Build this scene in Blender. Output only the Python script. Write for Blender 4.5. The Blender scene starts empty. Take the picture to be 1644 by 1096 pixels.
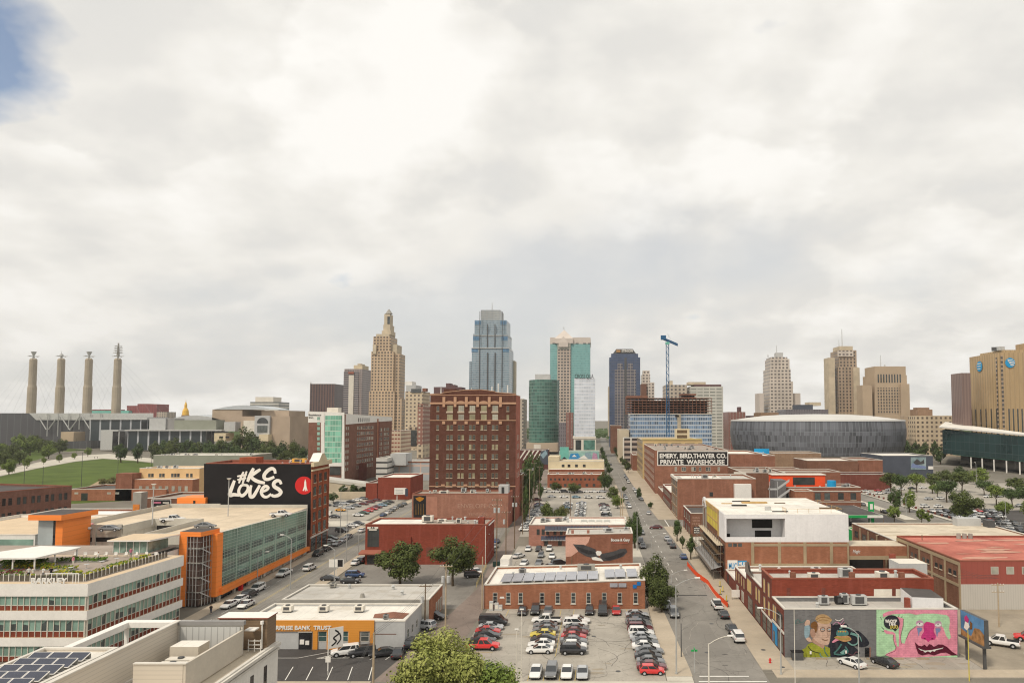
import bpy,math,random
from math import radians,sin,cos,pi,atan2,sqrt
from mathutils import Vector,Matrix
from mathutils.geometry import tessellate_polygon
V=Vector
rnd=random.Random(7)
SC=bpy.context.scene
COL=SC.collection
F=1130.0;CX=962.0;CY=608.0;H=40.0;TH=math.atan(0.0566);CAMY=-2.26
ct,st=cos(TH),sin(TH)
def P(px,py,Y):
 u=(px - CX)/F;v=(CY - py)/F
 t=(Y - CAMY)/(ct - v*st)
 return V((u*t,Y,H+(st+v*ct)*t))
def PZ(py,Y):return P(CX,py,Y).z
def PX(px,Y,z=0):return (px - CX)/F*((Y - CAMY)*ct+(z - H)*st)
def G(px,py,z=0):
 u=(px - CX)/F;v=(CY - py)/F
 t=(z - H)/(st+v*ct)
 return V((u*t,CAMY+(ct - v*st)*t,z))
cam_data=bpy.data.cameras.new('camera');cam=bpy.data.objects.new('camera',cam_data);COL.objects.link(cam)
cam.location=(0,CAMY,H);cam.rotation_euler=(pi/2+TH,0,0)
cam_data.sensor_width=36;cam_data.lens=F/1644*36
cam_data.shift_x=-(CX - 822)/1644;cam_data.shift_y=(CY - 548)/1644
cam_data.clip_start=1;cam_data.clip_end=30000
SC.camera=cam
MATS={}
def _nt(m):
 m.use_nodes=True;nt=m.node_tree
 return nt,nt.nodes,nt.links,nt.nodes['Principled BSDF']
def lin(c):
 return tuple(((x/255)/12.92 if x/255 <=.04045 else ((x/255+.055)/1.055)**2.4) for x in c)
def mth(nt,op,a,b=None):
 n=nt.nodes.new('ShaderNodeMath');n.operation=op
 for i,x in enumerate((a,b)):
  if x is None:continue
  if isinstance(x,(int,float)):n.inputs[i].default_value=x
  else:nt.links.new(x,n.inputs[i])
 return n.outputs[0]
def mixc(nt,fac,a,b,bt='MIX'):
 n=nt.nodes.new('ShaderNodeMix');n.data_type='RGBA';n.blend_type=bt
 for i,x in ((0,fac),(6,a),(7,b)):
  if isinstance(x,(int,float)):n.inputs[i].default_value=x
  elif isinstance(x,tuple):n.inputs[i].default_value=(*x[:3],1)
  else:nt.links.new(x,n.inputs[i])
 return n.outputs[2]
def noise(nt,vec,scale,detail=4,rough=.55,dist=0):
 n=nt.nodes.new('ShaderNodeTexNoise');n.inputs['Scale'].default_value=scale
 n.inputs['Detail'].default_value=detail;n.inputs['Distortion'].default_value=dist;n.inputs['Roughness'].default_value=rough
 if vec is not None:nt.links.new(vec,n.inputs['Vector'])
 return n.outputs['Fac']
def geopos(nt,scale=(1,1,1)):
 g=nt.nodes.new('ShaderNodeNewGeometry');m=nt.nodes.new('ShaderNodeMapping');m.inputs['Scale'].default_value=scale
 nt.links.new(g.outputs['Position'],m.inputs['Vector']);return m.outputs['Vector']
def ramp(nt,fac,lo,hi):
 n=nt.nodes.new('ShaderNodeMapRange');n.inputs[1].default_value=lo;n.inputs[2].default_value=hi
 nt.links.new(fac,n.inputs[0]);return n.outputs[0]
def mat(name,col,rough=.8,var=.18,scale=.25,metal=0,dark=None,streak=0,spec=.12,fine=2.0):
 if name in MATS:return MATS[name]
 m=bpy.data.materials.new(name);nt,N,L,B=_nt(m)
 c=tuple(col);d=dark if dark else tuple(x*(1 - 2.2*var) for x in c);h=tuple(min(.9,x*(1+.9*var)) for x in c)
 out=None
 if var > 0:
  n1=ramp(nt,noise(nt,geopos(nt),scale,6,.6),.32,.68)
  out=mixc(nt,n1,d,h)
  n2=ramp(nt,noise(nt,geopos(nt),fine,3,.7),.3,.7)
  out=mixc(nt,mth(nt,'MULTIPLY',n2,.35),out,tuple(x*.72 for x in c))
  if streak:
   n3=ramp(nt,noise(nt,geopos(nt,(1.6,1.6,.12)),1.0,3),.5,.75)
   out=mixc(nt,mth(nt,'MULTIPLY',n3,streak),out,tuple(x*.5 for x in c))
  if name.startswith('m_') or name=='blackwall':
   uv=N.new('ShaderNodeUVMap').outputs[0];k=N.new('ShaderNodeTexBrick');L.new(uv,k.inputs['Vector']);k.inputs['Scale'].default_value=1;k.inputs['Brick Width'].default_value=.8;k.inputs['Row Height'].default_value=.3;k.inputs['Mortar Size'].default_value=.03
   for q,t in (('Color1',1.0),('Color2',.92),('Mortar',.76)):k.inputs[q].default_value=(t,t,t,1)
   out=mixc(nt,.9,out,k.outputs['Color'],'MULTIPLY');fd=ramp(nt,noise(nt,geopos(nt,(1.3,1.3,.35)),.7,5,.6),.52,.72);out=mixc(nt,mth(nt,'MULTIPLY',fd,.0 if name=='blackwall' else .07),out,(.45,.42,.38))
  L.new(out,B.inputs['Base Color'])
 else:B.inputs['Base Color'].default_value=(*c,1)
 B.inputs['Roughness'].default_value=rough;B.inputs['Metallic'].default_value=metal
 B.inputs['Specular IOR Level'].default_value=spec
 MATS[name]=m;return m
def brick(name,col,var=.16,mortar=.25):
 if name in MATS:return MATS[name]
 m=bpy.data.materials.new(name);nt,N,L,B=_nt(m);col=tuple(x*.88 for x in col)
 uv=N.new('ShaderNodeUVMap').outputs[0]
 b=N.new('ShaderNodeTexBrick');L.new(uv,b.inputs['Vector']);b.inputs['Scale'].default_value=1
 b.inputs['Brick Width'].default_value=.6;b.inputs['Row Height'].default_value=.22;b.inputs['Mortar Size'].default_value=.02
 b.inputs['Color1'].default_value=(*[x*1.12 for x in col],1);b.inputs['Color2'].default_value=(*[x*.8 for x in col],1)
 b.inputs['Mortar'].default_value=(*[x*(1 - mortar)+.25*mortar for x in col],1)
 n1=ramp(nt,noise(nt,geopos(nt,(1,1,1.6)),.22,6,.62),.3,.7)
 o=mixc(nt,mth(nt,'MULTIPLY',n1,.8),b.outputs['Color'],tuple(x*(1 - 2.2*var) for x in col))
 n3=ramp(nt,noise(nt,geopos(nt,(1.2,1.2,.15)),.8,3),.52,.75)
 o=mixc(nt,mth(nt,'MULTIPLY',n3,.35),o,tuple(min(.8,x*1.35+.03) for x in col))
 L.new(o,B.inputs['Base Color']);B.inputs['Roughness'].default_value=.9;B.inputs['Specular IOR Level'].default_value=.1
 MATS[name]=m;return m
def glassm(name,col,rough=.08,var=.3,cell=None):
 if name in MATS:return MATS[name]
 m=bpy.data.materials.new(name);nt,N,L,B=_nt(m)
 n1=ramp(nt,noise(nt,geopos(nt,(.6,.6,.5)),.5 if cell is None else cell,3),.35,.65)
 L.new(mixc(nt,n1,tuple(x*(1 - var) for x in col),tuple(x*(1+var) for x in col)),B.inputs['Base Color'])
 B.inputs['Roughness'].default_value=rough;B.inputs['Specular IOR Level'].default_value=.8
 MATS[name]=m;return m
def facade(name,wall,glass,bay=3,floor=3.6,ww=.5,wh=.5,ou=0,ov=0,var=.35,spandrel=None,sp=.0,pier=0,pcol=None,grough=.15,metal=0,wallvar=.12):
 if name in MATS:return MATS[name]
 m=bpy.data.materials.new(name);nt,N,L,B=_nt(m)
 s=N.new('ShaderNodeSeparateXYZ');L.new(N.new('ShaderNodeUVMap').outputs[0],s.inputs[0])
 U=mth(nt,'DIVIDE',mth(nt,'ADD',s.outputs[0],ou),bay);W=mth(nt,'DIVIDE',mth(nt,'ADD',s.outputs[1],ov),floor)
 fu=mth(nt,'ABSOLUTE',mth(nt,'SUBTRACT',mth(nt,'FRACT',U),.5));fw=mth(nt,'ABSOLUTE',mth(nt,'SUBTRACT',mth(nt,'FRACT',W),.5))
 mu=mth(nt,'LESS_THAN',fu,ww/2);mw=mth(nt,'LESS_THAN',fw,wh/2);msk=mth(nt,'MULTIPLY',mu,mw)
 cb=N.new('ShaderNodeCombineXYZ');L.new(mth(nt,'FLOOR',U),cb.inputs[0]);L.new(mth(nt,'FLOOR',W),cb.inputs[1])
 wn=N.new('ShaderNodeTexWhiteNoise');wn.noise_dimensions='2D';L.new(cb.outputs[0],wn.inputs['Vector'])
 g=mixc(nt,wn.outputs['Value'],tuple(x*(1 - var) for x in glass),tuple(min(.8,x*(1+var)) for x in glass))
 n1=ramp(nt,noise(nt,geopos(nt,(1,1,.5)),.03,4),.35,.65)
 if var > .2:g=mixc(nt,mth(nt,'MULTIPLY',n1,.5),g,tuple(min(.9,x*1.5+.01) for x in glass))
 wc=mixc(nt,ramp(nt,noise(nt,geopos(nt,(1,1,.3)),.08,5),.3,.7),tuple(x*(1 - wallvar*1.6) for x in wall),tuple(min(.9,x*(1+wallvar)) for x in wall))
 if spandrel:wc=mixc(nt,mu,wc,spandrel)
 if pier:wc=mixc(nt,mth(nt,'LESS_THAN',mth(nt,'ABSOLUTE',mth(nt,'SUBTRACT',mth(nt,'FRACT',mth(nt,'DIVIDE',s.outputs[0],pier)),.5)),.07),wc,pcol or wall)
 L.new(mixc(nt,msk,wc,g),B.inputs['Base Color'])
 L.new(mth(nt,'SUBTRACT',.85,mth(nt,'MULTIPLY',msk,.85 - grough)),B.inputs['Roughness'])
 B.inputs['Specular IOR Level'].default_value=.5;B.inputs['Metallic'].default_value=metal
 MATS[name]=m;return m
class M:
 def __init__(s):s.v=[];s.f=[];s.m=[];s.uv=[];s.mats=[];s.T=None;s.sm=False
 def mi(s,m):
  if isinstance(m,str):m=MATS[m]
  if m not in s.mats:s.mats.append(m)
  return s.mats.index(m)
 def face(s,pts,m,uv=None):
  i=len(s.v);s.v+=[tuple(s.T @ V(p)) if s.T else tuple(p) for p in pts]
  s.f.append(tuple(range(i,i+len(pts))));s.m.append(s.mi(m));s.uv.append(uv or [(0,0)]*len(pts));return s
 def box(s,x0,x1,y0,y1,z0,z1,m,top=None,bottom=True):
  a,b,c,d=(x0,y0),(x1,y0),(x1,y1),(x0,y1)
  for p,q,w in ((a,b,x1 - x0),(b,c,y1 - y0),(c,d,x1 - x0),(d,a,y1 - y0)):
   s.face([(*p,z0),(*q,z0),(*q,z1),(*p,z1)],m,[(0,z0),(w,z0),(w,z1),(0,z1)])
  s.face([(*a,z1),(*b,z1),(*c,z1),(*d,z1)],top or m,[a,b,c,d])
  if bottom:s.face([(*d,z0),(*c,z0),(*b,z0),(*a,z0)],m)
  return s
 def walls(s,poly,z0,z1,m,closed=True,u0=0):
  n=len(poly);zs=z1 if isinstance(z1,(list,tuple)) else [z1]*n;zb=z0 if isinstance(z0,(list,tuple)) else [z0]*n
  u=u0
  for i in range(n if closed else n - 1):
   j=(i+1) % n;p,q=poly[i],poly[j];w=sqrt((q[0] - p[0])**2+(q[1] - p[1])**2)
   mm=m[i % len(m)] if isinstance(m,(list,tuple)) else m
   s.face([(p[0],p[1],zb[i]),(q[0],q[1],zb[j]),(q[0],q[1],zs[j]),(p[0],p[1],zs[i])],mm,[(u,zb[i]),(u+w,zb[j]),(u+w,zs[j]),(u,zs[i])])
   u=0 if isinstance(m,(list,tuple)) else u+w
  return s
 def flat(s,poly,z,m):
  zs=z if isinstance(z,(list,tuple)) else [z]*len(poly)
  pts=[(p[0],p[1],zz) for p,zz in zip(poly,zs)]
  if len(pts) <=4:return s.face(pts,m,[(p[0],p[1]) for p in poly])
  return s.poly(pts,m)
 def poly(s,pts,m):
  pts=[V(p) for p in pts];nrm=V((0,0,0))
  for i in range(len(pts)):nrm+=pts[i].cross(pts[(i+1) % len(pts)])
  for t in tessellate_polygon([pts]):
   a,b,c=[pts[i] for i in t]
   if (b - a).cross(c - a).dot(nrm) < 0:b,c=c,b
   s.face([a,b,c],m,[(p.x,p.z) for p in (a,b,c)])
  return s
 def prism(s,poly,z0,z1,m,top=None,bottom=False):
  s.walls(poly,z0,z1,m);mt=top or (m[0] if isinstance(m,(list,tuple)) else m);s.flat(poly,z1,mt)
  if bottom:s.flat(poly[::-1],z0,mt)
  return s
 def cyl(s,x,y,z0,z1,r0,r1,m,n=10,cap=True):
  a=[(cos(2*pi*i/n),sin(2*pi*i/n)) for i in range(n)]
  for i in range(n):
   p,q=a[i],a[(i+1) % n];w=2*pi*r0/n
   s.face([(x+p[0]*r0,y+p[1]*r0,z0),(x+q[0]*r0,y+q[1]*r0,z0),(x+q[0]*r1,y+q[1]*r1,z1),(x+p[0]*r1,y+p[1]*r1,z1)],m,[(i*w,z0),(i*w+w,z0),(i*w+w,z1),(i*w,z1)])
  if cap:s.face([(x+p[0]*r1,y+p[1]*r1,z1) for p in a],m);s.face([(x+p[0]*r0,y+p[1]*r0,z0) for p in a[::-1]],m)
  return s
 def tube(s,pts,r,m,n=6):
  rings=[];pts=[V(p) for p in pts]
  for i,p in enumerate(pts):
   d=(pts[min(i+1,len(pts) - 1)] - pts[max(i - 1,0)]).normalized()
   a=d.cross(V((0,0,1))) if abs(d.z) < .9 else d.cross(V((1,0,0)));a.normalize();b=d.cross(a)
   rr=r[i] if isinstance(r,(list,tuple)) else r
   rings.append([p+(a*cos(2*pi*k/n)+b*sin(2*pi*k/n))*rr for k in range(n)])
  for i in range(len(rings) - 1):
   for k in range(n):s.face([rings[i][k],rings[i+1][k],rings[i+1][(k+1) % n],rings[i][(k+1) % n]],m)
  s.face(rings[0],m);s.face(rings[-1][::-1],m);return s
 def mesh(s,name):
  me=bpy.data.meshes.new(name);me.from_pydata(s.v,[],s.f)
  for m in s.mats:me.materials.append(m)
  me.polygons.foreach_set('material_index',s.m)
  ul=me.uv_layers.new(name='UVMap');fl=[]
  for u in s.uv:
   for a in u:fl+=[float(a[0]),float(a[1])]
  ul.data.foreach_set('uv',fl)
  if s.sm:me.polygons.foreach_set('use_smooth',[True]*len(s.f))
  me.update()
  return me
 def build(s,name,parent=None,loc=None):return link(name,s.mesh(name),parent,loc)
def link(name,data,parent=None,loc=None,rz=None):
 o=bpy.data.objects.new(name,data);COL.objects.link(o)
 if parent is not None:o.parent=parent
 if loc is not None:o.location=loc
 if rz is not None:o.rotation_euler=(0,0,rz)
 return o
def tag(o,label=None,cat=None,group=None,kind=None):
 if label:o['label']=label
 if cat:o['category']=cat
 if group:o['group']=group
 if kind:o['kind']=kind
 return o
def thing(name,label,cat,loc=(0,0,0),rz=0,group=None):
 return tag(link(name,None,None,loc,rz),label,cat,group)
def inset(poly,d):
 n=len(poly);out=[]
 for i in range(n):
  p0,p1,p2=V(poly[i - 1][:2]),V(poly[i][:2]),V(poly[(i+1) % n][:2])
  a=(p1 - p0).normalized();b=(p2 - p1).normalized();na=V((-a.y,a.x));nb=V((-b.y,b.x))
  k=(na+nb);k=k/max(.3,k.dot(na)) ;out.append((p1.x+k.x*d,p1.y+k.y*d))
 return out
def rect(x0,x1,y0,y1):return [(x0,y0),(x1,y0),(x1,y1),(x0,y1)]
def bld(name,label,poly,z1,wall,roof='roof_grey',cap='coping',par=.7,cat='building',group=None,z0=0):
 c=V((sum(p[0] for p in poly)/len(poly),sum(p[1] for p in poly)/len(poly),z0))
 R=thing(name,label,cat,c,0,group)
 n=len(poly);zs=list(z1) if isinstance(z1,(list,tuple)) else [z1]*n
 loc=[(p[0] - c.x,p[1] - c.y) for p in poly];zl=[z - z0 for z in zs]
 inn=inset(loc,.3)
 w=M();w.walls(loc,0,zl,wall)
 m0=wall[0] if isinstance(wall,(list,tuple)) else wall
 w.walls(inn[::-1],[z - par for z in zl[::-1]],zl[::-1],m0);w.build('wall',R)
 r=M();r.flat(inn,[z - par for z in zl],roof);r.build('roof',R)
 o=inset(loc,-.06);i2=inset(loc,.36);k=M()
 for i in range(n):
  j=(i+1) % n
  k.face([(*o[i],zl[i]+.09),(*o[j],zl[j]+.09),(*i2[j],zl[j]+.09),(*i2[i],zl[i]+.09)],cap)
  k.face([(*o[i],zl[i] - .12),(*o[j],zl[j] - .12),(*o[j],zl[j]+.09),(*o[i],zl[i]+.09)],cap)
  k.face([(*i2[j],zl[j] - .1),(*i2[i],zl[i] - .1),(*i2[i],zl[i]+.09),(*i2[j],zl[j]+.09)],cap)
  k.face([(*o[i],zl[i] - .12),(*inset(loc,.02)[i],zl[i] - .12),(*inset(loc,.02)[j],zl[j] - .12),(*o[j],zl[j] - .12)],cap)
 k.build('coping',R)
 R['_z']=0.0;del R['_z']
 return R
def put(R,mesh,name):
 o=mesh.build(name,R);o.location=-R.location;return o
class Face:
 def __init__(s,a,b):
  s.a=V((a[0],a[1],0));s.b=V((b[0],b[1],0));s.d=(s.b - s.a);s.len=s.d.length;s.d.normalize()
  s.n=V((s.d.y,-s.d.x,0));s.rz=atan2(s.d.y,s.d.x)
 def pt(s,u,z,off=0):return s.a+s.d*u+s.n*off+V((0,0,z))
 def T(s):return Matrix.Translation(s.a) @ Matrix.Rotation(s.rz,4,'Z')
_win={}
def winmesh(w,h,kind,k):
 key=(round(w,2),round(h,2),kind,k)
 if key in _win:return _win[key]
 fr,gl,sill,rows,cols,head=WK[kind]
 gl=gl[k % len(gl)];b=M();t=.09 if w > .9 else .07
 b.box(-w/2,w/2,-.05,.02,0,t,fr);b.box(-w/2,w/2,-.05,.02,h - t,h,fr)
 b.box(-w/2,-w/2+t,-.05,.02,t,h - t,fr);b.box(w/2 - t,w/2,-.05,.02,t,h - t,fr)
 pn=M();pn.face([(-w/2+t,-.015,t),(w/2 - t,-.015,t),(w/2 - t,-.015,h - t),(-w/2+t,-.015,h - t)],gl);sl_=None
 for i in range(1,rows):b.box(-w/2+t,w/2 - t,-.04,0,h*i/rows - .03,h*i/rows+.03,fr)
 for i in range(1,cols):b.box(-w/2+w*i/cols - .03,-w/2+w*i/cols+.03,-.036,0,t,h - t,fr)
 if sill:sl_=M();sl_.box(-w/2 - .1,w/2+.1,-.16,.02,-.2,0,sill);sl_=sl_.mesh('sill')
 if head:b.box(-w/2 - .08,w/2+.08,-.1,.02,h,h+.22,head)
 me=(b.mesh('window'),pn.mesh('pane'),sl_)
 _win[key]=me;return me
WK={}
def windows(R,face,us,zs,w,h,kind,name='window'):
 n=0
 for z in zs:
  for u in us:
   me=winmesh(w,h,kind,rnd.randrange(6))
   o=link(name,me[0],R,face.pt(u,z,.012) - R.location,face.rz);link('pane',me[1],o);n+=1
   if me[2]:link('sill',me[2],o)
 return n
def lettering(txt,size,m,parent=None,T=None,ext=.05,off=.0,shear=0,sx=1,name='lettering',space=1.0):
 cu=bpy.data.curves.new('t','FONT');cu.body=txt;cu.size=size;cu.extrude=ext;cu.offset=off;cu.shear=shear
 cu.align_x='CENTER';cu.resolution_u=3;cu.space_character=space
 o=bpy.data.objects.new('t',cu);me=bpy.data.meshes.new_from_object(o);bpy.data.objects.remove(o)
 me.materials.clear();me.materials.append(MATS[m] if isinstance(m,str) else m)
 A=(T or Matrix()) @ Matrix.Rotation(pi/2,4,'X') @ Matrix.Diagonal((sx,1,1,1))
 me.transform(A)
 q=link(name,me,parent)
 if parent is not None:q.location=-parent.location
 return q
def stroke(b,pts,w,m,at,layer):
 n=len(pts);L=[]
 for i in range(n):
  p0=V(pts[max(i - 1,0)]);p1=V(pts[min(i+1,n - 1)]);d=(p1 - p0);d.normalize();nn=V((-d.y,d.x))
  ww=(w[i] if isinstance(w,(list,tuple)) else w)/2
  L.append((V(pts[i])+nn*ww,V(pts[i]) - nn*ww))
 for i in range(n - 1):
  b.face([at(*L[i][0],layer),at(*L[i][1],layer),at(*L[i+1][1],layer),at(*L[i+1][0],layer)],m)
def spline(pts,k=6):
 out=[];n=len(pts)
 for i in range(n - 1):
  p0,p1,p2,p3=V(pts[max(i - 1,0)]),V(pts[i]),V(pts[i+1]),V(pts[min(i+2,n - 1)])
  for j in range(k):
   t=j/k;out.append(tuple(.5*((2*p1)+(p2 - p0)*t+(2*p0 - 5*p1+4*p2 - p3)*t*t+(3*p1 - p0 - 3*p2+p3)*t**3)))
 out.append(tuple(pts[-1]));return out
for n,c,r,v,sc in [
 ('walk',(.47,.395,.30),.9,.08,.15),('walk_pale',(.56,.52,.44),.9,.08,.15),('kerb',(.42,.38,.32),.9,.06,.3),
 ('gravel',(.36,.31,.24),.95,.15,.12),('city',(.22,.20,.165),.95,.16,.03),
 ('lawn',(.095,.135,.028),.95,.16,.05),('earth',(.40,.30,.19),.95,.15,.08),
 ('roof_red',(.42,.10,.075),.85,.15,.07),('roof_dark',(.11,.10,.095),.9,.15,.15),
 ('concrete',(.58,.55,.48),.85,.08,.15),('conc_dk',(.36,.34,.30),.9,.1,.2),
 ('coping',(.68,.64,.57),.7,.08,.5),('cop_dk',(.26,.22,.19),.8,.1,.5),('cop_red',(.33,.12,.08),.8,.1,.5),
 ('white',(.82,.79,.735),.6,.04,.3),('offwhite',(.74,.69,.60),.7,.05,.3),('metal',(.52,.52,.50),.45,.1,.8),('metal_dk',(.10,.10,.10),.5,.1,.8),
 ('tan_siding',(.60,.54,.45),.7,.04,.3),('tan',(.60,.50,.35),.8,.08,.15),('orange',(.86,.25,.045),.55,.03,.2),
 ('black',(.03,.028,.028),.8,.1,.2),('blackwall',(.026,.024,.026),.85,.12,.15),('stone',(.58,.49,.36),.85,.1,.1),
 ('wood',(.16,.105,.06),.6,.2,.8),('steel_pole',(.42,.42,.40),.5,.05,1),('pole_wood',(.20,.14,.09),.9,.15,2),('pole_light',(.48,.38,.26),.8,.1,2),
 ('yellowpaint',(.58,.45,.18),.8,.08,1),('linepaint',(.78,.76,.70),.8,.08,1),('red',(.60,.03,.03),.5,.04,1),('redorange',(.85,.10,.03),.6,.05,.5),
 ('green',(.03,.36,.10),.5,.04,.5),('blue',(.02,.18,.50),.5,.04,1),('skyblue',(.02,.32,.62),.45,.05,.5),('navy',(.06,.07,.10),.7,.1,.3),
 ('bark',(.10,.075,.05),.95,.2,2),('yellow',(.66,.54,.10),.7,.1,.4),('plywood',(.55,.36,.15),.85,.12,.8),('gold',(.85,.52,.10),.3,.05,.3),
 ('scaf',(.24,.21,.18),.5,.1,1),('rust',(.26,.125,.085),.9,.15,.3),('bluesteel',(.03,.12,.25),.5,.05,.5),('grey',(.30,.29,.28),.8,.06,.3),
 ('ltgrey',(.50,.50,.49),.7,.05,.3),('teal',(.18,.50,.42),.6,.08,.3),('cream',(.66,.56,.38),.8,.05,.3),('pinkbrick_trim',(.55,.33,.21),.8,.05,.5),
 ('skin',(.55,.33,.22),.6,0,1),('plant',(.12,.20,.03),.9,.3,.6),('yplant',(.36,.33,.03),.9,.3,.7),('redplant',(.17,.03,.03),.9,.3,.9)]:
 mat(n,c,r,v,sc)
def woodpanel(name,col):
 m=mat(name,col,.5,.25,.5);return m
def pave_mat(name,col,tracks=.35,patch=.5):
 m=bpy.data.materials.new(name);nt,N,L,B=_nt(m)
 a=ramp(nt,noise(nt,geopos(nt),.09,7,.62),.34,.66);o=mixc(nt,a,tuple(x*.80 for x in col),tuple(x*1.14 for x in col))
 t=ramp(nt,noise(nt,geopos(nt,(.9,.045,1)),1.0,5,.6),.50,.72);o=mixc(nt,mth(nt,'MULTIPLY',t,tracks),o,tuple(x*.62 for x in col))
 f=ramp(nt,noise(nt,geopos(nt),1.6,5,.7),.45,.75);o=mixc(nt,mth(nt,'MULTIPLY',f,.45),o,tuple(x*.70 for x in col))
 v=N.new('ShaderNodeTexVoronoi');v.inputs['Scale'].default_value=.11;v.distance='CHEBYCHEV';L.new(geopos(nt,(1,.55,1)),v.inputs['Vector'])
 s=N.new('ShaderNodeSeparateXYZ');L.new(v.outputs['Color'],s.inputs[0]);k=mth(nt,'GREATER_THAN',s.outputs[0],.78);o=mixc(nt,mth(nt,'MULTIPLY',k,patch),o,tuple(x*.74 for x in col))
 e=N.new('ShaderNodeTexVoronoi');e.feature='DISTANCE_TO_EDGE';e.inputs['Scale'].default_value=.22
 w=N.new('ShaderNodeVectorMath');w.operation='ADD';q=N.new('ShaderNodeTexNoise');q.inputs['Scale'].default_value=.8;L.new(geopos(nt),q.inputs['Vector']);L.new(geopos(nt),w.inputs[0]);L.new(q.outputs['Color'],w.inputs[1]);L.new(w.outputs[0],e.inputs['Vector'])
 c=mth(nt,'LESS_THAN',e.outputs['Distance'],.006);o=mixc(nt,mth(nt,'MULTIPLY',c,.55),o,tuple(x*.45 for x in col))
 L.new(o,B.inputs['Base Color']);B.inputs['Roughness'].default_value=.92;B.inputs['Specular IOR Level'].default_value=.2;MATS[name]=m
def roof_mat(name,col,pitch=2.7,pond=.45):
 m=bpy.data.materials.new(name);nt,N,L,B=_nt(m)
 s=N.new('ShaderNodeSeparateXYZ');L.new(geopos(nt),s.inputs[0]);k=mth(nt,'LESS_THAN',mth(nt,'FRACT',mth(nt,'DIVIDE',s.outputs[0],pitch)),.05)
 a=ramp(nt,noise(nt,geopos(nt),.14,7,.65),.36,.64);o=mixc(nt,a,tuple(x*.84 for x in col),tuple(min(.88,x*1.08) for x in col))
 p=ramp(nt,noise(nt,geopos(nt,(.6,1,1)),.33,4,.55),.56,.66);o=mixc(nt,mth(nt,'MULTIPLY',p,pond),o,(col[0]*.62,col[1]*.56,col[2]*.48))
 f=ramp(nt,noise(nt,geopos(nt),2.4,4,.7),.5,.8);o=mixc(nt,mth(nt,'MULTIPLY',f,.4),o,tuple(x*.66 for x in col));o=mixc(nt,mth(nt,'MULTIPLY',k,.35),o,tuple(x*.6 for x in col))
 L.new(o,B.inputs['Base Color']);B.inputs['Roughness'].default_value=.85;MATS[name]=m
pave_mat('asphalt',(.25,.232,.205));pave_mat('asphalt_dark',(.082,.076,.072),.15,.3);pave_mat('lot',(.385,.352,.30),.2,.45);pave_mat('alley',(.25,.20,.17),.3,.5)
roof_mat('roof_white',(.76,.72,.645));roof_mat('roof_grey',(.48,.455,.41));roof_mat('roof_tan',(.60,.52,.40));roof_mat('roof_gravel',(.34,.28,.23));roof_mat('deck',(.63,.52,.38),9,.15)
woodpanel('orangewood',(.62,.24,.035))
for n,c in [('br_dark',(.15,.058,.037)),('br_red',(.32,.08,.048)),('br_orange',(.43,.18,.10)),('br_brown',(.25,.118,.073)),('br_salmon',(.48,.17,.115)),
             ('br_mid',(.31,.13,.08)),('br_deep',(.22,.065,.045)),('br_pink',(.50,.235,.175)),('br_tan',(.38,.24,.15))]:brick(n,c)
brick('br_paint',(.285,.068,.042),.10,.03)
brick('br_grey',(.20,.195,.195),.05,.06)
glassm('g_dark',(.045,.05,.05));glassm('g_mid',(.10,.115,.11));glassm('g_blind',(.34,.33,.27),.3);glassm('g_green',(.10,.22,.18));glassm('g_greenlt',(.26,.42,.34),.15)
glassm('g_deepgreen',(.05,.10,.095));glassm('g_yel',(.30,.27,.16),.3);glassm('g_black',(.02,.02,.022))
mat('sill',(.58,.48,.36),.8,.05,1);mat('wframe',(.55,.52,.46),.7,0);mat('wframe_dk',(.07,.06,.055),.7,0);mat('wframe_tan',(.26,.20,.13),.7,0)
mat('solar',(.030,.035,.06),.2,.1,1,spec=.8);mat('solar_lt',(.37,.375,.41),.25,.08,.4,spec=.8)
def corr(name,col,axis='u',period=.9,amt=.35):
 m=bpy.data.materials.new(name);nt,N,L,B=_nt(m)
 s=N.new('ShaderNodeSeparateXYZ');L.new(N.new('ShaderNodeUVMap').outputs[0],s.inputs[0])
 f=mth(nt,'FRACT',mth(nt,'DIVIDE',s.outputs[0 if axis=='u' else 1],period))
 k=mth(nt,'LESS_THAN',f,.16)
 L.new(mixc(nt,mth(nt,'MULTIPLY',k,amt),col,tuple(x*.45 for x in col)),B.inputs['Base Color']);B.inputs['Roughness'].default_value=.6
 MATS[name]=m
corr('corr_tan',(.54,.48,.40));corr('siding',(.61,.545,.455),'v',.45);corr('siding_g',(.56,.53,.47),'v',.35);corr('panel_or',(.90,.25,.04),'v',1.1,.18);corr('slats',(.52,.52,.50),'u',.8,.6)
corr('wood_hz',(.20,.135,.08),'v',.4,.35);corr('conc_v',(.60,.57,.50),'u',3.2,.25);corr('woodo',(.66,.27,.035),'v',.3,.25)
WK.update({
 'hotel':('wframe_tan',['g_mid','g_dark','g_yel','g_dark','g_dark','g_mid'],'sill',2,2,None),'hotel_top':('wframe_tan',['g_yel','g_blind','g_yel'],None,2,3,None),
 'single':('wframe',['g_mid','g_dark','g_blind'],'sill',2,1,None),'arch':('wframe',['g_dark','g_dark','g_black'],'wframe',3,1,None),
 'dark':('wframe_dk',['g_dark','g_black','g_dark'],None,2,1,None),'rocket':('wframe_dk',['g_dark','g_deepgreen','g_dark'],'sill',2,2,None),
 'plain':('wframe_dk',['g_dark','g_mid','g_dark'],'sill',1,2,None),'board':('cop_dk',['plyw','plyw','plyw'],None,1,1,None),'store':('wframe_dk',['g_dark','g_black','g_dark'],None,2,4,None),
 'white':('wframe',['g_blind','g_blind','g_blind'],None,1,1,None),'bank':('wframe',['g_deepgreen','g_mid','g_deepgreen'],None,2,1,None),'reddoor':('cop_red',['reddoor']*3,None,1,1,None)})
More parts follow.
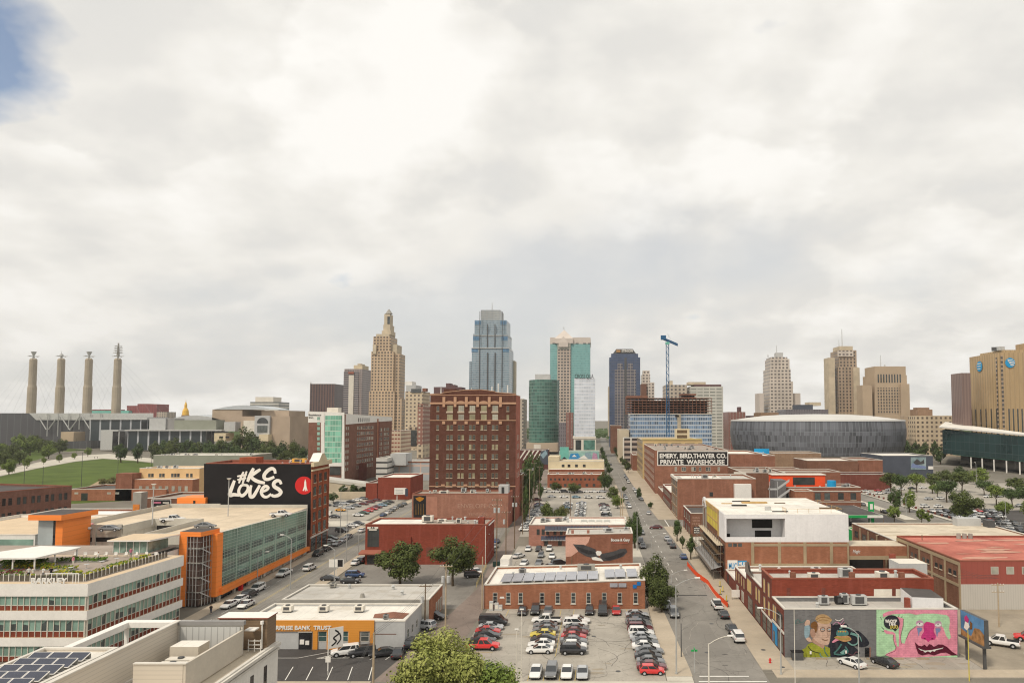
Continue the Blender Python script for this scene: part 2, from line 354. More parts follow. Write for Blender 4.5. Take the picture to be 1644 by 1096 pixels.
mat('plyw',(.66,.46,.20),.8,.08,1);mat('reddoor',(.22,.045,.04),.7,.05,.5)
SUN_EL,SUN_AZ=radians(52),radians(215)
W=bpy.data.worlds.new('World');SC.world=W;W.use_nodes=True
nt=W.node_tree;N=nt.nodes;L=nt.links;N.clear()
outw=N.new('ShaderNodeOutputWorld')
sky=N.new('ShaderNodeTexSky');sky.sky_type='NISHITA';sky.sun_disc=False;sky.sun_elevation=SUN_EL;sky.sun_rotation=SUN_AZ;sky.dust_density=2
b1=N.new('ShaderNodeBackground');b1.inputs[1].default_value=.11;L.new(sky.outputs[0],b1.inputs[0])
tc=N.new('ShaderNodeTexCoord');sp=N.new('ShaderNodeSeparateXYZ');L.new(tc.outputs['Generated'],sp.inputs[0])
den=mth(nt,'ADD',mth(nt,'MAXIMUM',sp.outputs[2],0),.34)
cb=N.new('ShaderNodeCombineXYZ');L.new(mth(nt,'DIVIDE',sp.outputs[0],den),cb.inputs[0]);L.new(mth(nt,'DIVIDE',sp.outputs[1],den),cb.inputs[1]);cb.inputs[2].default_value=3.3
nb=noise(nt,cb.outputs[0],1.35,8,.5,.08);nc=noise(nt,cb.outputs[0],4.2,6,.5)
mp=N.new('ShaderNodeMapping');mp.inputs['Location'].default_value=(.05,.07,.0);L.new(cb.outputs[0],mp.inputs['Vector'])
nb2=noise(nt,mp.outputs[0],1.35,8,.5,.08)
edge=ramp(nt,mth(nt,'SUBTRACT',nb,nb2),-.05,.05)
body=ramp(nt,nb,.34,.66)
tone=mth(nt,'ADD',mth(nt,'ADD',mth(nt,'MULTIPLY',body,.42),mth(nt,'MULTIPLY',edge,.34)),mth(nt,'MULTIPLY',ramp(nt,nc,.3,.7),.24))
cr=N.new('ShaderNodeValToRGB');L.new(tone,cr.inputs[0]);e=cr.color_ramp.elements
e[0].position=.1;e[0].color=(.60,.592,.57,1);e[1].position=.9;e[1].color=(.81,.79,.75,1)
x=e.new(.42);x.color=(.645,.63,.597,1);x=e.new(.62);x.color=(.715,.695,.652,1)
b2=N.new('ShaderNodeBackground');b2.inputs[1].default_value=1.0;L.new(cr.outputs[0],b2.inputs[0])
def dirmask(px,py,lo,hi):
 u=(px - CX)/F;v=(CY - py)/F;d=V((u,ct - v*st,st+v*ct)).normalized()
 dp=N.new('ShaderNodeVectorMath');dp.operation='DOT_PRODUCT';L.new(tc.outputs['Generated'],dp.inputs[0]);dp.inputs[1].default_value=d
 return ramp(nt,dp.outputs['Value'],lo,hi)
gap=mth(nt,'ADD',dirmask(-200,-60,.984,1.0),mth(nt,'MULTIPLY',mth(nt,'SUBTRACT',nc,.5),1.6))
gap=ramp(nt,gap,.30,.62)
thin=mth(nt,'MULTIPLY',ramp(nt,mth(nt,'SUBTRACT',1.0,nb),.50,.64),.16)
puff=mth(nt,'MULTIPLY',ramp(nt,noise(nt,cb.outputs[0],2.6,9,.5),.50,.545),ramp(nt,noise(nt,cb.outputs[0],1.1,2,.5),.46,.62))
L.new(mth(nt,'ADD',mth(nt,'MULTIPLY',tone,.92),mth(nt,'MULTIPLY',puff,.28)),cr.inputs[0])
ms=N.new('ShaderNodeMixShader');L.new(mth(nt,'MAXIMUM',mth(nt,'MULTIPLY',gap,.9),thin),ms.inputs[0]);L.new(b2.outputs[0],ms.inputs[1]);L.new(b1.outputs[0],ms.inputs[2])
L.new(ms.outputs[0],outw.inputs[0])
sl=bpy.data.lights.new('sun','SUN');sl.energy=2.1;sl.angle=radians(10);sl.color=(1,.91,.78)
so=link('sun',sl);so.rotation_euler=V((sin(SUN_AZ)*cos(SUN_EL),cos(SUN_AZ)*cos(SUN_EL),sin(SUN_EL))).to_track_quat('Z','Y').to_euler()
SC.view_settings.view_transform='Standard';SC.view_settings.look='None';SC.view_settings.exposure=0.33;SC.cycles.filter_width=1.15;SC.view_settings.gamma=1
SC.cycles.max_bounces=5;SC.cycles.diffuse_bounces=2;SC.cycles.glossy_bounces=2;SC.cycles.transmission_bounces=2;SC.cycles.volume_bounces=0
SC.cycles.use_denoising=True;SC.cycles.caustics_reflective=False;SC.cycles.use_adaptive_sampling=True
def haze(dens):
 m=bpy.data.materials.new('haze');m.use_nodes=True;nt=m.node_tree;nt.nodes.clear()
 o=nt.nodes.new('ShaderNodeOutputMaterial');p=nt.nodes.new('ShaderNodeVolumePrincipled')
 p.inputs['Color'].default_value=(.93,.93,.93,1);p.inputs['Density'].default_value=dens;p.inputs['Anisotropy'].default_value=.3
 nt.links.new(p.outputs[0],o.inputs['Volume'])
 b=M();MATS['haze']=m;b.box(-1500,1500,-60,2600,-1.5,260,'haze');h=b.build('haze');tag(h,kind='stuff')
def sheet(name,poly,z,m,thick=0):
 b=M()
 pts=[(p[0],p[1]) for p in poly]
 ar=sum(pts[i][0]*pts[(i+1) % len(pts)][1] - pts[(i+1) % len(pts)][0]*pts[i][1] for i in range(len(pts)))
 if ar < 0:pts=pts[::-1]
 if thick:b.walls(pts,0,z,'kerb')
 if len(pts) > 4:b.poly([(*p,z) for p in pts],m)
 else:b.flat(pts,z,m)
 return tag(b.build(name),kind='structure')
b=M();n=48
b.poly([(13000*cos(2*pi*i/n),13000*sin(2*pi*i/n),0) for i in range(n)],'city');tag(b.build('ground'),kind='structure')
def ML(Y):return -72.4 - .053*Y
WL=[(14.7,40),(14.5,113),(13.3,150),(12.3,217),(12,319),(9.5,482),(7,640),(3,1100),(1,1700)]
WR=[(26,40),(26,120),(26.3,149),(25,218),(23.6,272),(21.5,353),(20,443),(18.5,579),(14,1100),(9,1700)]
def itp(T,Y):
 for (x0,y0),(x1,y1) in zip(T,T[1:]):
  if y0 <=Y <=y1:return x0+(x1 - x0)*(Y - y0)/(y1 - y0)
 return T[-1][0]
def strip(name,fa,fb,ys,z,m,thick=0):
 return sheet(name,[(fb(y),y) for y in ys]+[(fa(y),y) for y in ys[::-1]],z,m,thick)
ysW=[40,113,150,217,272,319,353,443,482,579,640,1100,1700]
strip('road',lambda y:itp(WL,y),lambda y:itp(WR,y),ysW,.008,'asphalt')
ysM=[50,120,200,300,500,900]
strip('road',lambda y:ML(y),lambda y:ML(y)+12.5,ysM,.008,'asphalt')
sheet('road',rect(-140,-60.1,88,104),.004,'asphalt');sheet('road',rect(-60,180,88,105.5),.004,'asphalt')
sheet('road',rect(27,64,263,279),.0045,'asphalt');sheet('road',rect(-240,-88.5,263,277),.0045,'walk_pale')
sheet('road',rect(-200,300,590,606),.0045,'asphalt')
strip('road',lambda y:118+.03*y,lambda y:132+.03*y,[160,279],.0047,'asphalt');strip('road',lambda y:118+.03*y,lambda y:132+.03*y,[279.1,560],.0047,'asphalt')
sheet('car_park_ground',rect(-23.5,10.3,107.5,166),.006,'lot');sheet('car_park_ground',rect(-25.5,11,166.1,222),.006,'lot');sheet('car_park_ground',rect(-31,9.2,240,425),.006,'lot')
sheet('car_park_ground',[(-63,107.5),(-34.6,107.5),(-32.8,122.8),(-63,122.8)],.005,'asphalt_dark')
sheet('car_park_ground',[(-64,149),(-28.5,149),(-31,194),(-66,194)],.005,'asphalt')
sheet('car_park_ground',rect(31.2,61.5,112.5,118.5),.006,'lot');sheet('car_park_ground',rect(61.6,140,112.5,148.3),.006,'gravel')
sheet('car_park_ground',[(-150,227.5),(-88.8,227.5),(-91,262),(-150,262)],.006,'asphalt_dark');sheet('car_park_ground',[(-150,278),(-92,278),(-96,350),(-150,350)],.006,'lot')
sheet('car_park_ground',rect(140.5,330,200,309),.005,'asphalt_dark');sheet('car_park_ground',rect(140.5,330,309.2,440),.006,'lot')
sheet('car_park_ground',[(-72,230),(-33,230),(-34,272),(-74,272)],.005,'asphalt')
sheet('gravel_yard',rect(-230,-130,205,300),.005,'lot');sheet('forecourt',rect(64.1,119,212,298),.005,'asphalt_dark')
sheet('alley',[(-24.5,107.5),(-24.2,166),(-26.5,222),(-30.5,330),(-38,600),(-44,600),(-35,330),(-31,222),(-28.8,166),(-32.6,122.8),(-34.5,107.5)][::-1],.007,'alley')
def pave(fa,fb,ys,m='walk'):strip('pavement',fa,fb,ys,.13,m,1)
pave(lambda y:10.4,lambda y:itp(WL,y) ,[109.5,113,150,166]);pave(lambda y:9.0,lambda y:itp(WL,y),[166.2,217,258],'walk_pale');pave(lambda y:9.2,lambda y:itp(WL,y),[258.2,319,425])
pave(lambda y:itp(WR,y),lambda y:31.1,[112.5,120,149,208],'walk');pave(lambda y:itp(WR,y),lambda y:31.1,[208.2,240,262]);pave(lambda y:itp(WR,y),lambda y:31.3,[280,353,443,560])
pave(lambda y:-24,lambda y:14.4,[105.6,107.4],'walk_pale');pave(lambda y:10.4,lambda y:14.4,[107.5,109.4],'walk_pale')
pave(lambda y:27.5,lambda y:140,[109,112.4]);pave(lambda y:-60,lambda y:-34.7,[105.6,107.4])
pave(lambda y:ML(y) - 3.1,lambda y:ML(y),[95,150,227,262.5]);pave(lambda y:ML(y) - 3.1,lambda y:ML(y),[277.5,400]);pave(lambda y:ML(y)+12.5,lambda y:ML(y)+15.4,[107.5,200,262]);pave(lambda y:ML(y)+12.5,lambda y:ML(y)+15.4,[277,400])
sheet('pavement',rect(31.4,64,208.3,239.8),.02,'walk_pale')
pave(lambda y:114.8+.03*y,lambda y:117.8+.03*y,[160,252],'walk_pale');pave(lambda y:112.8+.03*y,lambda y:117.8+.03*y,[279.5,470],'walk_pale');pave(lambda y:132.2+.02*y,lambda y:140.3,[200,440],'walk_pale')
def gp(*a):return [G(x,y)[:2] for x,y in a]
sheet('lawn',gp((-260,790),(0,764.5),(60,752),(120,741),(165,736.2),(215,739.5),(252,744),(262,800),(-260,830)),.01,'lawn')
sheet('path',gp((-260,776),(-60,764),(0,755),(60,742),(125,731),(175,728),(250,736),(250,743),(215,738.8),(165,735.6),(120,740.3),(60,751.2),(0,763.7),(-260,788)),.012,'walk_pale')
sheet('lawn',gp((-260,762),(-20,752),(60,738),(100,722),(-40,722),(-260,735)),.011,'lawn');sheet('path',gp((85,709.5),(150,707),(152,717),(118,719.5),(90,717)),.014,'walk')
sheet('lawn',gp((90,717.6),(118,720),(150,722),(110,724.5),(84,722)),.013,'lawn')
sheet('bare_earth',gp((120,792),(160,771),(205,768),(215,790)),.016,'earth')
sheet('river_valley',gp((-400,690),(560,690),(560,700),(-400,712)),.01,'lawn')
def paint(name,segs,w,m,z=.02):
 b=M()
 for (x0,y0),(x1,y1) in segs:
  d=V((x1 - x0,y1 - y0)).normalized();n=V((-d.y,d.x))*w/2
  b.face([(x0 - n.x,y0 - n.y,z),(x1 - n.x,y1 - n.y,z),(x1+n.x,y1+n.y,z),(x0+n.x,y0+n.y,z)][::1] if True else 0,m)
 return tag(b.build(name),kind='structure')
paint('stall_lines',[((x,107.8),(x,112.6)) for x in [-13.4+2.42*i for i in range(5)]]+[((-22.5,y),(-18.3,y)) for y in [137.6 - 2.75*i for i in range(7)]]+[((x,143.2),(x,148.2)) for x in [-19+2.75*i for i in range(11)]]+[((-7.4,119),(-7.4,139))],.12,'yellowpaint')
paint('stall_lines',[((x,108.2),(x - 1.3,114)) for x in [-61+3.2*i for i in range(9)]]+[((-61,118.2),(-50.5,118.2)),((-50.5,118.2),(-45.8,121.6)),((-47.3,118),(-43,121.4)),((-47.3,118),(-39.6,118.4))]+[((-46.6+.9*i,118.1+.1*i),(-45.6+.9*i,119.6+.1*i)) for i in range(6)]+[((-38.2,117.4),(-37.2,121.5)),((-35.6,117.4),(-34.7,121.5))],.13,'linepaint')
paint('stop_line',[((15.6,109.8),(23.3,109.8)),((15.2,107.6),(25.6,107.6))],.35,'linepaint')
paint('centre_line',[((ML(y)+6.3,y),(ML(y+30)+6.3,y+30)) for y in range(100,400,30)]+[((ML(y)+6.7,y),(ML(y+30)+6.7,y+30)) for y in range(100,400,30)],.09,'yellowpaint')
paint('tram_rails',[((ML(y)+o,y),(ML(y+40)+o,y+40)) for y in range(90,400,40) for o in (3.0,4.4,8.6,10.0)],.10,'conc_dk',.018)
paint('seam',[((13.8,160.2),(24.5,160.2))],.9,'asphalt_dark',.018)
paint('parking_line',[((ML(y)+2.4,y),(ML(y+3)+2.4,y+3)) for y in range(110,250,7)],.1,'linepaint')
def blots(name,x0,x1,y0,y1,n,m,s=(.5,2.2),z=.014):
 b=M();r=random.Random(n)
 for i in range(n):
  x,y=r.uniform(x0,x1),r.uniform(y0,y1);a=r.uniform(*s);c=r.uniform(.1,.45);k=7;zz=z+.0004*i/n*8
  b.poly([(x+a*cos(2*pi*j/k)*r.uniform(.6,1.1),y+a*c*sin(2*pi*j/k)*r.uniform(.6,1.1),zz) for j in range(k)],m)
 return tag(b.build(name),kind='structure')
blots('oil_stains',-22,9.5,109,142,26,'gravel');blots('oil_stains',15.5,25,106,200,14,'asphalt_dark',(.3,.9));blots('oil_stains',32,60,113,118,10,'gravel')
def cracks(name,x0,x1,y0,y1,n,m,z=.016):
 b=M();r=random.Random(n+5)
 for i in range(n):
  x,y=r.uniform(x0,x1),r.uniform(y0,y1);a=r.choice((0,pi/2))+r.uniform(-.25,.25);pts=[(x,y)]
  for j in range(r.randint(4,9)):
   a+=r.uniform(-.4,.4);x+=cos(a)*1.3;y+=sin(a)*1.3;x=min(max(x,x0),x1);y=min(max(y,y0),y1);pts.append((x,y))
  stroke(b,pts,.07,m,lambda X,Y,o:(X,Y,z+.0002*i),0)
 return tag(b.build(name),kind='structure')
cracks('cracks',-22.5,9.8,108.5,147,30,'asphalt_dark');cracks('cracks',-24,10,168,220,18,'asphalt_dark');cracks('cracks',15,25.3,107,240,22,'asphalt_dark');cracks('cracks',-30,8,245,400,22,'asphalt');cracks('cracks',31.5,61,113,118,8,'asphalt_dark')
cracks('cracks',62,120,114,146,20,'asphalt')
b=M();
for y in range(111,262,2):b.box(itp(WR,y)+.25,31.0,y,y+.05,.131,.134,'kerb',bottom=False)
for y in range(111,256,2):b.box(10.5,itp(WL,y) - .1,y,y+.05,.131,.134,'kerb',bottom=False)
for x in range(32,138,2):b.box(x,x+.05,109.1,112.3,.131,.134,'kerb',bottom=False)
tag(b.build('pavement_joints'),kind='structure')
for i,(x,y) in enumerate(((18.5,121),(22,138),(17.2,171),(21.3,172.4),(19,205),(17,232),(-74,140),(-76.5,188),(-30,120),(-27.5,175),(29.5,113.5),(28.4,122),(3,112),(-1,130))):
 b=M();b.poly([(x+.42*cos(2*pi*k/12),y+.42*sin(2*pi*k/12),.022 if 14 > x or x < 26 else .135) for k in range(12)],'metal_dk');tag(b.build('manhole_cover'),kind='structure')
paint('lane_line',[((itp(WL,y)*.5+itp(WR,y)*.5,y),(itp(WL,y+3)*.5+itp(WR,y+3)*.5,y+3)) for y in range(175,520,9)],.14,'linepaint')
paint('crossing_lines',[((14.2,259.5),(23.2,259.5)),((14.2,262.3),(23,262.3)),((26,262),(26,280))],.3,'linepaint')
cracks('cracks',15,25,107,250,26,'lot',.019);cracks('tar_lines',-22,9.5,108,147,14,'asphalt',.02)
def decal(R,name,px,Y,m,off=.02,th=.03):
 pts=[P(x,y,Y) for x,y in px];b=M();f=[(p.x,Y - off,p.z) for p in pts]
 ar=sum(f[i][0]*f[(i+1) % len(f)][2] - f[(i+1) % len(f)][0]*f[i][2] for i in range(len(f)))
 if ar < 0:f=f[::-1]
 b.poly(f,m);return put(R,b,name)
def ac(R,x,y,z,w=2,d=1.6,h=1.2,m='ltgrey',name='air_conditioner'):
 b=M();b.box(x - w/2,x+w/2,y - d/2,y+d/2,z+.25,z+.25+h,m);b.box(x - w/2+.15,x+w/2 - .15,y - d/2+.15,y+d/2 - .15,z - .05,z+.25,'metal_dk')
 b.box(x - w*.3,x+w*.3,y - d/2 - .03,y - d/2,z+.45,z+.1+h,'metal_dk');b.cyl(x,y,z+.25+h,z+.4+h,min(w,d)*.32,min(w,d)*.32,'metal_dk',10)
 return put(R,b,name)
def vent(R,x,y,z,r=.25,h=.9,name='roof_vent'):
 b=M();b.cyl(x,y,z - .1,z+h,r,r,'metal',8);b.cyl(x,y,z+h,z+h+.2,r*1.5,r*.8,'metal',8);return put(R,b,name)
def skylight(R,x,y,z,w,d):
 b=M();b.box(x - w/2,x+w/2,y - d/2,y+d/2,z - .05,z+.3,'white');b.box(x - w/2+.1,x+w/2 - .1,y - d/2+.1,y+d/2 - .1,z+.3,z+.36,'g_blind');return put(R,b,'skylight')
def clutter(R,x0,x1,y0,y1,z,n,seed=1,ms=('ltgrey','offwhite','metal','grey')):
 r=random.Random(seed)
 for i in range(n):
  x,y=r.uniform(x0,x1),r.uniform(y0,y1)
  if r.random() < .45:ac(R,x,y,z,r.uniform(1,2.6),r.uniform(.9,1.6),r.uniform(.6,1.4),r.choice(ms))
  else:vent(R,x,y,z,r.uniform(.12,.3),r.uniform(.4,1.2))
def band(R,f,u0,u1,z0,z1,m,off=.06,name='band',th=None):
 b=M();b.T=f.T();b.box(u0,u1,-off,.02,z0,z1,m);return put(R,b,name)
def faces(poly):return [Face(poly[i],poly[(i+1) % len(poly)]) for i in range(len(poly))]
def upx(px,Y,x0):return PX(px,Y,4) - x0
def fit(o,x0,x1):
 xs=[v.co.x for v in o.data.vertices];a,c=min(xs),max(xs);k=(x1 - x0)/(c - a)
 for v in o.data.vertices:v.co.x=x0+(v.co.x - a)*k
pl=rect(-24.3,9.7,148.7,166)
R=bld('brick_building','long one-storey orange brick building with solar panels on its white roof behind the cars',pl,[5.0,6.0,6.0,5.2],'br_orange','roof_white','coping',.5)
f=faces(pl);ux=[upx(p,148.7,-24.3) for p in (795,816,836,870.3,895.5,920.4,945,970,995,1020.5)]
windows(R,f[0],ux,[1.15],.95,2.25,'arch');windows(R,f[1],[4,8,12],[1.15],.95,2.25,'arch')
for x in [-21.3+2.35*i for i in range(9)]+[1.2,3.5,6.1]:
 y0=151.2 if x < 0 else 152.4;b=M();z0=4.75+(x+24)*.03
 b.face([(x,y0,z0+.25),(x+2.2,y0,z0+.3),(x+2.2,y0+7.2,z0+.5),(x,y0+7.2,z0+.45)],'solar_lt');b.face([(x,y0+7.2,z0+.45),(x+2.2,y0+7.2,z0+.5),(x+2.2,y0+7.2,z0),(x,y0+7.2,z0)],'metal')
 for k in (0,2.15):b.box(x+k,x+k+.05,y0,y0+.06,z0 - .2,z0+.3,'metal')
 put(R,b,'solar_panel')
for a in ((979,991.5),(993,1005.5)):decal(R,'solar_panel',[(a[0],941.5),(a[1],941.5),(a[1],935),(a[0],935)],148.7,'solar_lt',.25)
for a in ((1016,937.5),(1022.5,933)):decal(R,'sign',[(a[0],a[1]+6),(a[0]+6,a[1]+6),(a[0]+6,a[1]),(a[0],a[1])],148.7,'blue',.15)
ac(R,-17.5,160.5,4.6,1.6,1.4,1.1,'grey');ac(R,-3,162.5,5.0,4,2,1.2,'conc_dk');vent(R,-19.3,158,4.6);vent(R,5,163,5.2);vent(R,-9,164,4.9)
decal(R,'graffiti',[(802,960),(810,960),(809,957),(803,957)],148.7,'white',.02)
pl=rect(-22.2,8.9,222,240)
R=bld('pink_brick_building','two-storey pink brick building with two rows of solar awnings on its front',pl,6.7,'br_pink','roof_white','coping',.5)
f=faces(pl);windows(R,f[0],[upx(p,222,-22.2) for p in (864,872,879,891,901,922,932,945,957,987,998)],[3.5],.95,1.8,'dark');windows(R,f[0],[upx(p,222,-22.2) for p in (877,899)],[.2],1.2,2.1,'dark')
for i in range(20):
 x=PX(875,222,6)+i*1.0;b=M();b.face([(x,220.8,5.0),(x+.93,220.8,5.0),(x+.93,221.9,6.3),(x,221.9,6.3)],'solar');b.box(x+.93,x+1.0,220.82,221.9,4.95,5.1,'white');b.box(x,x+.93,220.7,220.79,4.9,5.02,'white');put(R,b,'solar_awning')
for i in range(8):
 x=PX(869,222,3)+i*.98;b=M();b.face([(x,220.8,2.0),(x+.9,220.8,2.0),(x+.9,221.9,3.2),(x,221.9,3.2)],'solar');b.box(x,x+.9,220.7,220.79,1.9,2.02,'white');put(R,b,'solar_awning')
for x in (-1,1.5,4,6.5):skylight(R,x - 4,231,6.25,2.2,4)
clutter(R,-20,-8,226,238,6.2,7,3)
pl=rect(-8.9,8.95,188,198)
R=bld('mural_building','brown brick building with a large painted flying eagle on its wall',pl,[9.2,9.5,9.5,9.2],'br_mid','roof_grey','coping',.3)
def z8(*a):return [(820+x/5.1375,720+y/5.1375) for x,y in a]
decal(R,'mural_background',z8((452,892),(452,728),(655,725),(640,770),(600,812),(550,850),(500,885)),188,'m_pink' if mat('m_pink',(.72,.42,.33),.85,.05,.4) else 0)
mat('m_wing',(.085,.082,.085),.9,.15,.6);mat('m_wing2',(.045,.042,.045),.9,.1,.6)
decal(R,'eagle_wing',z8((512,785),(545,788),(600,790),(660,812),(700,828),(705,870),(740,905),(690,905),(620,885),(560,850)),188,'m_wing',.035)
decal(R,'eagle_wing',z8((735,868),(800,855),(860,842),(900,825),(950,822),(962,850),(930,885),(880,905),(820,922),(770,925),(740,905)),188,'m_wing',.038)
decal(R,'wing_feathers',z8((530,800),(600,825),(680,845),(700,865),(640,870),(575,845)),188,'m_wing2',.045)
decal(R,'wing_feathers',z8((770,900),(850,880),(930,848),(950,855),(900,895),(800,918)),188,'m_wing2',.048)
decal(R,'eagle_head',z8((700,850),(715,840),(745,845),(750,862),(735,880),(710,878)),188,'white',.055)
decal(R,'eagle_tail',z8((665,895),(700,890),(745,905),(765,928),(720,922),(675,915)),188,'white',.052)
q=lettering('Boone & Gary',1.0,'white',R,Matrix.Translation((0,187.85,PZ(868,188))),.05,.03);fit(q,PX(981,188,8),PX(1011,188,8))
decal(R,'sign',z8((838,782),(970,782),(970,768),(838,768)),188,'cop_red',.1)
for x in (-7.5,-3.3):b=M();b.box(x,x+.7,188.3,189,8.8,10.2,'br_pink');put(R,b,'chimney')
clutter(R,-2,8,190,196,9.0,4,9)
pl=[(-62,122.8),(-33.9,122.8),(-33.9,134.4),(-62,134.4)]
R=bld('bank_building','low bank with an orange wood front and white roof beside a dark car park',pl,4.8,'ltgrey','roof_white','coping',.4)
xw=PX(601,122.8,3);b=M();b.box(-62,xw,122.55,122.79,PZ(1012,122.8),4.95,'woodo');xs=[PX(503,122.8,2),PX(510.5,122.8,2),PX(525.5,122.8,2),PX(545,122.8,2),PX(560,122.8,2),PX(577.5,122.8,2),PX(594.5,122.8,2),xw]
for i in range(0,8,2):b.box(xs[i],xs[i+1],122.552,122.788,0,PZ(1012,122.8) - .002,'woodo')
put(R,b,'wood_cladding')
f=faces(pl)
windows(R,f[0],[(xs[i]+xs[i+1])/2+62 for i in (1,3,5)],[1.3],1.5,1.75,'bank');windows(R,f[1],[2,5,8],[1.4],1.0,1.5,'bank')
b=M();x0,x1=PX(480,122.8,1),PX(500.5,122.8,1);b.box(x0,x1,122.6,122.79,.05,2.9,'g_black');b.box(x0+.25,x0+1.0,122.5,122.6,.9,1.7,'white');b.box(x1 - 1.0,x1 - .35,122.5,122.6,.8,1.5,'white');b.box(x0 - .12,x1+.12,122.58,122.8,2.9,3.05,'wframe');put(R,b,'door')
q=lettering('ENTERPRISE BANK  TRUST',.95,'white',R,Matrix.Translation((0,122.5,PZ(1009.3,122.8))),.06,.025);fit(q,PX(422,122.8,4.3),PX(533,122.8,4.3))
for p in (462,520,577):ac(R,PX(p,130,5),130,4.45,1.8,1.3,.9,'offwhite')
decal(R,'sign',[(602,1017.5),(636,1017.5),(636,1016.5),(602,1016.5)],122.8,'rust',.05)
b=M();b.poly([(-40.5,126,4.46),(-35,125.5,4.46),(-34.8,129,4.46),(-38,130,4.46),(-41,128.5,4.46)],'rust');put(R,b,'rust_stain');ac(R,-37.8,124.6,4.45,.8,.8,.7,'grey')
pl=[(-61.5,136.4),(-33,136.4),(-33.1,148.7),(-61.4,148.7)]
R=bld('brick_building','low building with a plain pale grey roof between the bank and the big oak trees',pl,5.05,['conc_dk','br_orange','br_mid','br_mid'],'roof_grey','coping',.25)
f=faces(pl);windows(R,f[1],[6.6,8.6,10.6],[.3],1.3,2.6,'white','door')
for x,y in ((-52,146.5),(-39.5,141),(-42.6,145.5)):vent(R,x,y,4.9,.3,.6)
ac(R,-55.6,147,4.8,1.2,1,.7,'conc_dk');b=M();b.cyl(-46.8,139,4.8,5.6,.5,.35,'conc_dk',10);put(R,b,'roof_vent')
pl=rect(-64.5,-30.9,194,207)
R=bld('red_building','wide two-storey red painted brick building with a red awning at its corner',pl,10.9,'br_paint','roof_gravel','cop_red',.45)
f=faces(pl);b=M();b.box(-64,-49,194.6,206.5,10.47,10.52,'roof_white');put(R,b,'white_roofing')
windows(R,f[0],[2.2],[4.8],3.2,4.8,'store');windows(R,f[0],[2.2],[.1],3.2,2.6,'store','door');windows(R,f[0],[28],[1],1,1.6,'dark')
b=M();b.face([(-66,192.6,3.2),(-59.6,192.6,3.2),(-60,193.99,4.0),(-65.4,193.99,4.0)],'cop_red');b.box(-65.8,-59.8,192.5,192.7,2.9,3.2,'cop_red');put(R,b,'awning')
decal(R,'sign',[(590,848.3),(607.5,848.3),(607.5,845),(590,845)],194,'offwhite',.2);decal(R,'sign',[(592.5,851),(605,851),(605,848.4),(592.5,848.4)],194,'offwhite',.15)
q=lettering('A A',.8,'black',R,Matrix.Translation((0,193.75,PZ(847.9,194))),.02,.03);fit(q,PX(595.5,194,10),PX(602,194,10))
decal(R,'door',[(684,893),(694,893),(694,878),(684,878)],194,'br_deep',.06);b=M();b.box(-53.3,-51.8,193.4,193.98,5.3,7.6,'br_paint');put(R,b,'bay')
b=M();b.box(-33.6,-32,195,197,10.3,12.6,'br_paint');put(R,b,'chimney')
ac(R,-49,201,10.5,3,2,1.6,'offwhite');skylight(R,-43,201,10.5,3.4,2.6);clutter(R,-47,-34,198,206,10.5,9,5);b=M();b.tube([(-31.3,193.8,10.6),(-31.3,193.8,.2)],.09,'white');put(R,b,'downpipe')
b=M();b.tube([(-30.8,196,8.0),(-30.5,196,8.0)],.1,'white');b.box(-30.9,-30.6,196,206,10.3,10.55,'white');put(R,b,'gutter')
pl=rect(-69.2,-33.6,260,273)
R=bld('brick_warehouse','plain brown brick warehouse with faded painted wall lettering and a black painted panel',pl,12.3,['br_mid2','br_salmon','br_mid','br_mid'] if brick('br_mid2',(.43,.205,.14)) else 0,'roof_gravel','cop_red',.5)
mat('faded',(.52,.33,.25),.9,.1,.5);mat('fadedp',(.45,.22,.155),.9,.1,.5)
decal(R,'faded_paint',[(684.5,845),(702,845),(702,797),(684.5,797)],260,'fadedp',.02)
q=lettering('ENVELOPE CO.',2.3,'faded',R,Matrix.Translation((0,259.96,PZ(815,260))),.01,-.02);fit(q,PX(735,260,8),PX(801,260,8))
q=lettering('TENSION',1.4,'faded',R,Matrix.Translation((0,259.97,PZ(827,260))),.01,-.03);fit(q,PX(752,260,6),PX(782,260,6))
decal(R,'painted_panel',[(663.8,831),(684,831),(684,795.5),(663.8,795.5)],260,'black',.05)
mat('m_bronze',(.22,.12,.03),.8,.2,1);mat('m_amber',(.55,.24,.03),.8,.1,1)
decal(R,'panel_emblem',[(669,802),(674,805),(679,802),(681,799),(674,797),(667,799)],260,'m_amber',.06)
for x in (667,671,675,679):decal(R,'panel_pattern',[(x,826),(x+1.6,826),(x+1.2,808),(x+.4,808)],260,'m_bronze',.06)
clutter(R,-66,-37,262,271,11.9,14,6);b=M();b.box(-37.5,-33.9,262,266,11.9,15.3,'ltgrey');b.box(-36.4,-35.4,261.9,262,12.3,14.6,'g_dark');put(R,b,'roof_house')
ac(R,-58,263,11.9,3.5,2,1,'offwhite')
x0,x1=PX(689.8,275,30),PX(828,275,30)
pl=rect(x0,x1,275,290)
R=bld('tall_brick_building','tall dark red brick block with cream arches on top and a low gabled parapet',pl,49.3,['br_dark','br_salmon','br_dark','br_dark'],'roof_dark','pinkbrick_trim',.8)
f=faces(pl);hx=lambda p,z=30:PX(p,275,z) - x0
zr=[PZ(y,275) for y in (690,706,721,736.5,752,767,781,796,811,826)]
dc=(721.8,739.9,757.9,776.4,794.6)
for z in zr:
 for c in dc:windows(R,f[0],[hx(c - 2.9),hx(c+2.9)],[z],1.02,1.95,'hotel')
 if z > zr[8]:pass
 windows(R,f[0],[hx(702.3),hx(815)],[z],.95,1.95,'hotel')
for zt in (PZ(660,275),PZ(674,275)):
 for c in dc:windows(R,f[0],[hx(c)],[zt - .1],2.3,2.4,'hotel_top')
 windows(R,f[0],[hx(702.3),hx(815)],[zt],1.05,2.05,'hotel')
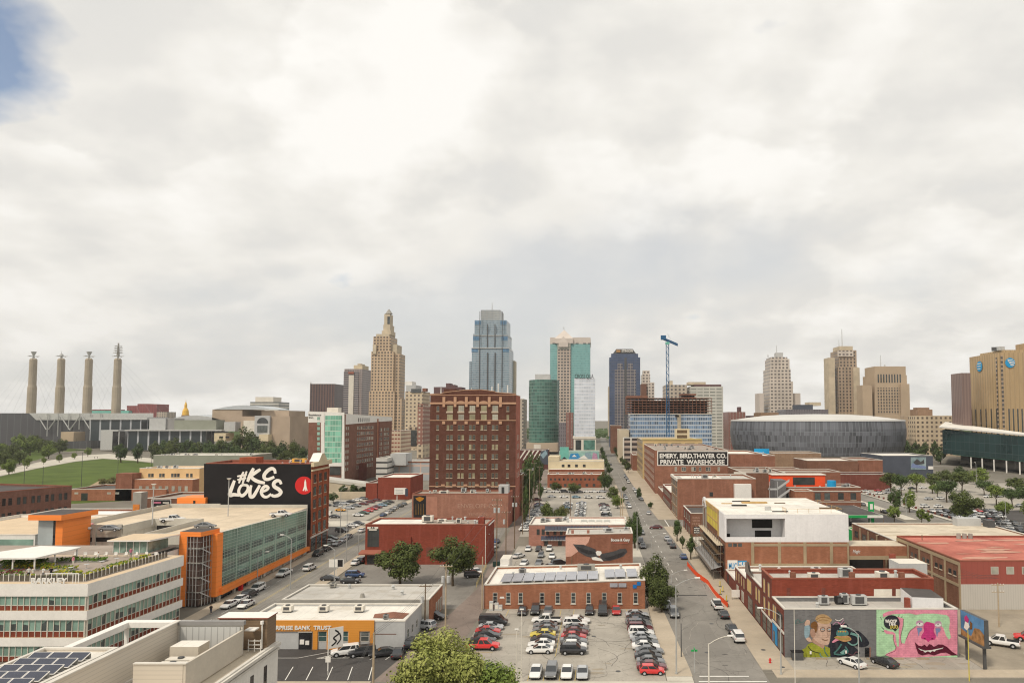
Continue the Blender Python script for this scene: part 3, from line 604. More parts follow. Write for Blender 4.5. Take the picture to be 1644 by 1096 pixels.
for c in dc:decal(R,'spandrel',[(c - 5.5,662.6),(c+5.5,662.6),(c+5.5,660),(c - 5.5,660)],275,'sill',.1)
band(R,f[0],-.1,x1 - x0+.1,PZ(648.5,275),PZ(645.6,275),'pinkbrick_trim',.28,'cornice');band(R,f[0],-.1,x1 - x0+.1,PZ(675.2,275),PZ(674,275),'pinkbrick_trim',.2,'belt_course');band(R,f[0],-.1,x1 - x0+.1,PZ(781,275),PZ(779.6,275),'pinkbrick_trim',.2,'belt_course')
for c in dc:
 b=M();o=[(c+7*cos(a),646.6 - 3.2*sin(a)) for a in [pi*i/8 for i in range(9)]];i_=[(c+6*cos(a),648.6 - 2.6*sin(a)) for a in [pi*i/8 for i in range(9)]]
 for k in range(8):
  p=[P(*o[k],275),P(*o[k+1],275),P(*i_[k+1],275),P(*i_[k],275)];b.face([(q.x,274.66,q.z) for q in p][::-1],'pinkbrick_trim');b.face([(p[0].x,274.66,p[0].z),(p[0].x,275,p[0].z),(p[1].x,275,p[1].z),(p[1].x,274.66,p[1].z)],'pinkbrick_trim')
 put(R,b,'arch')
for c in (712.8,730.8,748.8,767,785.5,803.6):
 b=M();xx=PX(c,275,45);b.box(xx - .55,xx+.55,274.6,275.02,PZ(647,275),PZ(637,275),'pinkbrick_trim');b.box(xx - .5,xx+.5,274.62,275.02,PZ(653,275),PZ(648.4,275),'pinkbrick_trim');put(R,b,'pilaster_block')
 b=M();b.box(xx - .6,xx+.6,274.68,275.02,PZ(680.5,275),PZ(676,275),'pinkbrick_trim');put(R,b,'bracket')
 b=M();b.box(xx - .7,xx+.7,274.68,275.02,PZ(779.4,275),PZ(777,275),'pinkbrick_trim');put(R,b,'bracket')
par=[(690,633),(710,632),(712,630.5),(722,629),(748,626.2),(772,625.6),(794,628.6),(796,630),(808,631),(828,632.4)]
b=M()
for a,c in zip(par,par[1:]):
 p,q=P(*a,275),P(*c,275);b.prism([(p.x,274.98),(q.x,274.98),(q.x,275.4),(p.x,275.4)],49.2,[p.z,q.z,q.z,p.z],'br_dark','pinkbrick_trim');b.prism([(p.x,274.9),(q.x,274.9),(q.x,275.5),(p.x,275.5)],[p.z,q.z,q.z,p.z],[p.z+.25,q.z+.25,q.z+.25,p.z+.25],'pinkbrick_trim')
put(R,b,'gabled_parapet')
for p,h in ((757,4),(763,2),(790,5),(800,7),(806,4),(815,6)):b=M();xx=PX(p,282,50);b.tube([(xx,282,48.4),(xx,282,50+h*.6)],.3 if h > 4 else .12,'white');put(R,b,'antenna')
b=M();b.box(x0+4,x0+9,281,287,48.4,52,'br_dark');put(R,b,'roof_house')
for z in zr[1:6]:windows(R,f[1],[5,10],[z],1.0,1.9,'single')
pl=rect(-60,-32.2,290.2,302);R=bld('brick_building','lower brick wing standing behind the tall dark red brick block',pl,17,'br_mid','roof_dark','coping')
pl=[(-118.6,211.2),(-86.5,210.5),(-87.5,226.8),(-119.6,227.6)]
Y0=210.6
R=bld('brick_loft_building','six-storey red brick block whose side wall is painted black with white brush lettering',pl,26.6,['br_mid','br_red2','br_mid','br_mid'] if brick('br_red2',(.42,.12,.055)) else 0,'roof_red','cop_red',.7)
f=faces(pl)
def zk(x,y,off=0):p=P(300+x/5.1375,720+y/5.1375,Y0);k=(p.x+86.5)/-32.1;return (p.x,Y0 - .12+.7*k - off,p.z)
b=M();b.face([zk(132,760),zk(1022,668),zk(1026,128),zk(132,124)],'blackwall');put(R,b,'painted_wall')
b=M();w=21
SK=[([(425,285),(440,240),(464,190)],15),([(455,290),(470,240),(490,186)],15),([(410,228),(450,222),(492,212)],13),([(412,256),(450,250),(486,242)],13),
      ([(497,272),(520,215),(548,160)],24),([(605,170),(565,195),(522,228)],22),([(520,222),(545,250),(590,272),(642,282)],24),
      ([(728,205),(722,175),(700,163),(668,178),(637,215),(640,245),(670,252),(720,232)],24),
      ([(388,262),(370,310),(348,380),(385,378),(428,384)],25),([(478,297),(445,305),(425,340),(428,372),(452,388),(480,368),(500,335),(496,305),(470,300)],21),
      ([(528,300),(518,345),(520,392),(545,392),(575,345),(600,300)],23),([(620,355),(655,340),(670,322),(650,308),(625,325),(612,360),(630,392),(662,396),(695,372)],21),
      ([(778,292),(765,266),(738,264),(716,286),(722,312),(758,335),(775,358),(755,382),(718,390),(696,380)],25)]
for i,(pts,ww) in enumerate(SK):
 sp_=spline(pts,5);n=len(sp_);ws=[ww*1.2*(.75+.3*sin(pi*k/(n - 1))) for k in range(n)]
 stroke(b,sp_,ws,'white',lambda X,Yy,o:zk(X,Yy,o),.03+.004*i)
put(R,b,'painted_lettering')
b=M();c0=[(967+74*cos(2*pi*i/36),302+74*sin(2*pi*i/36)) for i in range(36)];c0=[(min(x,1022),y) for x,y in c0]
b.poly([zk(x,y,.03) for x,y in c0[::-1]],'red');put(R,b,'painted_disc')
b=M();b.poly([zk(x,y,.06) for x,y in [(978,248),(986,275),(988,310),(998,345),(990,348),(984,330),(980,350),(976,350),(972,330),(963,348),(956,345),(968,310),(970,275)][::-1]],'white');put(R,b,'painted_rocket')
E=f[1];Ln=E.len
for k,z in enumerate((5.3,9.2,13.0,16.8,20.6)):windows(R,E,[Ln*.2,Ln*.5,Ln*.8],[z],2.3,2.5 if k else 2.7,'rocket')
for u in (.35,Ln*.35,Ln*.65,Ln - .35):band(R,E,u - .35,u+.35,4.7,24,'br_red2',.25,'pilaster')
band(R,E,.1,Ln,4.3,4.75,'coping',.3,'belt_course');windows(R,E,[Ln*.18,Ln*.5,Ln*.82],[.2],4.2,3.9,'store','shop_window')
band(R,E,-.4,Ln+.5,25.6,26.9,'cream',.9,'cornice');band(R,E,0,Ln,24.2,24.7,'cream',.35,'belt_course')
b=M();b.T=E.T();m_=Ln*.5
b.poly([(m_ - 4.2,-.8,26.9),(m_+4.2,-.8,26.9),(m_+1,-.8,29.3),(m_ - 1,-.8,29.3)],'cream');b.face([(m_ - 4.2,-.8,26.9),(m_ - 1,-.8,29.3),(m_ - 1,2,29.3),(m_ - 4.2,2,26.9)],'white');b.face([(m_+1,-.8,29.3),(m_+4.2,-.8,26.9),(m_+4.2,2,26.9),(m_+1,2,29.3)],'white');b.face([(m_ - 1,-.8,29.3),(m_+1,-.8,29.3),(m_+1,2,29.3),(m_ - 1,2,29.3)],'white');b.poly([(m_+4.2,2,26.9),(m_ - 4.2,2,26.9),(m_ - 1,2,29.3),(m_+1,2,29.3)],'cream');put(R,b,'pediment')
b=M();b.box(-110,-105,214,219,26,28.2,'br_red2');put(R,b,'roof_house');clutter(R,-98,-89,213,225,26,8,8);ac(R,-95,222,26,4,2,1.2,'gold')
GC1,GC2=(-84.0,155.0),(-86.9,207.2)
R=thing('parking_garage','parking garage with a green glass side framed in orange and a rooftop car deck','parking garage',(-100,180,0))
b=M()
D=[[(-128,167),(-113.5,167),(-113.5,209.5),(-128,209.5)],[(-113.4,179),(-85.4,179),GC2,(-87,209.5),(-113.4,209.5)],[(-101,156),(-84.2,156),(-85.4,178.9),(-101,178.9)]]
for d in D:b.walls(d,0,13.55,'conc_v');b.flat(d,13.55,'deck')
lo=rect(-113.4,-101.1,156,178.9);b.walls(lo,0,10.4,'conc_v');b.flat(lo,10.4,'deck');put(R,b,'deck')
b=M()
for (a,c,z,h) in [((-128,167),(-113.5,167),13.55,1.3),((-113.5,167),(-113.5,179),13.55,1.1),((-113.4,179),(-101,179),13.55,1.1),((-101,179),(-101,156),13.55,1.1),((-101,156),(-90,155.8),13.0,1.6),((-128,209.5),(-113,209.5),13.55,1.2),((-113,209.5),(-87,209.5),13.55,.9),((-128,209),(-128,167),13.55,1.2),((-113.3,156.2),(-101.2,156.2),10.4,1.0)]:
 fc=Face(a,c);b.T=fc.T();b.box(0,fc.len,-.15,.15,z - .9,z+h,'concrete');b.T=None
put(R,b,'parapet')
b=M();b.box(-127.5,-114,166.86,166.99,10.9,11.9,'black');b.box(-113.2,-113.1,160,170,8,9,'black');b.box(-112.6,-102,178.75,178.89,10.9,12.9,'black');put(R,b,'opening')
for x in (-127.5,-120,-113.9):b=M();b.box(x - .4,x+.4,166.7,167.0,0,15,'concrete');put(R,b,'pier')
fe=Face(GC1,GC2);Lg=fe.len
facade('gl_green',(.50,.58,.50),(.16,.30,.24),2.0,3.45,.93,.93,0,-.6,.35,spandrel=None)
b=M();b.T=fe.T()
def gz0(u):return 3.0 - .7*u/Lg
def gz1(u):return 15.0 - 1.9*u/Lg
b.face([(0,-.5,gz0(0)),(Lg,-.5,gz0(Lg)),(Lg,-.5,gz1(Lg)),(0,-.5,gz1(0))],'gl_base' if glassm('gl_base',(.20,.34,.27),.1,.35,.12) else 0)
b.face([(0,-.5,gz1(0)),(Lg,-.5,gz1(Lg)),(Lg,.3,gz1(Lg)),(0,.3,gz1(0))],'concrete');b.face([(Lg,-.5,gz0(Lg)),(Lg,.3,gz0(Lg)),(Lg,.3,gz1(Lg)),(Lg,-.5,gz1(Lg))],'gl_base');put(R,b,'glass_wall')
for i in range(4):
 b=M();b.T=fe.T()
 for k in range(7):
  ua,ub=k*Lg/7+.9,(k+1)*Lg/7 - .6
  za=lambda u,t:gz0(u)+(gz1(u) - gz0(u))*t
  t0,t1=.02+i*.245,.02+i*.245+.135
  if i==3:continue
  b.face([(ua,-.53,za(ua,t0)),(ub,-.53,za(ub,t0)),(ub,-.53,za(ub,t1)),(ua,-.53,za(ua,t1))],'gl_dk' if glassm('gl_dk',(.055,.10,.095),.08,.35,.4) else 0)
 if b.f:put(R,b,'window_band')
b=M();b.T=fe.T();nv=35
for k in range(nv+1):
 u=k*Lg/nv;t=.09 if k % 5 else .28
 b.face([(u - t/2,-.58,gz0(u)),(u+t/2,-.58,gz0(u)),(u+t/2,-.58,gz1(u)),(u - t/2,-.58,gz1(u))],'mull' if mat('mull',(.42,.52,.44),.5,0) else 0)
for t in [i/16 for i in range(1,16)]:
 za=lambda u:gz0(u)+(gz1(u) - gz0(u))*t
 b.face([(0,-.57,za(0) - .04),(Lg,-.57,za(Lg) - .04),(Lg,-.57,za(Lg)+.04),(0,-.57,za(0)+.04)],'mull')
put(R,b,'mullions')
b=M();b.T=fe.T()
b.prism([(-.6,-1.3),(Lg+1.2,-1.3),(Lg+1.2,0),(-.6,0)],[1.55,1.2,1.2,1.55],[3.0,2.3,2.3,3.0],'panel_or','orange',True);put(R,b,'orange_band')
for k in range(8):b=M();b.T=fe.T();u=k*Lg/7.2;b.box(u,u+.7,-.4,.2,0,1.9,'concrete');put(R,b,'pier')
b=M();b.T=fe.T();b.box(.3,Lg,.1,.3,.05,2.6,'g_black');put(R,b,'shopfront')
b=M();b.T=fe.T();b.box(9,9.9,-1.25,-.45,.13,1.6,'red');b.box(19,21,-.5,-.3,.8,1.6,'red');b.box(23,24,-.6,-.42,.3,1.8,'white');put(R,b,'shop_sign')
T=[(-89.6,150.2),(-85.0,149.5),(-84.05,154.8),(-89.6,154.9)]
b=M();b.prism(inset(T,-.15),14.9,15.9,'panel_or','roof_dark',True)
b.prism([(-89.8,150.0),(-88.1,149.85),(-88.1,151.2),(-89.8,151.3)],0.2,14.95,'panel_or');b.prism([(-85.0,153.0),(-83.3,153.0),(-83.2,155.2),(-84.9,155.2)],1.4,14.95,'panel_or');put(R,b,'orange_frame')
b=M();b.walls(inset(T,.35),.2,14.9,'g_rust' if glassm('g_rust',(.085,.05,.04),.15,.5,.5) else 0);put(R,b,'stair_glass')
for i in range(4):
 b=M();b.prism(inset(T,.2),3.0+3.1*i,3.2+3.1*i,'conc_dk',None,True);put(R,b,'stair_landing')
 fE_=Face(T[1],T[2]);b=M();b.T=fE_.T();z=3.2+3.1*i;b.face([(.4,-.02,z),(.4,-.02,z - .25),(3.2,-.02,z - 1.75),(3.2,-.02,z - 1.5)],'ltgrey');put(R,b,'stair_flight')
for fc in (Face(T[0],T[1]),Face(T[1],T[2])):
 b=M();b.T=fc.T()
 for k in range(1,6):u=fc.len*k/6;b.box(u - .035,u+.035,-.05,.05,.2,14.9,'metal')
 for k in range(1,10):z=.2+1.5*k;b.box(.1,fc.len,-.04,.04,z,z+.05,'grey')
 put(R,b,'mullions')
b=M();b.box(-126.3,-117.8,210,218,12,16.4,'panel_or');b.box(-121.4,-120.8,209.9,210,13.6,15.6,'black');put(R,b,'stair_house')
R=thing('lift_tower','orange lift tower with grey glazed front at the left end of the parking garage','tower',(-123,160,0))
b=M();b.box(-126.5,-122.6,158.1,166.8,0,17.3,'g_ltgrey' if glassm('g_ltgrey',(.42,.46,.46),.2,.12) else 0);put(R,b,'glass_wall');b=M();b.box(-122.5,-120.9,158,166.8,0,17.3,'panel_or');b.box(-123.1,-122.5,158.05,158.2,0,17.3,'g_black');put(R,b,'wall')
b=M();b.prism([(-128,157),(-120.4,156.8),(-119.5,167.2),(-128,167.4)],17.3,18.5,'panel_or','roof_dark',True);put(R,b,'roof')
pl=[(-140,116.5),(-85.1,116.5),(-83.7,140),(-90,140.5),(-90,152),(-140,152)]
R=thing('office_building','white office building with long bands of green windows and a planted roof terrace','building',(-100,130,0))
b=M();b.walls(pl[:3],0,12.0,'g_black',closed=False);b.walls([pl[2],pl[3],pl[4],pl[5],pl[0]],0,12.3,'white',closed=False);put(R,b,'wall')
o=inset(pl,-.5)
for z0,z1 in ((10.7,12.75),(6.85,8.35),(2.6,4.0)):
 b=M();b.walls([o[0],o[1],o[2],(pl[3][0],o[2][1])],z0,z1,'white',closed=False);b.flat([o[0],o[1],o[2],(pl[3][0] - .2,o[2][1]),(-140,o[2][1])],z1,'tanroof' if mat('tanroof',(.66,.52,.36),.85,.05,.3) else 0)
 b.poly([(*q,z0) for q in [(-140,140),pl[2],o[2],o[1],o[0]]],'white');put(R,b,'fascia_band')
fS,fE=Face(pl[0],pl[1]),Face(pl[1],pl[2])
glassm('g_off',(.22,.34,.28),.12,.25,.35);glassm('g_off2',(.05,.065,.065),.1,.3);mat('spbrown',(.23,.06,.035),.6,.1,.6)
for fc,l0 in ((fS,12),(fE,0)):
 n=int(round((fc.len - l0)/1.02))
 for z0,z1 in ((8.36,10.69),(4.01,6.84),(.1,2.59)):
  zs=z0+(z1 - z0)*.34;b=M();b.T=fc.T();b.box(l0,fc.len,-.22,-.1,z0,zs,'spbrown');put(R,b,'spandrel_panel')
  b=M();b.T=fc.T();rr=random.Random(int(z0*7+l0));u=l0
  for k in range(n):
   ua,ub=l0+k*(fc.len - l0)/n,l0+(k+1)*(fc.len - l0)/n;dk=rr.random() < .3
   b.face([(ua,-.2,zs),(ub,-.2,zs),(ub,-.2,z1),(ua,-.2,z1)],'g_off')
   if dk:b.face([(ua,-.205,zs),(ub,-.205,zs),(ub,-.205,zs+(z1 - zs)*rr.choice((.5,.65,1))),(ua,-.205,zs+(z1 - zs)*.5)][:3]+[(ua,-.205,zs+(z1 - zs)*.6)],'g_off2')
  put(R,b,'window_band')
  b=M();b.T=fc.T()
  for k in range(n+1):u=l0+k*(fc.len - l0)/n;t=.05 if k % 6 else .09;b.box(u - t,u+t,-.32,-.1,z0,z1,'mullw' if mat('mullw',(.60,.56,.48),.5,0) else 0,bottom=False)
  b.box(l0,fc.len,-.28,-.1,zs - .04,zs+.05,'mullw');put(R,b,'mullions')
b=M();b.flat([(-140,117.5),(-86,117.5),(-84.9,139.5),(-90.5,141),(-90.5,151.8),(-140,151.8)][:3]+[(-140,139.5)],12.76,'roof_gravel');b.flat(rect(-140,-90.5,139.6,151.8),12.7,'roof_gravel');put(R,b,'terrace')
b=M()
for fc,l0,l1,off in ((fS,20,fS.len - 1.6,1.4),(fE,1.4,fE.len - 1.5,1.6)):
 b.T=fc.T();b.box(l0,l1,off - .04,off,12.8,13.75,'railglass' if glassm('railglass',(.10,.09,.07),.2,.3) else 0)
 for k in range(int((l1 - l0)/.9)+1):u=l0+k*.9;b.box(u - .05,u+.05,off - .12,off - .05,12.75,14.0,'white',bottom=False)
put(R,b,'railing')
b=M()
q=lettering('BARKLEY',1.25,'white',R,Matrix.Translation((0,116.1,12.8)),.08,.04);fit(q,PX(53,116.5,13),PX(111,116.5,13));b.box(PX(73,116.5,13),PX(127,116.5,13),116.3,116.4,14.3,14.42,'white')
for p in (118,122.5,127):b.box(PX(p,116.5,13) - .05,PX(p,116.5,13)+.05,116.3,116.4,12.8,14.3,'white')
put(R,b,'sign_frame')
for (x,y,w,d,m,h) in [(-98,118.9,22,1.2,'yplant',.5),(-104,128,8,3,'yplant',.6),(-103,122,6,1.6,'redplant',.7),(-110,122.5,5,1.6,'redplant',.8),(-97.5,126.5,6,1.5,'yplant',.5),(-88.6,129,1.3,17,'yplant',.5),(-99,134,9,2,'plant',.5),(-108,131,8,4,'plant',.6),(-93,122.5,5,1.2,'yplant',.5)]:
 b=M();rr=random.Random(int(x*10));b.box(x - w/2,x+w/2,y - d/2,y+d/2,12.7,12.95,'conc_dk')
 for i in range(int(w*d*14)):
  px_,py_,s=x+rr.uniform(-w/2,w/2),y+rr.uniform(-d/2,d/2),rr.uniform(.12,.28);a=rr.uniform(0,pi);z=12.95+rr.uniform(0,h)
  b.face([(px_ - s*cos(a),py_ - s*sin(a),z),(px_+s*cos(a),py_+s*sin(a),z+rr.uniform(-.1,.1)),(px_+s*cos(a)*.6,py_+s*sin(a)*.6+s,z+s),(px_ - s*cos(a)*.6,py_ - s*sin(a)*.6+s,z+s*.8)],m if rr.random() < .6 else 'plant')
 put(R,b,'planter')
R2=thing('pergola','large flat white canopy on slim posts over the roof terrace','canopy',(-106,130,12.7))
b=M();b.prism([(-115,124.6),(-100.6,124.9),(-100.2,135.5),(-109.2,137)],15.0,15.25,'white',None,True);put(R2,b,'canopy')
for x,y in ((-101,125.3),(-100.6,135),(-104.9,125.3),(-101,130),(-109,136)):b=M();b.box(x - .09,x+.09,y - .09,y+.09,12.7,15.0,'white');put(R2,b,'post')
R2=thing('glass_pavilion','glass pavilion with a thin white roof on the roof terrace beside the garage','pavilion',(-96,146,12.7))
b=M();b.walls(rect(-99.2,-92.2,143.2,150),12.7,15.1,'g_pav'if glassm('g_pav',(.22,.32,.27),.1,.5,.8) else 0);put(R2,b,'glass_wall');b=M();b.prism([(-99.9,142.2),(-91.3,142.4),(-89.6,150.4),(-99.9,150.6)],15.1,15.4,'white','tanroof',True);put(R2,b,'roof')
for x in (-99.2,-97.9,-96.5,-95.1,-93.8,-92.3):b=M();b.box(x - .05,x+.05,143.1,143.2,12.7,15.1,'white');put(R2,b,'mullion')
R=bld('foreground_building','cream walled building at the near left with a timber clad roof room and screens',rect(-54.3,-43.5,52,95),9.9,'creamw' if mat('creamw',(.84,.80,.73),.7,.04,.3,streak=.1) else 0,'roof_tan','coping',.25,z0=0)
fe=Face((-43.5,52),(-43.5,95));windows(R,fe,[11+3.55*i for i in range(9)],[4.6],.75,3.3,'dark');band(R,fe,0,43,8.9,9.2,'coping',.22,'cornice');band(R,fe,0,43,9.5,9.85,'coping',.4,'cornice')
b=M();b.box(-50.1,-43.75,92.2,94.75,9.8,13.7,'wood_hz','white');b.box(-50.25,-43.6,92.05,94.9,13.7,13.86,'cop_red','white');put(R,b,'roof_room')
b=M();b.tube([(-44.3,91.95,9.9),(-44.3,91.95,13.2)],.09,'white');b.cyl(-44.3,91.9,13.1,13.5,.22,.22,'white');put(R,b,'vent_pipe')
b=M();b.box(-54.5,-54.2,62,90.3,9.5,13.9,'siding');b.box(-54.65,-54.05,62,90.45,13.9,14.05,'coping');b.box(-54.2,-45.9,90,90.3,9.8,13.9,'siding_g');b.box(-54.2,-45.7,89.85,90.45,13.5,14.02,'grey');b.box(-53.9,-46.2,89.86,89.99,10.2,13.3,'slats');b.box(-46.1,-45.8,77.4,89.9,9.8,12.9,'tan_siding');b.box(-51.6,-46.1,77.35,77.6,9.7,12.9,'siding');b.box(-51.6,-45.7,77.25,77.7,12.9,13.02,'coping');put(R,b,'plant_screen')
b=M();b.box(-52.5,-49,85.5,88,9.7,12.2,'tan_siding','roof_white');put(R,b,'plant_housing')
for i in range(4):ac(R,-50.2+.0*i,84.0 - 1.65*i,9.6,3.2,1.15,1.5,'offwhite')
b=M()
for i in range(3):b.box(-45.6,-43.9,90.9,91,10.2+.5*i,10.27+.5*i,'white')
for x in (-45.6,-44.8,-44.0):b.box(x,x+.07,90.9,91,9.9,11.4,'white')
b.box(-45.9,-44.6,90.5,91.8,12.6,12.75,'white');put(R,b,'railing')
R=bld('foreground_building','flat white roof with rows of dark solar panels at the bottom left corner',rect(-63.2,-54.8,50,79.5),14.0,'siding','roof_white','coping',.35)
for r_ in range(9):
 for c in range(3):
  x=-62.0+2.12*c+.0*r_;y=76.6 - 1.95*r_;b=M();b.face([(x,y - 1.35,14.0),(x+1.9,y - 1.35,14.0),(x+1.9,y,14.45),(x,y,14.45)],'solar');b.face([(x - .09,y - 1.44,13.955),(x+1.99,y - 1.44,13.955),(x+1.99,y+.07,14.457),(x - .09,y+.07,14.457)],'white');b.face([(x,y,14.45),(x+1.98,y,14.45),(x+1.98,y,13.7),(x,y,13.7)],'metal');b.face([(x+1.98,y - 1.35,14.0),(x+1.98,y - 1.35,13.9),(x+1.98,y,14.35),(x+1.98,y,14.45)],'white');put(R,b,'solar_panel')
R=thing('roof_frame','open white steel frame standing out over the pavement at the near left','frame',(-60,87,0))
b=M();b.box(-63.6,-62.6,79.6,93.0,12.3,13.0,'white');b.box(-63.6,-54.5,93.0,94.2,12.3,13.0,'white');put(R,b,'beam')
for x,y in ((-63.1,93.5),(-55.2,93.5)):b=M();b.box(x - .2,x+.2,y - .2,y+.2,0,12.3,'white');put(R,b,'post')
R=thing('renovated_building','brick building with a new white top storey, open recess and scaffolding on its street side','building',(46,190,0))
A,Bx,C,Dy=31.2,61.7,173.7,209.5
b=M();b.walls([(A,Dy),(A,C),(Bx,C),(Bx,Dy)],0,9.6,['br_brown','br_orange','br_mid','br_mid']);put(R,b,'brick_wall')
mat('whitewrap',(.80,.785,.78),.7,.04,.2,streak=.15)
b=M();b.box(A,Bx,C,Dy,15.35,16.4,'whitewrap','roof_white');b.box(46.0,Bx,C,Dy - .01,9.61,15.349,'whitewrap');b.box(A+.3,46,C+4.2,C+4.5,9.61,15.349,'whitewrap');b.box(A,45.99,C,C+.3,9.61,10.8,'whitewrap');b.box(A,A+.3,C,C+1.6,10.81,15.349,'whitewrap');b.box(A,A+.3,C+1.61,Dy,9.61,15.349,'br_brown');b.box(A+.31,45.9,C+.31,C+4.19,9.5,9.8,'conc_dk');put(R,b,'upper_storey')
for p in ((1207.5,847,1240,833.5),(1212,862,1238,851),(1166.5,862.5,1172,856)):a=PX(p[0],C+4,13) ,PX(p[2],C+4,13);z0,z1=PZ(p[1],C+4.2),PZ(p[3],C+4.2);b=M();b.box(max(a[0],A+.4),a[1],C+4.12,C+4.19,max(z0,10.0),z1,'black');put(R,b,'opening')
b=M()
for i,p in enumerate((1208.5,1251.5,1292.5,1335,1363)):x=PX(p,C,5);b.box(x - .38,min(x+.38,Bx),C - .12,C,2.4,9.59,'br_conc' if mat('br_conc',(.40,.31,.20),.9,.08,.3) else 0)
b.box(PX(1206,C,7),Bx,C - .1,C,8.6,9.2,'br_conc');b.box(PX(1206,C,7),Bx,C - .1,C,3.6,4.4,'br_conc');put(R,b,'concrete_frame')
mat('gr_blue',(.05,.28,.55),.8,.1,.5)
b=M();b.box(PX(1168,C,4),PX(1184,C,4),C - .04,C,3.0,5.2,'white');put(R,b,'graffiti');b=M();b.box(PX(1184.5,C,4),PX(1199,C,4),C - .045,C,3.6,5.1,'gr_blue');put(R,b,'graffiti')
q=lettering('MUG',1.9,'gr_blue',R,Matrix.Translation((35.5,C - .05,3.2)),.02,.05);fit(q,PX(1170,C,4),PX(1183,C,4))
q=lettering('MUG',1.4,'white',R,Matrix.Translation((35.5,C - .06,3.8)),.02,.05);fit(q,PX(1186,C,4),PX(1198,C,4))
for p in (1172,1180,1188):decal(R,'window',[(p - 3,877),(p+3,877),(p+3,871.5),(p - 3,871.5)],C,'g_dark',.05)
fw=Face((A,Dy),(A,C))
band(R,fw,6.5,25,10.6,15.1,'yellow',.14,'yellow_sheeting');band(R,fw,25.2,27,9.6,16,'plywood',.2,'timber_panel');band(R,fw,0,27,15.2,16.3,'plywood',.25,'timber_panel');band(R,fw,27.1,35.5,9.7,16.3,'whitewrap',.12,'white_panel')
for u in (8,12.5,17,21.5):band(R,fw,u,u+.2,10.6,15.1,'plywood',.2,'timber_post')
band(R,fw,6.5,25,12.6,13.0,'plywood',.22,'timber_rail')
for u in (3,8,13,18,23,28,33):windows(R,fw,[u],[6.2,2.0],2.4,2.4,'store')
b=M();b.T=fw.T()
for k in range(9):a=pi*k/8;b.box(3 - 2.4*cos(a) - .3,3 - 2.4*cos(a)+.3,-.5,0,14.2+1.9*sin(a),15.2+1.9*sin(a),'whitewrap')
b.box(.3,.8,-.4,0,5,14.5,'conc_dk');b.box(5.2,5.7,-.4,0,5,14.5,'conc_dk');put(R,b,'arched_gable')
for (x,y,w,d,m,h) in ((40,196,7,1.6,'plywood',.35),(36,190,4,1,'black',.3),(38,200,5,.8,'black',.2),(44,178,4,.5,'black',.2),(43,181,1.4,1.2,'metal',.9),(58,184,5,1,'wood',.3),(49,196,3,.5,'wood',.2),(34,195,3,.4,'plywood',.2)):
 b=M();b.box(x,x+w,y,y+d,16.38,16.42+h,m);put(R,b,'roof_material')
b=M()
for x0,y0,x1,y1 in ((47,176,61,176),(61,176,61,196),(47,176,47,180)):
 for k in range(6):x,y=x0+(x1 - x0)*k/5,y0+(y1 - y0)*k/5;b.box(x - .03,x+.03,y - .03,y+.03,16.4,17.5,'plywood')
 b.tube([(x0,y0,17.4),(x1,y1,17.4)],.03,'plywood',4)
put(R,b,'roof_railing')
S=thing('scaffolding','steel scaffolding with plank decks along the street side of the renovated building','scaffold',(29.5,190,0))
b=M()
for x in (28.4,30.2):
 for y in [175+3.0*k for k in range(12)]:b.tube([(x,y,.13),(x,y,10.3 if x > 29 else 6.5)],.05,'scaf',4)
 for z in (2.2,4.3,6.4,8.5):b.tube([(x,175,z),(x,208,z)],.04,'scaf',4)
for y in [175+3.0*k for k in range(12)]:
 for z in (2.2,4.3,6.4):b.tube([(28.4,y,z),(30.2,y,z)],.04,'scaf',4)
 b.tube([(28.4,y,2.2),(28.4,y+3,4.3)],.03,'scaf',4)
put(S,b,'frame')
for z in (4.35,6.45,8.55):b=M();b.box(29.3,30.9,175,208,z,z+.08,'stone' if z > 8 else 'wood');put(S,b,'plank_deck')
b=M();b.face([(27.6,174.5,2.7),(27.6,205,2.7),(30.4,205,3.5),(30.4,174.5,3.5)][::-1],'grey');b.face([(27.6,174.5,2.66),(27.6,205,2.66),(30.4,205,3.46),(30.4,174.5,3.46)],'grey');b.box(27.5,27.65,174.5,205,2.55,3.2,'scaf');put(S,b,'shed_roof')
R=thing('bridge_link','brick bridge link between the renovated building and the long warehouse','bridge',(69,176,0))
b=M();b.box(61.75,76.1,174,182,6.2,8.6,'br_orange','roof_tan');b.box(61.75,76.1,173.9,182.1,5.3,6.2,'br_conc');b.box(61.8,62.6,182.5,206,0,9,'br_mid');put(R,b,'wall');b=M();b.box(61.76,76.1,189,189.3,0,6.3,'black');put(R,b,'garage_opening')
q=lettering('Magic',1.2,'white',R,Matrix.Translation((66,173.93,6.9)),.02,.0,.3);fit(q,PX(1369,174,7),PX(1381,174,7))
def plyfront(R,f,u0,u1,nwin,zs,h,w=1.1):windows(R,f,[u0+(u1 - u0)*(i+.5)/nwin for i in range(nwin)],zs,w,h,'board')
pl=rect(31.2,60.5,118.6,126.7);R=bld('mural_building','low building carrying a grey mural of a man beside a pink and green face mural',pl,8.0,['br_grey','br_mid','br_mid','br_deep'],'roof_grey','coping',.75);RM=R
f=faces(pl);plyfront(R,f[3],0.3,3.0,2,[4.3],2.6);windows(R,f[3],[5.4],[4.3],3.4,2.4,'store');windows(R,f[3],[5.6],[.2],3.6,3.1,'store','shop_window');b=M();b.T=f[3].T();b.box(.2,3.4,-.08,0,.3,3.6,'gr_blue');b.box(.9,1.9,-.12,0,.2,2.4,'g_black');put(R,b,'blue_shopfront')
band(R,f[3],0,8.1,3.75,4.1,'coping',.15,'belt_course')
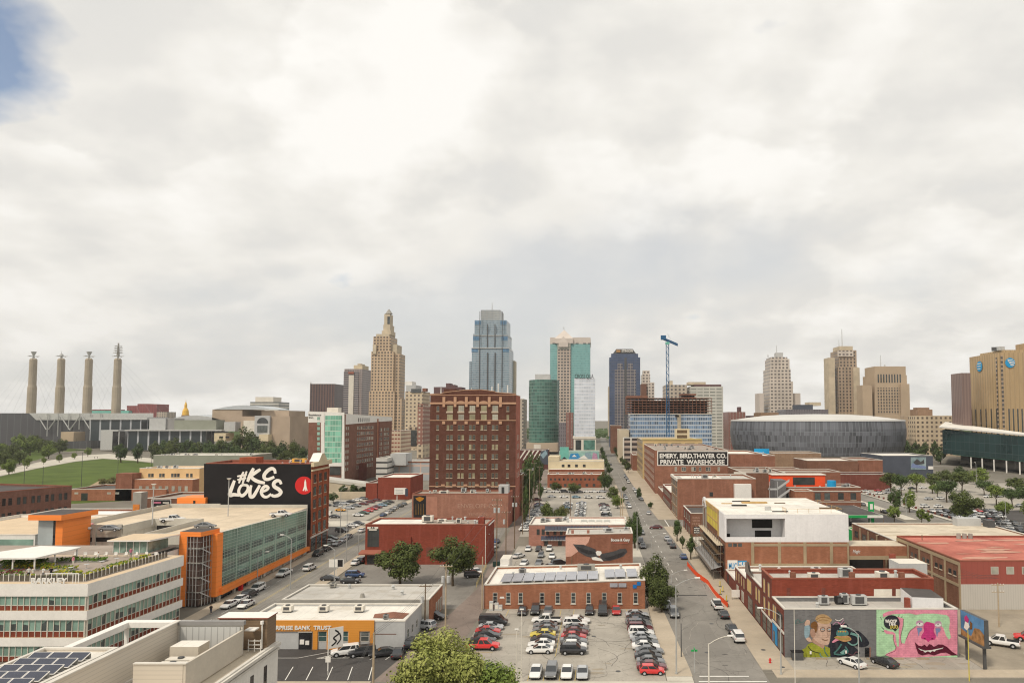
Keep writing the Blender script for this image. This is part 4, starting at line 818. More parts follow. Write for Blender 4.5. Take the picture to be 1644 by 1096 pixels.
ac(R,PX(1349,124,8),124.6,7.2,1.4,1.1,1.1,'black');ac(R,PX(1357,124,8),124.6,7.2,1.3,1.1,1.6,'ltgrey');ac(R,PX(1378,124,8),124,7.2,2.6,1.4,1.5,'metal');b=M();b.box(PX(1455,121,8),PX(1462,121,8),121,121.9,7.2,9.1,'br_red');put(R,b,'chimney')
b=M();b.prism(rect(54.2,59.6,121.6,126.3),7.2,[9.2,9.0,9.4,9.7],'whitewrap','roof_dark');put(R,b,'roof_house');clutter(R,34,44,120,126,7.25,3,12)
pl=rect(31.2,60.5,126.9,135);R=bld('brick_shop','dark red brick front with boarded upper windows behind the grey mural building',pl,11.2,['br_paint','br_mid','br_mid','br_deep'],'roof_grey','cop_red',.8)
f=faces(pl);plyfront(R,f[3],.6,7.6,2,[7.3,3.9],2.6,1.4);windows(R,f[3],[2,5.6],[.3],2.8,2.9,'store','shop_window');band(R,f[3],0,8.1,3.3,3.6,'coping',.15,'belt_course')
for p in (1266,1322,1435):decal(R,'blocked_window',[(p - 3,961),(p+3,961),(p+3,943),(p - 3,943)],126.9,'br_deep',.04)
decal(R,'white_paint',[(1403,963),(1466,963),(1466,945),(1403,945)],126.9,'offwhite',.03)
for p in (1274,1369,1449):b=M();x=PX(p,127,11);b.box(x - .45,x+.45,127,127.8,10.5,12.2,'br_mid');put(R,b,'chimney')
ac(R,PX(1357,131,11),131,10.4,2.4,1.4,1.5,'metal');clutter(R,34,58,128.5,134,10.4,6,13)
pl=rect(31.2,64,135.2,149.4);R=bld('brick_shop','brick front with a dark stepped gable in the row along the right pavement',pl,7.7,['br_mid','br_mid','br_mid','br_deep'],'roof_grey','coping',.4)
f=faces(pl);plyfront(R,f[3],8.6,13.6,2,[4.2],2.6,1.5);windows(R,f[3],[3.2],[4.0],4.2,2.7,'board');windows(R,f[3],[4,11],[.3],4.4,2.9,'store','shop_window')
b=M();b.T=f[3].T();b.poly([(0,-.2,7.6),(6.4,-.2,7.6),(6.4,-.2,8.2),(4,-.2,8.6),(2.4,-.2,10),(1.2,-.2,10),(0,-.2,9.6)],'cop_dk');b.poly([(0,.2,7.6),(6.4,.2,7.6),(6.4,.2,8.2),(4,.2,8.6),(2.4,.2,10),(1.2,.2,10),(0,.2,9.6)][::-1],'cop_dk');put(R,b,'gable')
b=M();b.box(59,64.5,138,143,7.2,11.6,'ltgrey','offwhite');put(R,b,'roof_house');clutter(R,38,57,137,148,7.3,8,14);b=M();b.box(59.5,60.6,143.4,144.2,7.2,12.4,'br_red');put(R,b,'chimney')
pl=rect(31.2,58,149.6,161.6);R=bld('brick_shop','brick front with four narrow boarded windows beside the stepped gable',pl,6.2,['br_mid','br_mid','br_mid','br_deep'],'roof_white','coping',.4)
f=faces(pl);plyfront(R,f[3],.6,11.4,4,[3.5],2.1,.9);windows(R,f[3],[3,8.5],[.4],2.2,2.2,'white');clutter(R,36,56,151,160,5.8,6,15)
pl=rect(31.2,55,161.8,173.5);R=bld('brick_shop','lowest brick front of the row next to the scaffolding',pl,3.0,['br_mid','br_mid','br_mid','br_deep'],'roof_white','coping',.3)
f=faces(pl);windows(R,f[3],[3],[.2],1.4,2.3,'store','door');clutter(R,36,52,163,172,2.7,4,16);b=M();b.box(34,60,166,167,2.7,4.2,'offwhite');put(R,b,'parapet')
YM=118.6
for n,c in [('m_olive',(.34,.36,.04)),('m_oliv2',(.20,.22,.02)),('m_skin',(.62,.42,.32)),('m_skin2',(.48,.29,.21)),('m_hair',(.36,.20,.08)),('m_hair2',(.52,.34,.17)),('m_brown',(.22,.10,.035)),('m_teal',(.09,.24,.22)),('m_teal2',(.22,.42,.38)),('m_ink',(.028,.03,.04)),('m_ltblue',(.30,.42,.48)),('m_bun',(.50,.28,.12)),('m_mint',(.46,.72,.44)),('m_pk',(.80,.30,.40)),('m_pk2',(.62,.20,.30)),('m_mag',(.58,.05,.22)),('m_wine',(.11,.012,.03)),('m_lilac',(.55,.32,.45)),('m_tear',(.22,.28,.48)),('m_line',(.20,.09,.11)),('m_eyew',(.8,.76,.72)),('m_org',(.75,.25,.05))]:mat(n,c,.85,.11,1.2)
def z6(*a):return [(1260+x/9.9625,960+y/9.9625) for x,y in a]
def z7(*a):return [(1400+x/9.9625,960+y/9.9625) for x,y in a]
lay=[.02]
def md(pts,m,nm='mural',f=z6,smooth=True):
 lay[0]+=.004;decal(RM,nm,f(*(spline(list(pts)+[pts[0]],4)[:-1] if smooth else pts)),YM,m,lay[0])
def ms(pts,w,m,nm='mural_line',f=z6):
 lay[0]+=.004;b=M();o=lay[0];sp_=spline(pts,5)
 stroke(b,sp_,w,m,lambda X,Yy,k:(lambda q:(q.x,YM - o,q.z))(P(*f((X,Yy))[0],YM)),0);put(RM,b,nm)
md([(740,400),(820,420),(980,400),(1060,520),(1180,520),(1320,650),(1340,740),(1220,780),(1080,740),(1180,830),(1200,880),(1100,900),(1000,985),(700,985),(690,760),(730,640)],'m_ink')
md([(145,1000),(155,930),(220,840),(330,790),(370,730),(430,700),(560,770),(640,760),(720,790),(730,1000)],'m_olive',smooth=False)
md([(430,690),(460,620),(560,700),(630,740),(610,800),(560,770)],'m_skin2')
md([(515,390),(560,360),(700,385),(735,430),(735,520),(725,600),(705,720),(650,745),(560,720),(470,650),(440,600),(420,520),(450,480)],'m_skin')
md([(445,480),(410,500),(405,560),(430,620),(470,620),(490,560)],'m_skin2')
md([(485,330),(510,280),(580,250),(670,265),(735,320),(750,350),(700,400),(620,405),(530,380)],'m_hair2');md([(480,360),(425,390),(410,440),(430,470),(470,490),(480,540),(515,530),(520,400)],'m_brown')
ms([(500,340),(580,300),(680,310),(740,330)],10,'m_hair');ms([(510,370),(600,340),(720,360)],9,'m_hair')
md([(370,340),(395,350),(400,400),(370,450),(330,440),(315,400),(345,345)],'m_skin');md([(315,440),(390,430),(395,560),(360,640),(320,620),(310,540)],'m_ltblue');md([(330,640),(390,620),(430,690),(380,690)],'m_skin')
for cx_ in (605,710):ms([(cx_ - 38,490),(cx_ - 20,465),(cx_+20,465),(cx_+35,490),(cx_+15,520),(cx_ - 25,520),(cx_ - 38,490)],7,'m_ink');md([(cx_ - 22,492),(cx_,480),(cx_+22,492),(cx_,505)],'m_ltblue')
ms([(665,480),(680,560),(690,600),(650,620)],7,'m_skin2');ms([(590,640),(640,665),(690,655)],8,'m_brown');ms([(520,400),(530,470),(500,540)],8,'m_skin2')
ms([(370,760),(430,830),(560,870)],9,'m_ink');ms([(560,870),(570,910),(640,950),(730,930)],16,'m_teal2');ms([(630,770),(640,850),(690,920)],14,'m_teal')
for x in (190,260,330,400,470):ms([(x,990),(x+10,930),(x+4,870)],9,'m_oliv2')
md([(805,640),(1050,640),(1010,680),(880,660),(780,700),(750,690)],'m_pk');md([(780,620),(850,590),(1000,590),(1060,650),(960,690),(860,660)],'m_bun');md([(830,500),(980,500),(1010,580),(830,590)],'m_teal');ms([(800,610),(900,640),(1040,640)],12,'m_olive')
for i,m in enumerate(('m_org','yellow','m_org','yellow','m_org')):md([(845+28*i,512),(865+28*i,512),(862+28*i,535),(848+28*i,535)],m,smooth=False)
ms([(870,480),(940,450),(1050,480),(1060,500)],22,'m_teal2');ms([(760,420),(820,370),(880,400),(940,330)],14,'m_lilac');ms([(800,330),(860,350),(930,310)],9,'white');ms([(850,370),(900,420),(950,380)],9,'m_pk')
ms([(1000,690),(1080,740),(1160,700),(1150,600),(1040,560)],22,'m_teal2');ms([(1050,540),(1180,590),(1220,680)],14,'m_teal2');ms([(780,870),(850,800),(900,720)],26,'m_teal');ms([(780,880),(900,890),(1000,850),(960,760)],24,'m_teal');ms([(1000,870),(1080,900),(1130,850),(1180,860)],14,'m_line');ms([(160,400),(200,330),(260,380),(330,330)],7,'m_teal')
ms([(170,340),(170,400),(230,380),(235,335)],6,'m_teal');md([(870,860),(960,800),(930,880)],'m_teal2')
decal(RM,'door',z6((1280,950),(1350,950),(1350,785),(1280,785)),YM,'g_black',.06);decal(RM,'door_frame',z6((1355,955),(1368,955),(1368,775),(1355,775)),YM,'br_orange',.06)
for x,y in ((140,850),(390,850),(955,840)):decal(RM,'wall_lamp',z6((x,y+30),(x+28,y+30),(x+28,y - 20),(x,y - 20)),YM,'white',lay[0]+.1)
G7=lambda*a:z7(*a)
decal(RM,'mural_background',z7((70,1010),(70,165),(1365,165),(1365,1010)),YM,'m_mint',.018)
def m7(pts,m,smooth=True):md(pts,m,'mural',z7,smooth)
lay[0]=.03
m7([(130,1008),(150,965),(230,880),(360,820),(380,780),(350,700),(335,640),(340,575),(230,565),(190,530),(195,495),(260,520),(330,530),(372,560),(380,640),(400,760),(425,770),(430,640),(425,540),(430,480),(400,290),(500,320),(490,430),(460,560),(465,710),(520,720),(545,640),(600,520),(700,440),(800,400),(900,380),(1080,410),(1140,470),(1180,590),(1230,660),(1260,620),(1230,480),(1245,380),(1235,300),(1195,265),(1000,240),(820,240),(700,260),(600,235),(450,245),(330,250),(250,270),(175,300),(170,245),(260,205),(400,178),(1364,180),(1364,905),(900,930),(560,945),(400,960),(300,1008)],'m_pk',False)
ms([(380,780),(360,840),(240,890),(150,970)],8,'m_line',f=z7)
m7([(840,395),(880,370),(980,400),(1000,450),(985,520),(1020,600),(1000,655),(930,665),(900,695),(860,660),(790,640),(790,590),(830,520),(820,450)],'m_mag')
for x in (840,962):m7([(x - 22,640),(x,630),(x+22,642),(x,652)],'m_wine')
for x,y,w in ((760,405,62),(1053,415,58)):
 m7([(x - w,y - 10),(x - w*.6,y - 50),(x+w*.5,y - 55),(x+w,y - 10),(x+w*.7,y+40),(x - w*.5,y+45)],'m_lilac');m7([(x - w*.9,y+5),(x,y - 20),(x+w*.9,y - 5),(x+w*.6,y+28),(x - w*.5,y+28)],'m_eyew');m7([(x - 12,y - 5),(x,y - 18),(x+10,y - 5),(x,y+6)],'m_ink')
 m7([(x - 45,y+60),(x+35,y+60),(x+30,y+110),(x,y+130),(x - 15,y+200),(x - 30,y+130)],'m_tear')
m7([(680,690),(740,750),(790,760),(840,735),(875,770),(910,725),(955,740),(985,770),(1060,730),(1130,735),(1200,775),(1280,850),(1370,905),(1270,905),(1180,860),(1100,865),(990,905),(900,885),(800,905),(740,880),(705,800)],'m_wine',False)
m7([(730,788),(780,810),(840,830),(900,825),(960,818),(1050,800),(1140,780),(1120,800),(1020,822),(1000,845),(960,835),(930,860),(890,840),(845,862),(810,830),(780,828)],'m_eyew',False)
m7([(310,263),(370,275),(420,320),(440,390),(425,450),(395,490),(365,518),(330,490),(260,480),(205,445),(185,380),(200,320),(250,275)],'m_ink')
for t,x0,x1,y,s_,m in (('WHOOP',205,395,385,.75,'white'),('DEE',270,375,430,.75,'white'),('DOO',285,410,475,.75,'yellow')):
 p=P(*z7(((x0+x1)/2,y))[0],YM);q=lettering(t,s_,m,RM,Matrix.Translation((0,YM - lay[0] - .02,p.z)) ,.01,.03);fit(q,P(*z7((x0,y))[0],YM).x,P(*z7((x1,y))[0],YM).x)
for a in ((130,290,150,330),(150,450,190,490),(160,520,190,520),(420,290,430,250),(460,300,480,280)):ms([(a[0],a[1]),((a[0]+a[2])/2,(a[1]+a[3])/2+3),(a[2],a[3])],7,'m_ink',f=z7)
ms([(470,720),(455,600),(495,430),(500,320)],6,'m_line',f=z7);ms([(340,575),(335,640),(352,710),(382,780)],6,'m_line',f=z7);ms([(545,640),(600,520),(700,440)],6,'m_line',f=z7)
R=thing('billboard','tall sided billboard with a painted parrot picture on two dark posts beside the pink mural','billboard',(61,115.5,0))
fb=Face((61.2,118.0),(62.3,107.5));ba,bb=V((60.8,117.9,0)),V((64.6,109.9,0));fb=Face(bb,ba);fb=Face((60.9,118.5),(61.4,112.0))
b=M();b.T=fb.T();b.box(0,fb.len,.02,.7,3.8,7.9,'metal_dk');b.box(-.1,fb.len+.1,-.4,1.0,3.5,3.8,'metal_dk');put(R,b,'frame')
b=M();b.T=fb.T();Lb=fb.len;b.face([(0.1,0,3.7),(Lb - .1,0,3.7),(Lb - .1,0,7.9),(0.1,0,7.9)],'bb_sky' if mat('bb_sky',(.12,.28,.50),.5,.2,.4) else 0)
b.poly([(.1,-.02,3.7),(Lb - .1,-.02,3.7),(Lb - .1,-.02,5.6),(Lb*.8,-.02,6.2),(Lb*.6,-.02,6.0),(Lb*.45,-.02,4.4),(.1,-.02,4.9)],'bb_brown' if mat('bb_brown',(.45,.24,.10),.6,.3,1) else 0)
b.poly([(1.0,-.04,5.2),(1.8,-.04,5.0),(2.6,-.04,5.8),(2.2,-.04,6.6),(1.4,-.04,6.4)],'white');b.poly([(1.3,-.05,6.4),(2.2,-.05,6.3),(2.5,-.05,7.0),(1.8,-.05,7.5),(1.2,-.05,7.0)],'m_mag');b.poly([(2.6,-.05,5.4),(3.3,-.05,5.6),(3.4,-.05,6.6),(2.8,-.05,6.8)],'m_brown');put(R,b,'picture')
for u in (1.0,Lb - .8):b=M();p=fb.pt(u,0,-.4);b.box(p.x - .2,p.x+.2,p.y - .2,p.y+.2,0,3.5,'metal_dk');put(R,b,'post')
pl=rect(76.2,140,148.4,180);R=bld('warehouse','long warehouse with a patchy red roof and a red and grey front',pl,10.1,['corr_red','br_mid','br_mid','br_brown'] if corr('corr_red',(.30,.07,.05),'u',1.2,.15) is None else 0,'roof_redp' if mat('roof_redp',(.48,.175,.13),.85,.3,.11,dark=(.30,.085,.065)) else 0,'cop_red',.35)
f=faces(pl);corr('corr_g',(.50,.47,.42),'u',.5,.3);band(R,f[0],0,63.7,0,5.2,'corr_g',.08,'metal_cladding')
windows(R,f[0],[PX(p,148.4,7) - 76.2 for p in (1597,1622,1647,1672)],[7.3],1.6,1.55,'white');windows(R,f[0],[PX(p,148.4,3) - 76.2 for p in (1584.5,1614.5,1645)],[2.0],2.7,2.35,'reddoor','shutter')
fw=f[3]
for k in range(6):band(R,fw,k*6.2,k*6.2+.7,0,9.5,'br_conc',.12,'concrete_pier')
band(R,fw,0,31.6,4.5,5.1,'br_conc',.1,'concrete_band');band(R,fw,0,31.6,9.0,9.7,'br_conc',.1,'concrete_band')
for k in range(5):windows(R,fw,[k*6.2+2.5,k*6.2+4.6],[6.6],1.2,1.0,'plain')
for i in range(3):b=M();x=PX(1539,178,10)+i*1.5;b.cyl(x,178,9.7,11.0,.55,.5,'conc_dk',10);put(R,b,'roof_tank')
rr=random.Random(4)
for i in range(26):x,y=rr.uniform(78,120),rr.uniform(151,177);a=rr.uniform(.6,3.0);b=M();b.poly([(x+a*1.6*cos(t)*rr.uniform(.5,1.2),y+a*.5*sin(t)*rr.uniform(.5,1.2),9.78+i*.0015) for t in [2*pi*j/9 for j in range(9)]],'roof_pk' if mat('roof_pk',(.54,.30,.22),.85,.1,.5) else 0);put(R,b,'roof_patch')
pl=rect(76.2,116,180.2,212);R=bld('warehouse','long warehouse with a plain tan roof behind the red roofed one',pl,8.7,['br_mid','br_mid','br_mid','br_brown'],'roof_tan','coping',.35)
fw=faces(pl)[3]
for k in range(6):band(R,fw,k*6.2,k*6.2+.7,0,8.2,'br_conc',.12,'concrete_pier');windows(R,fw,[k*6.2+3.4],[5],2.6,1.8,'store')
b=M();b.box(106,113,208,211,8.2,10.6,'ltgrey');put(R,b,'roof_house');b=M();b.box(113.4,115.4,205,208,8.2,10.4,'metal_dk');put(R,b,'roof_tank')
rr=random.Random(6)
for i in range(16):x,y=rr.uniform(80,112),rr.uniform(183,209);a=rr.uniform(.6,2.6);b=M();b.poly([(x+a*2*cos(t)*rr.uniform(.5,1.2),y+a*.3*sin(t)*rr.uniform(.5,1.2),8.38+i*.0015) for t in [2*pi*j/9 for j in range(9)]],'stone');put(R,b,'roof_patch')
def bl(label,x0,x1,Y,d,z,wall,roof='roof_grey',cap='coping',name='brick_building',**k):return bld(name,label,rect(x0,x1,Y,Y+d),z,wall,roof,cap,**k)
R=bl('narrow brick building with a faded painted wall advert beside the scaffolded block',31.2,58,240,21,7.9,['br_brown','br_mid','br_mid','br_deep'],'roof_dark')
f=faces(rect(31.2,58,240,261));windows(R,f[3],[4,9,14,18.5],[4.6,.4],2.2,2.4,'plain');decal(R,'painted_sign',[(1113.5,856),(1123.5,856),(1123.5,845),(1113.5,845)],240,'black',.05)
for i,t in enumerate(('MAIN','FOR','SALE')):q=lettering(t,.6,'white',R,Matrix.Translation((0,239.9,PZ(848.5+3.3*i,240))),.01,.02);fit(q,PX(1114.2,240,4),PX(1122.8,240,4))
for i,t in enumerate(('ROYAL','SEEDS','FEED')):q=lettering(t,1.0,'faded',R,Matrix.Translation((0,239.96,PZ(832+5*i,240))),.01,0);fit(q,PX(1112,240,4),PX(1124,240,4))
R=bl('four-storey brick building with tall windows on its street front and a bare side wall',31.2,62.4,280,24,16.2,['br_brown2','br_mid','br_mid','br_tan'] if brick('br_brown2',(.36,.16,.10)) else 0,'roof_grey')
f=faces(rect(31.2,62.4,280,304));windows(R,f[3],[3,8.5,14,19.5],[1.0,5.0,9.0,12.6],2.9,2.7,'plain');windows(R,f[0],[hx_ - 31.2 for hx_ in (PX(1142,280,9),PX(1182,280,9))],[4.2,9.2],1.4,1.7,'dark');b=M();b.box(34,50,283,298,15.5,15.75,'roof_white');put(R,b,'white_roofing')
b=M();b.box(PX(1174,285,12),PX(1200,285,12),277.6,279.9,6,14.2,'white');put(R,b,'lift_shaft') ;clutter(R,38,60,283,300,15.6,8,21);band(R,f[3],0,24,15.2,16.2,'coping',.4,'cornice')
R=bl('small dark brick building with a white parapet between taller brick blocks',31.2,50,306,39,8.0,'br_deep','roof_white');f=faces(rect(31.2,50,306,345));windows(R,f[3],[3+4*i for i in range(9)],[4.6,.6],2.6,2.2,'dark')
R=bl('single-storey brick shop next to the big private warehouse',31.2,50,347,26,4.2,'br_mid','roof_grey')
R=bl('large brick warehouse carrying a long black and white painted sign',29.9,69,377,90,23.3,['br_brown2','br_mid','br_mid','br_mid'],'roof_gravel','coping',name='brick_warehouse');x0=29.9
f=faces(rect(29.9,69,377,467));windows(R,f[0],[PX(p,377,12) - x0 for p in (1085,1096,1099.5,1112,1115.5,1124,1135,1139,1154)],[12.2],1.2,2.0,'single');windows(R,f[3],[5+7*i for i in range(12)],[3,7,11,15,19],1.4,1.9,'single')
decal(R,'signboard',[(1055.2,747.2),(1169,747.2),(1169,723.5),(1055.2,723.5)],377,'white',.1);decal(R,'signboard_face',[(1056.6,745.8),(1167.6,745.8),(1167.6,724.9),(1056.6,724.9)],377,'black',.16)
q=lettering('EMERY, BIRD,THAYER CO.',3.3,'white',R,Matrix.Translation((0,376.75,PZ(734.7,377))),.03,.11);fit(q,PX(1059,377,22),PX(1166,377,22));q=lettering('PRIVATE  WAREHOUSE',3.3,'white',R,Matrix.Translation((0,376.75,PZ(744.6,377))),.03,.11);fit(q,PX(1060,377,20),PX(1163,377,20))
clutter(R,34,66,380,460,22.6,30,22)
R=bl('brick building with a plain side wall beside the painted sign warehouse',69.3,88,379,40,21.2,['br_brown2','br_mid','br_mid','br_mid'],'roof_white')
R=bl('low brick building with pale roof decks right of the painted sign warehouse',68,88,332,40,14.6,'br_brown','roof_gravel');clutter(R,70,86,334,360,14,10,23);decal(R,'window',[(1178,765),(1198,765),(1198,757),(1178,757)],332,'offwhite',.05)
R=bl('two-storey brick building with dark square windows near the green petrol canopy',77.8,111.5,300,16,10.9,'br_mid','roof_gravel');f=faces(rect(77.8,111.5,300,316));windows(R,f[0],[PX(p,300,7) - 77.8 for p in (1256,1264,1313,1328,1350,1370)],[5.6],2.4,2.9,'plain');band(R,f[0],0,33.7,9.0,9.4,'coping',.15,'belt_course');band(R,f[0],0,33.7,4.6,4.9,'coping',.12,'belt_course');clutter(R,80,108,301,308,10.3,8,24)
b=M();b.box(PX(1240,309,13),PX(1325,309,13),309,315.5,10.3,15.3,'redorange','roof_white');b.box(PX(1239,309,15),PX(1326,309,15),308.6,315.7,15.3,15.6,'offwhite');b.box(PX(1273,309,13),PX(1308,309,13),308.9,309,11,14.4,'g_dark');put(R,b,'orange_penthouse');b=M();x=PX(1335,306,12);b.cyl(x,306,10.4,13.2,1.9,1.9,'skyblue',14);put(R,b,'blue_tank')
R=bl('small brick stair block with a white roof in front of the orange penthouse',80.3,88,289,9,10.4,'br_orange','roof_white')
R=thing('fire_stair','grey steel outdoor staircase between the brick buildings','staircase',(72,295,0));b=M()
for i in range(3):z=2.5+4*i;b.box(70.5,74,292,294,z,z+.5,'ltgrey');b.face([(74,292,z),(79,292,z+3.5),(79,294,z+3.5),(74,294,z)],'ltgrey');b.face([(74,291.95,z),(79,291.95,z+3.5),(79,291.95,z+4.6),(74,291.95,z+1.1)],'ltgrey')
put(R,b,'flights');b=M();b.box(74.3,79.2,298,306,0,14,'br_grey');put(R,b,'block_wall')
for x in (70.6,73.9):b=M();b.box(x,x+.2,292,292.2,0,14,'ltgrey');put(R,b,'post')
for i,(lab,x0,x1,Y,d,py,wall,roof) in enumerate([
 ('long low brick building with white roof edge in front of the round arena',127,158,430,30,739,'br_brown','roof_white'),('brown brick building beside the dark grey painted one',158.4,174,432,30,738,'br_mid','roof_gravel'),
 ('orange brown brick building close under the arena wall',128,164,520,30,727,'br_tan','roof_gravel'),('low maroon shop strip behind the tree filled car park',134,165,398,16,761,'br_deep','roof_dark'),
 ('flat roofed brick building left of the blue arena billboard',88.5,110,440,40,731,'br_brown2','roof_white'),('narrow brick building with a white parapet behind the orange penthouse',88,120,350,20,757,'br_mid','roof_gravel'),
 ('brick building with cream band behind the steel stairs',92,112,380,25,755,'br_brown','roof_white'),('brick block right of the street beyond the tan office building',26,31,545,40,730,'br_mid','roof_gravel')]):
 bl(lab,x0,x1,Y,d,PZ(py,Y),wall,roof)
R=bl('dark blue grey painted building with a colourful picture on its wall',PX(1417,480,8),PX(1498,480,8),480,40,PZ(731,480),'navyw' if mat('navyw',(.085,.095,.12),.85,.08,.2) else 0,'roof_white')
decal(R,'picture',[(1462,753.5),(1486.5,753.5),(1486.5,733.5),(1462,733.5)],480,'m_pic' if mat('m_pic',(.35,.42,.42),.7,.3,.15,dark=(.06,.14,.18)) else 0,.2);decal(R,'picture_detail',[(1462,750),(1486,752),(1486,748),(1474,746),(1464,743)],480,'m_tear',.25);decal(R,'picture_detail',[(1466,742),(1472,736),(1478,741),(1483,737),(1484,744),(1470,746)],480,'m_wing',.25);decal(R,'sign',[(1490,753),(1498,753),(1498,748),(1490,748)],480,'white',.3)
R=thing('billboard','blue billboard standing on a roof in front of the round arena','billboard',(105,470,0));b=M();b.box(PX(1211,470,18),PX(1235,470,18),470,470.6,PZ(730,470),PZ(720,470),'skyblue');put(R,b,'panel');b=M();b.box(110,110.6,470.6,471,0,PZ(730,470),'metal_dk');put(R,b,'post')
q=lettering('Missouri',1.6,'white',R,Matrix.Translation((0,469.9,PZ(727.5,470))),.02,.02);fit(q,PX(1213,470,18),PX(1226,470,18))
R=thing('petrol_canopy','green and white petrol station canopy between the white building and the street','canopy',(92,266,0))
b=M();b.box(86,101.5,252,281,4.6,5.6,'green','roof_grey');b.box(86.5,101,252.5,280.5,5.6,5.66,'roof_dark');b.box(96,101.6,251.9,252,4.65,5.55,'white');put(R,b,'canopy_roof')
for x in (87,98.5):
 for y in (256,276):b=M();b.box(x - .2,x+.2,y - .2,y+.2,0,4.6,'white');put(R,b,'post')
R=thing('price_sign','tall green petrol station price sign','sign',(104,268,0));b=M();b.box(PX(1395,262,4),PX(1403.5,262,4),262,262.6,1.2,9.2,'green');put(R,b,'panel');b=M();b.box(PX(1397,262,4),PX(1401.5,262,4),261.9,262,6.4,8.4,'white');put(R,b,'price_panel')
bl('small green and white petrol station kiosk',83,92,230,8,3.6,'green','roof_white',name='kiosk')
R=bl('low red painted brick building behind the left car park with a roadside billboard',-110,-93.8,350,25,11,'br_paint','roof_white');R=bl('narrow red brick annexe at the end of the viaduct',-116,-110.3,350,20,8.3,'br_paint','roof_gravel')
R=thing('billboard','white roadside billboard with grey writing and a figure in front of the low red wall','billboard',(-99,345,0));b=M();b.box(PX(633,345,5),PX(652,345,5),345,345.5,PZ(793.5,345),PZ(783,345),'white');put(R,b,'panel')
b=M();b.box(PX(650.5,345,5),PX(655,345,5),344.9,345,PZ(796,345),PZ(784,345),'navy');put(R,b,'figure');b=M();b.box(PX(637,345,5) - .15,PX(637,345,5)+.15,345.5,345.8,0,6,'white');put(R,b,'post')
for i in range(3):b=M();b.box(PX(635,345,5),PX(647,345,5),344.95,345,PZ(786.5+2.6*i,345),PZ(785.5+2.6*i,345),'ltgrey');put(R,b,'lettering')
R=bl('long grey panelled building with pinkish frames left of the tall brick block',-137.6,-108,460,30,PZ(741,460),'fc_pan' if facade('fc_pan',(.50,.36,.30),(.36,.37,.38),7,5.2,.88,.8,0,1,.1) else 0,'roof_grey');b=M();b.box(-137.8,-108,459.8,460,11.4,12.3,'br_mid');put(R,b,'brick_band')
R=bl('white car park decks with dark slots beside the grey panelled building',-141,-134,445,40,PZ(735,445),'fc_slot' if facade('fc_slot',(.58,.56,.52),(.05,.05,.05),50,3.6,1.1,.3,0,.2,.05) else 0,'roof_white',name='parking_deck');b=M();b.box(-135,-125,455,470,10,17.5,'ltgrey');put(R,b,'roof_house')
R=bl('cream and orange striped building beyond the car park decks',-168,-158,560,30,PZ(691,560),'fc_cream' if facade('fc_cream',(.62,.50,.36),(.24,.08,.06),2.4,3.2,.7,.42) else 0,'roof_white')
R=thing('viaduct','pale concrete road viaduct behind the left car park','bridge',(-135,390,0));b=M();b.face([(-170,385,8.3),(-108,360,3.9),(-108,360,5.2),(-170,385,9.8)],'concrete');b.face([(-170,385,9.8),(-108,360,5.2),(-108,372,5.2),(-170,397,9.8)],'roof_grey');b.face([(-170,385.3,0),(-130,369.3,0),(-130,369.3,5.4),(-170,385.3,8.5)],'stone');put(R,b,'deck')
R=thing('retaining_wall','tan stone retaining wall at the back of the left car park','wall',(-125,352,0));b=M();b.box(-140,-116.3,352,353,0,3.6,'stone');b.box(-116.2,-114,351,353,0,2.8,'br_mid');put(R,b,'wall')
R=bld('hotel','brick and white hotel with a tall green glass strip and small lettering at its top',[(-178,430),(-155.6,430),(-155,525),(-190,525)],[44,43,41.2,42],['br_hot','br_hot','br_mid','br_mid'] if brick('br_hot',(.27,.125,.085)) else 0,'roof_white','coping',1)
hf=faces([(-178,430),(-155.6,430),(-155,525),(-190,525)]);E=hf[1]
HD=lambda n,p,m,o=.1:decal(R,n,p,430,m,o)
HD('white_band',[(494.7,678),(553,678),(553,662),(494.7,660)],'white');HD('white_pier',[(515.5,766),(521.2,766),(521.2,662),(515.5,662)],'white',.3);HD('white_pier',[(548.6,775),(553.2,775),(553.2,662),(548.6,662)],'white',.3)
facade('fc_green',(.46,.62,.50),(.20,.46,.34),1.6,3.3,.9,.82,0,.5,.35);MATS['fc_green']
b=M();x0,x1=PX(521.2,430,20),PX(548.6,430,20);b.box(x0,x1,429.7,430.01,PZ(742,430),PZ(667,430),'fc_green');put(R,b,'glass_wall');HD('white_band',[(521,748),(548.6,748),(548.6,742),(521,742)],'white',.2);HD('shop_window',[(526,762),(547,762),(547,749),(526,749)],'g_dark',.2)
for c in (511.5,):
 for k in range(10):HD('window',[(c - 2.3,674+8.1*k),(c+2.3,674+8.1*k),(c+2.3,669+8.1*k),(c - 2.3,669+8.1*k)],'g_greenlt',.15)
b=M();b.T=E.T();b.poly([(0,-.2,36.5),(95,-.2,38.5),(95,-.2,41.1),(0,-.2,42.9)],'white');put(R,b,'white_band')
for u0,n in ((2,2),(22,10),(64,8)):
 for i in range(n):
  if u0==64 and i in (3,):continue
  windows(R,E,[u0+i*3.3],[5+3.3*k for k in range(9)] if n==8 else [8+3.6*k for k in range(8)],1.7,1.9,'white' if n==2 else 'single')
for i in range(6):decal2=M();decal2.T=E.T();decal2.box(22+i*4,23.4+i*4,-.3,-.2,38,40.5,'g_dark');put(R,decal2,'window')
b=M();b.T=E.T();b.box(60,63,-.25,-.2,5,40,'br_orange');b.box(63.2,66,-.22,-.2,5,38,'br_deep');put(R,b,'brick_pier')
q=lettering('Residence',1.5,'black',R,Matrix.Translation((0,429.7,PZ(667,430))),.02,.02);fit(q,PX(495.6,430,40),PX(516,430,40));q=lettering('Inn',1.5,'black',R,Matrix.Translation((0,429.7,PZ(671,430))),.02,.02);fit(q,PX(496,430,40),PX(503,430,40))
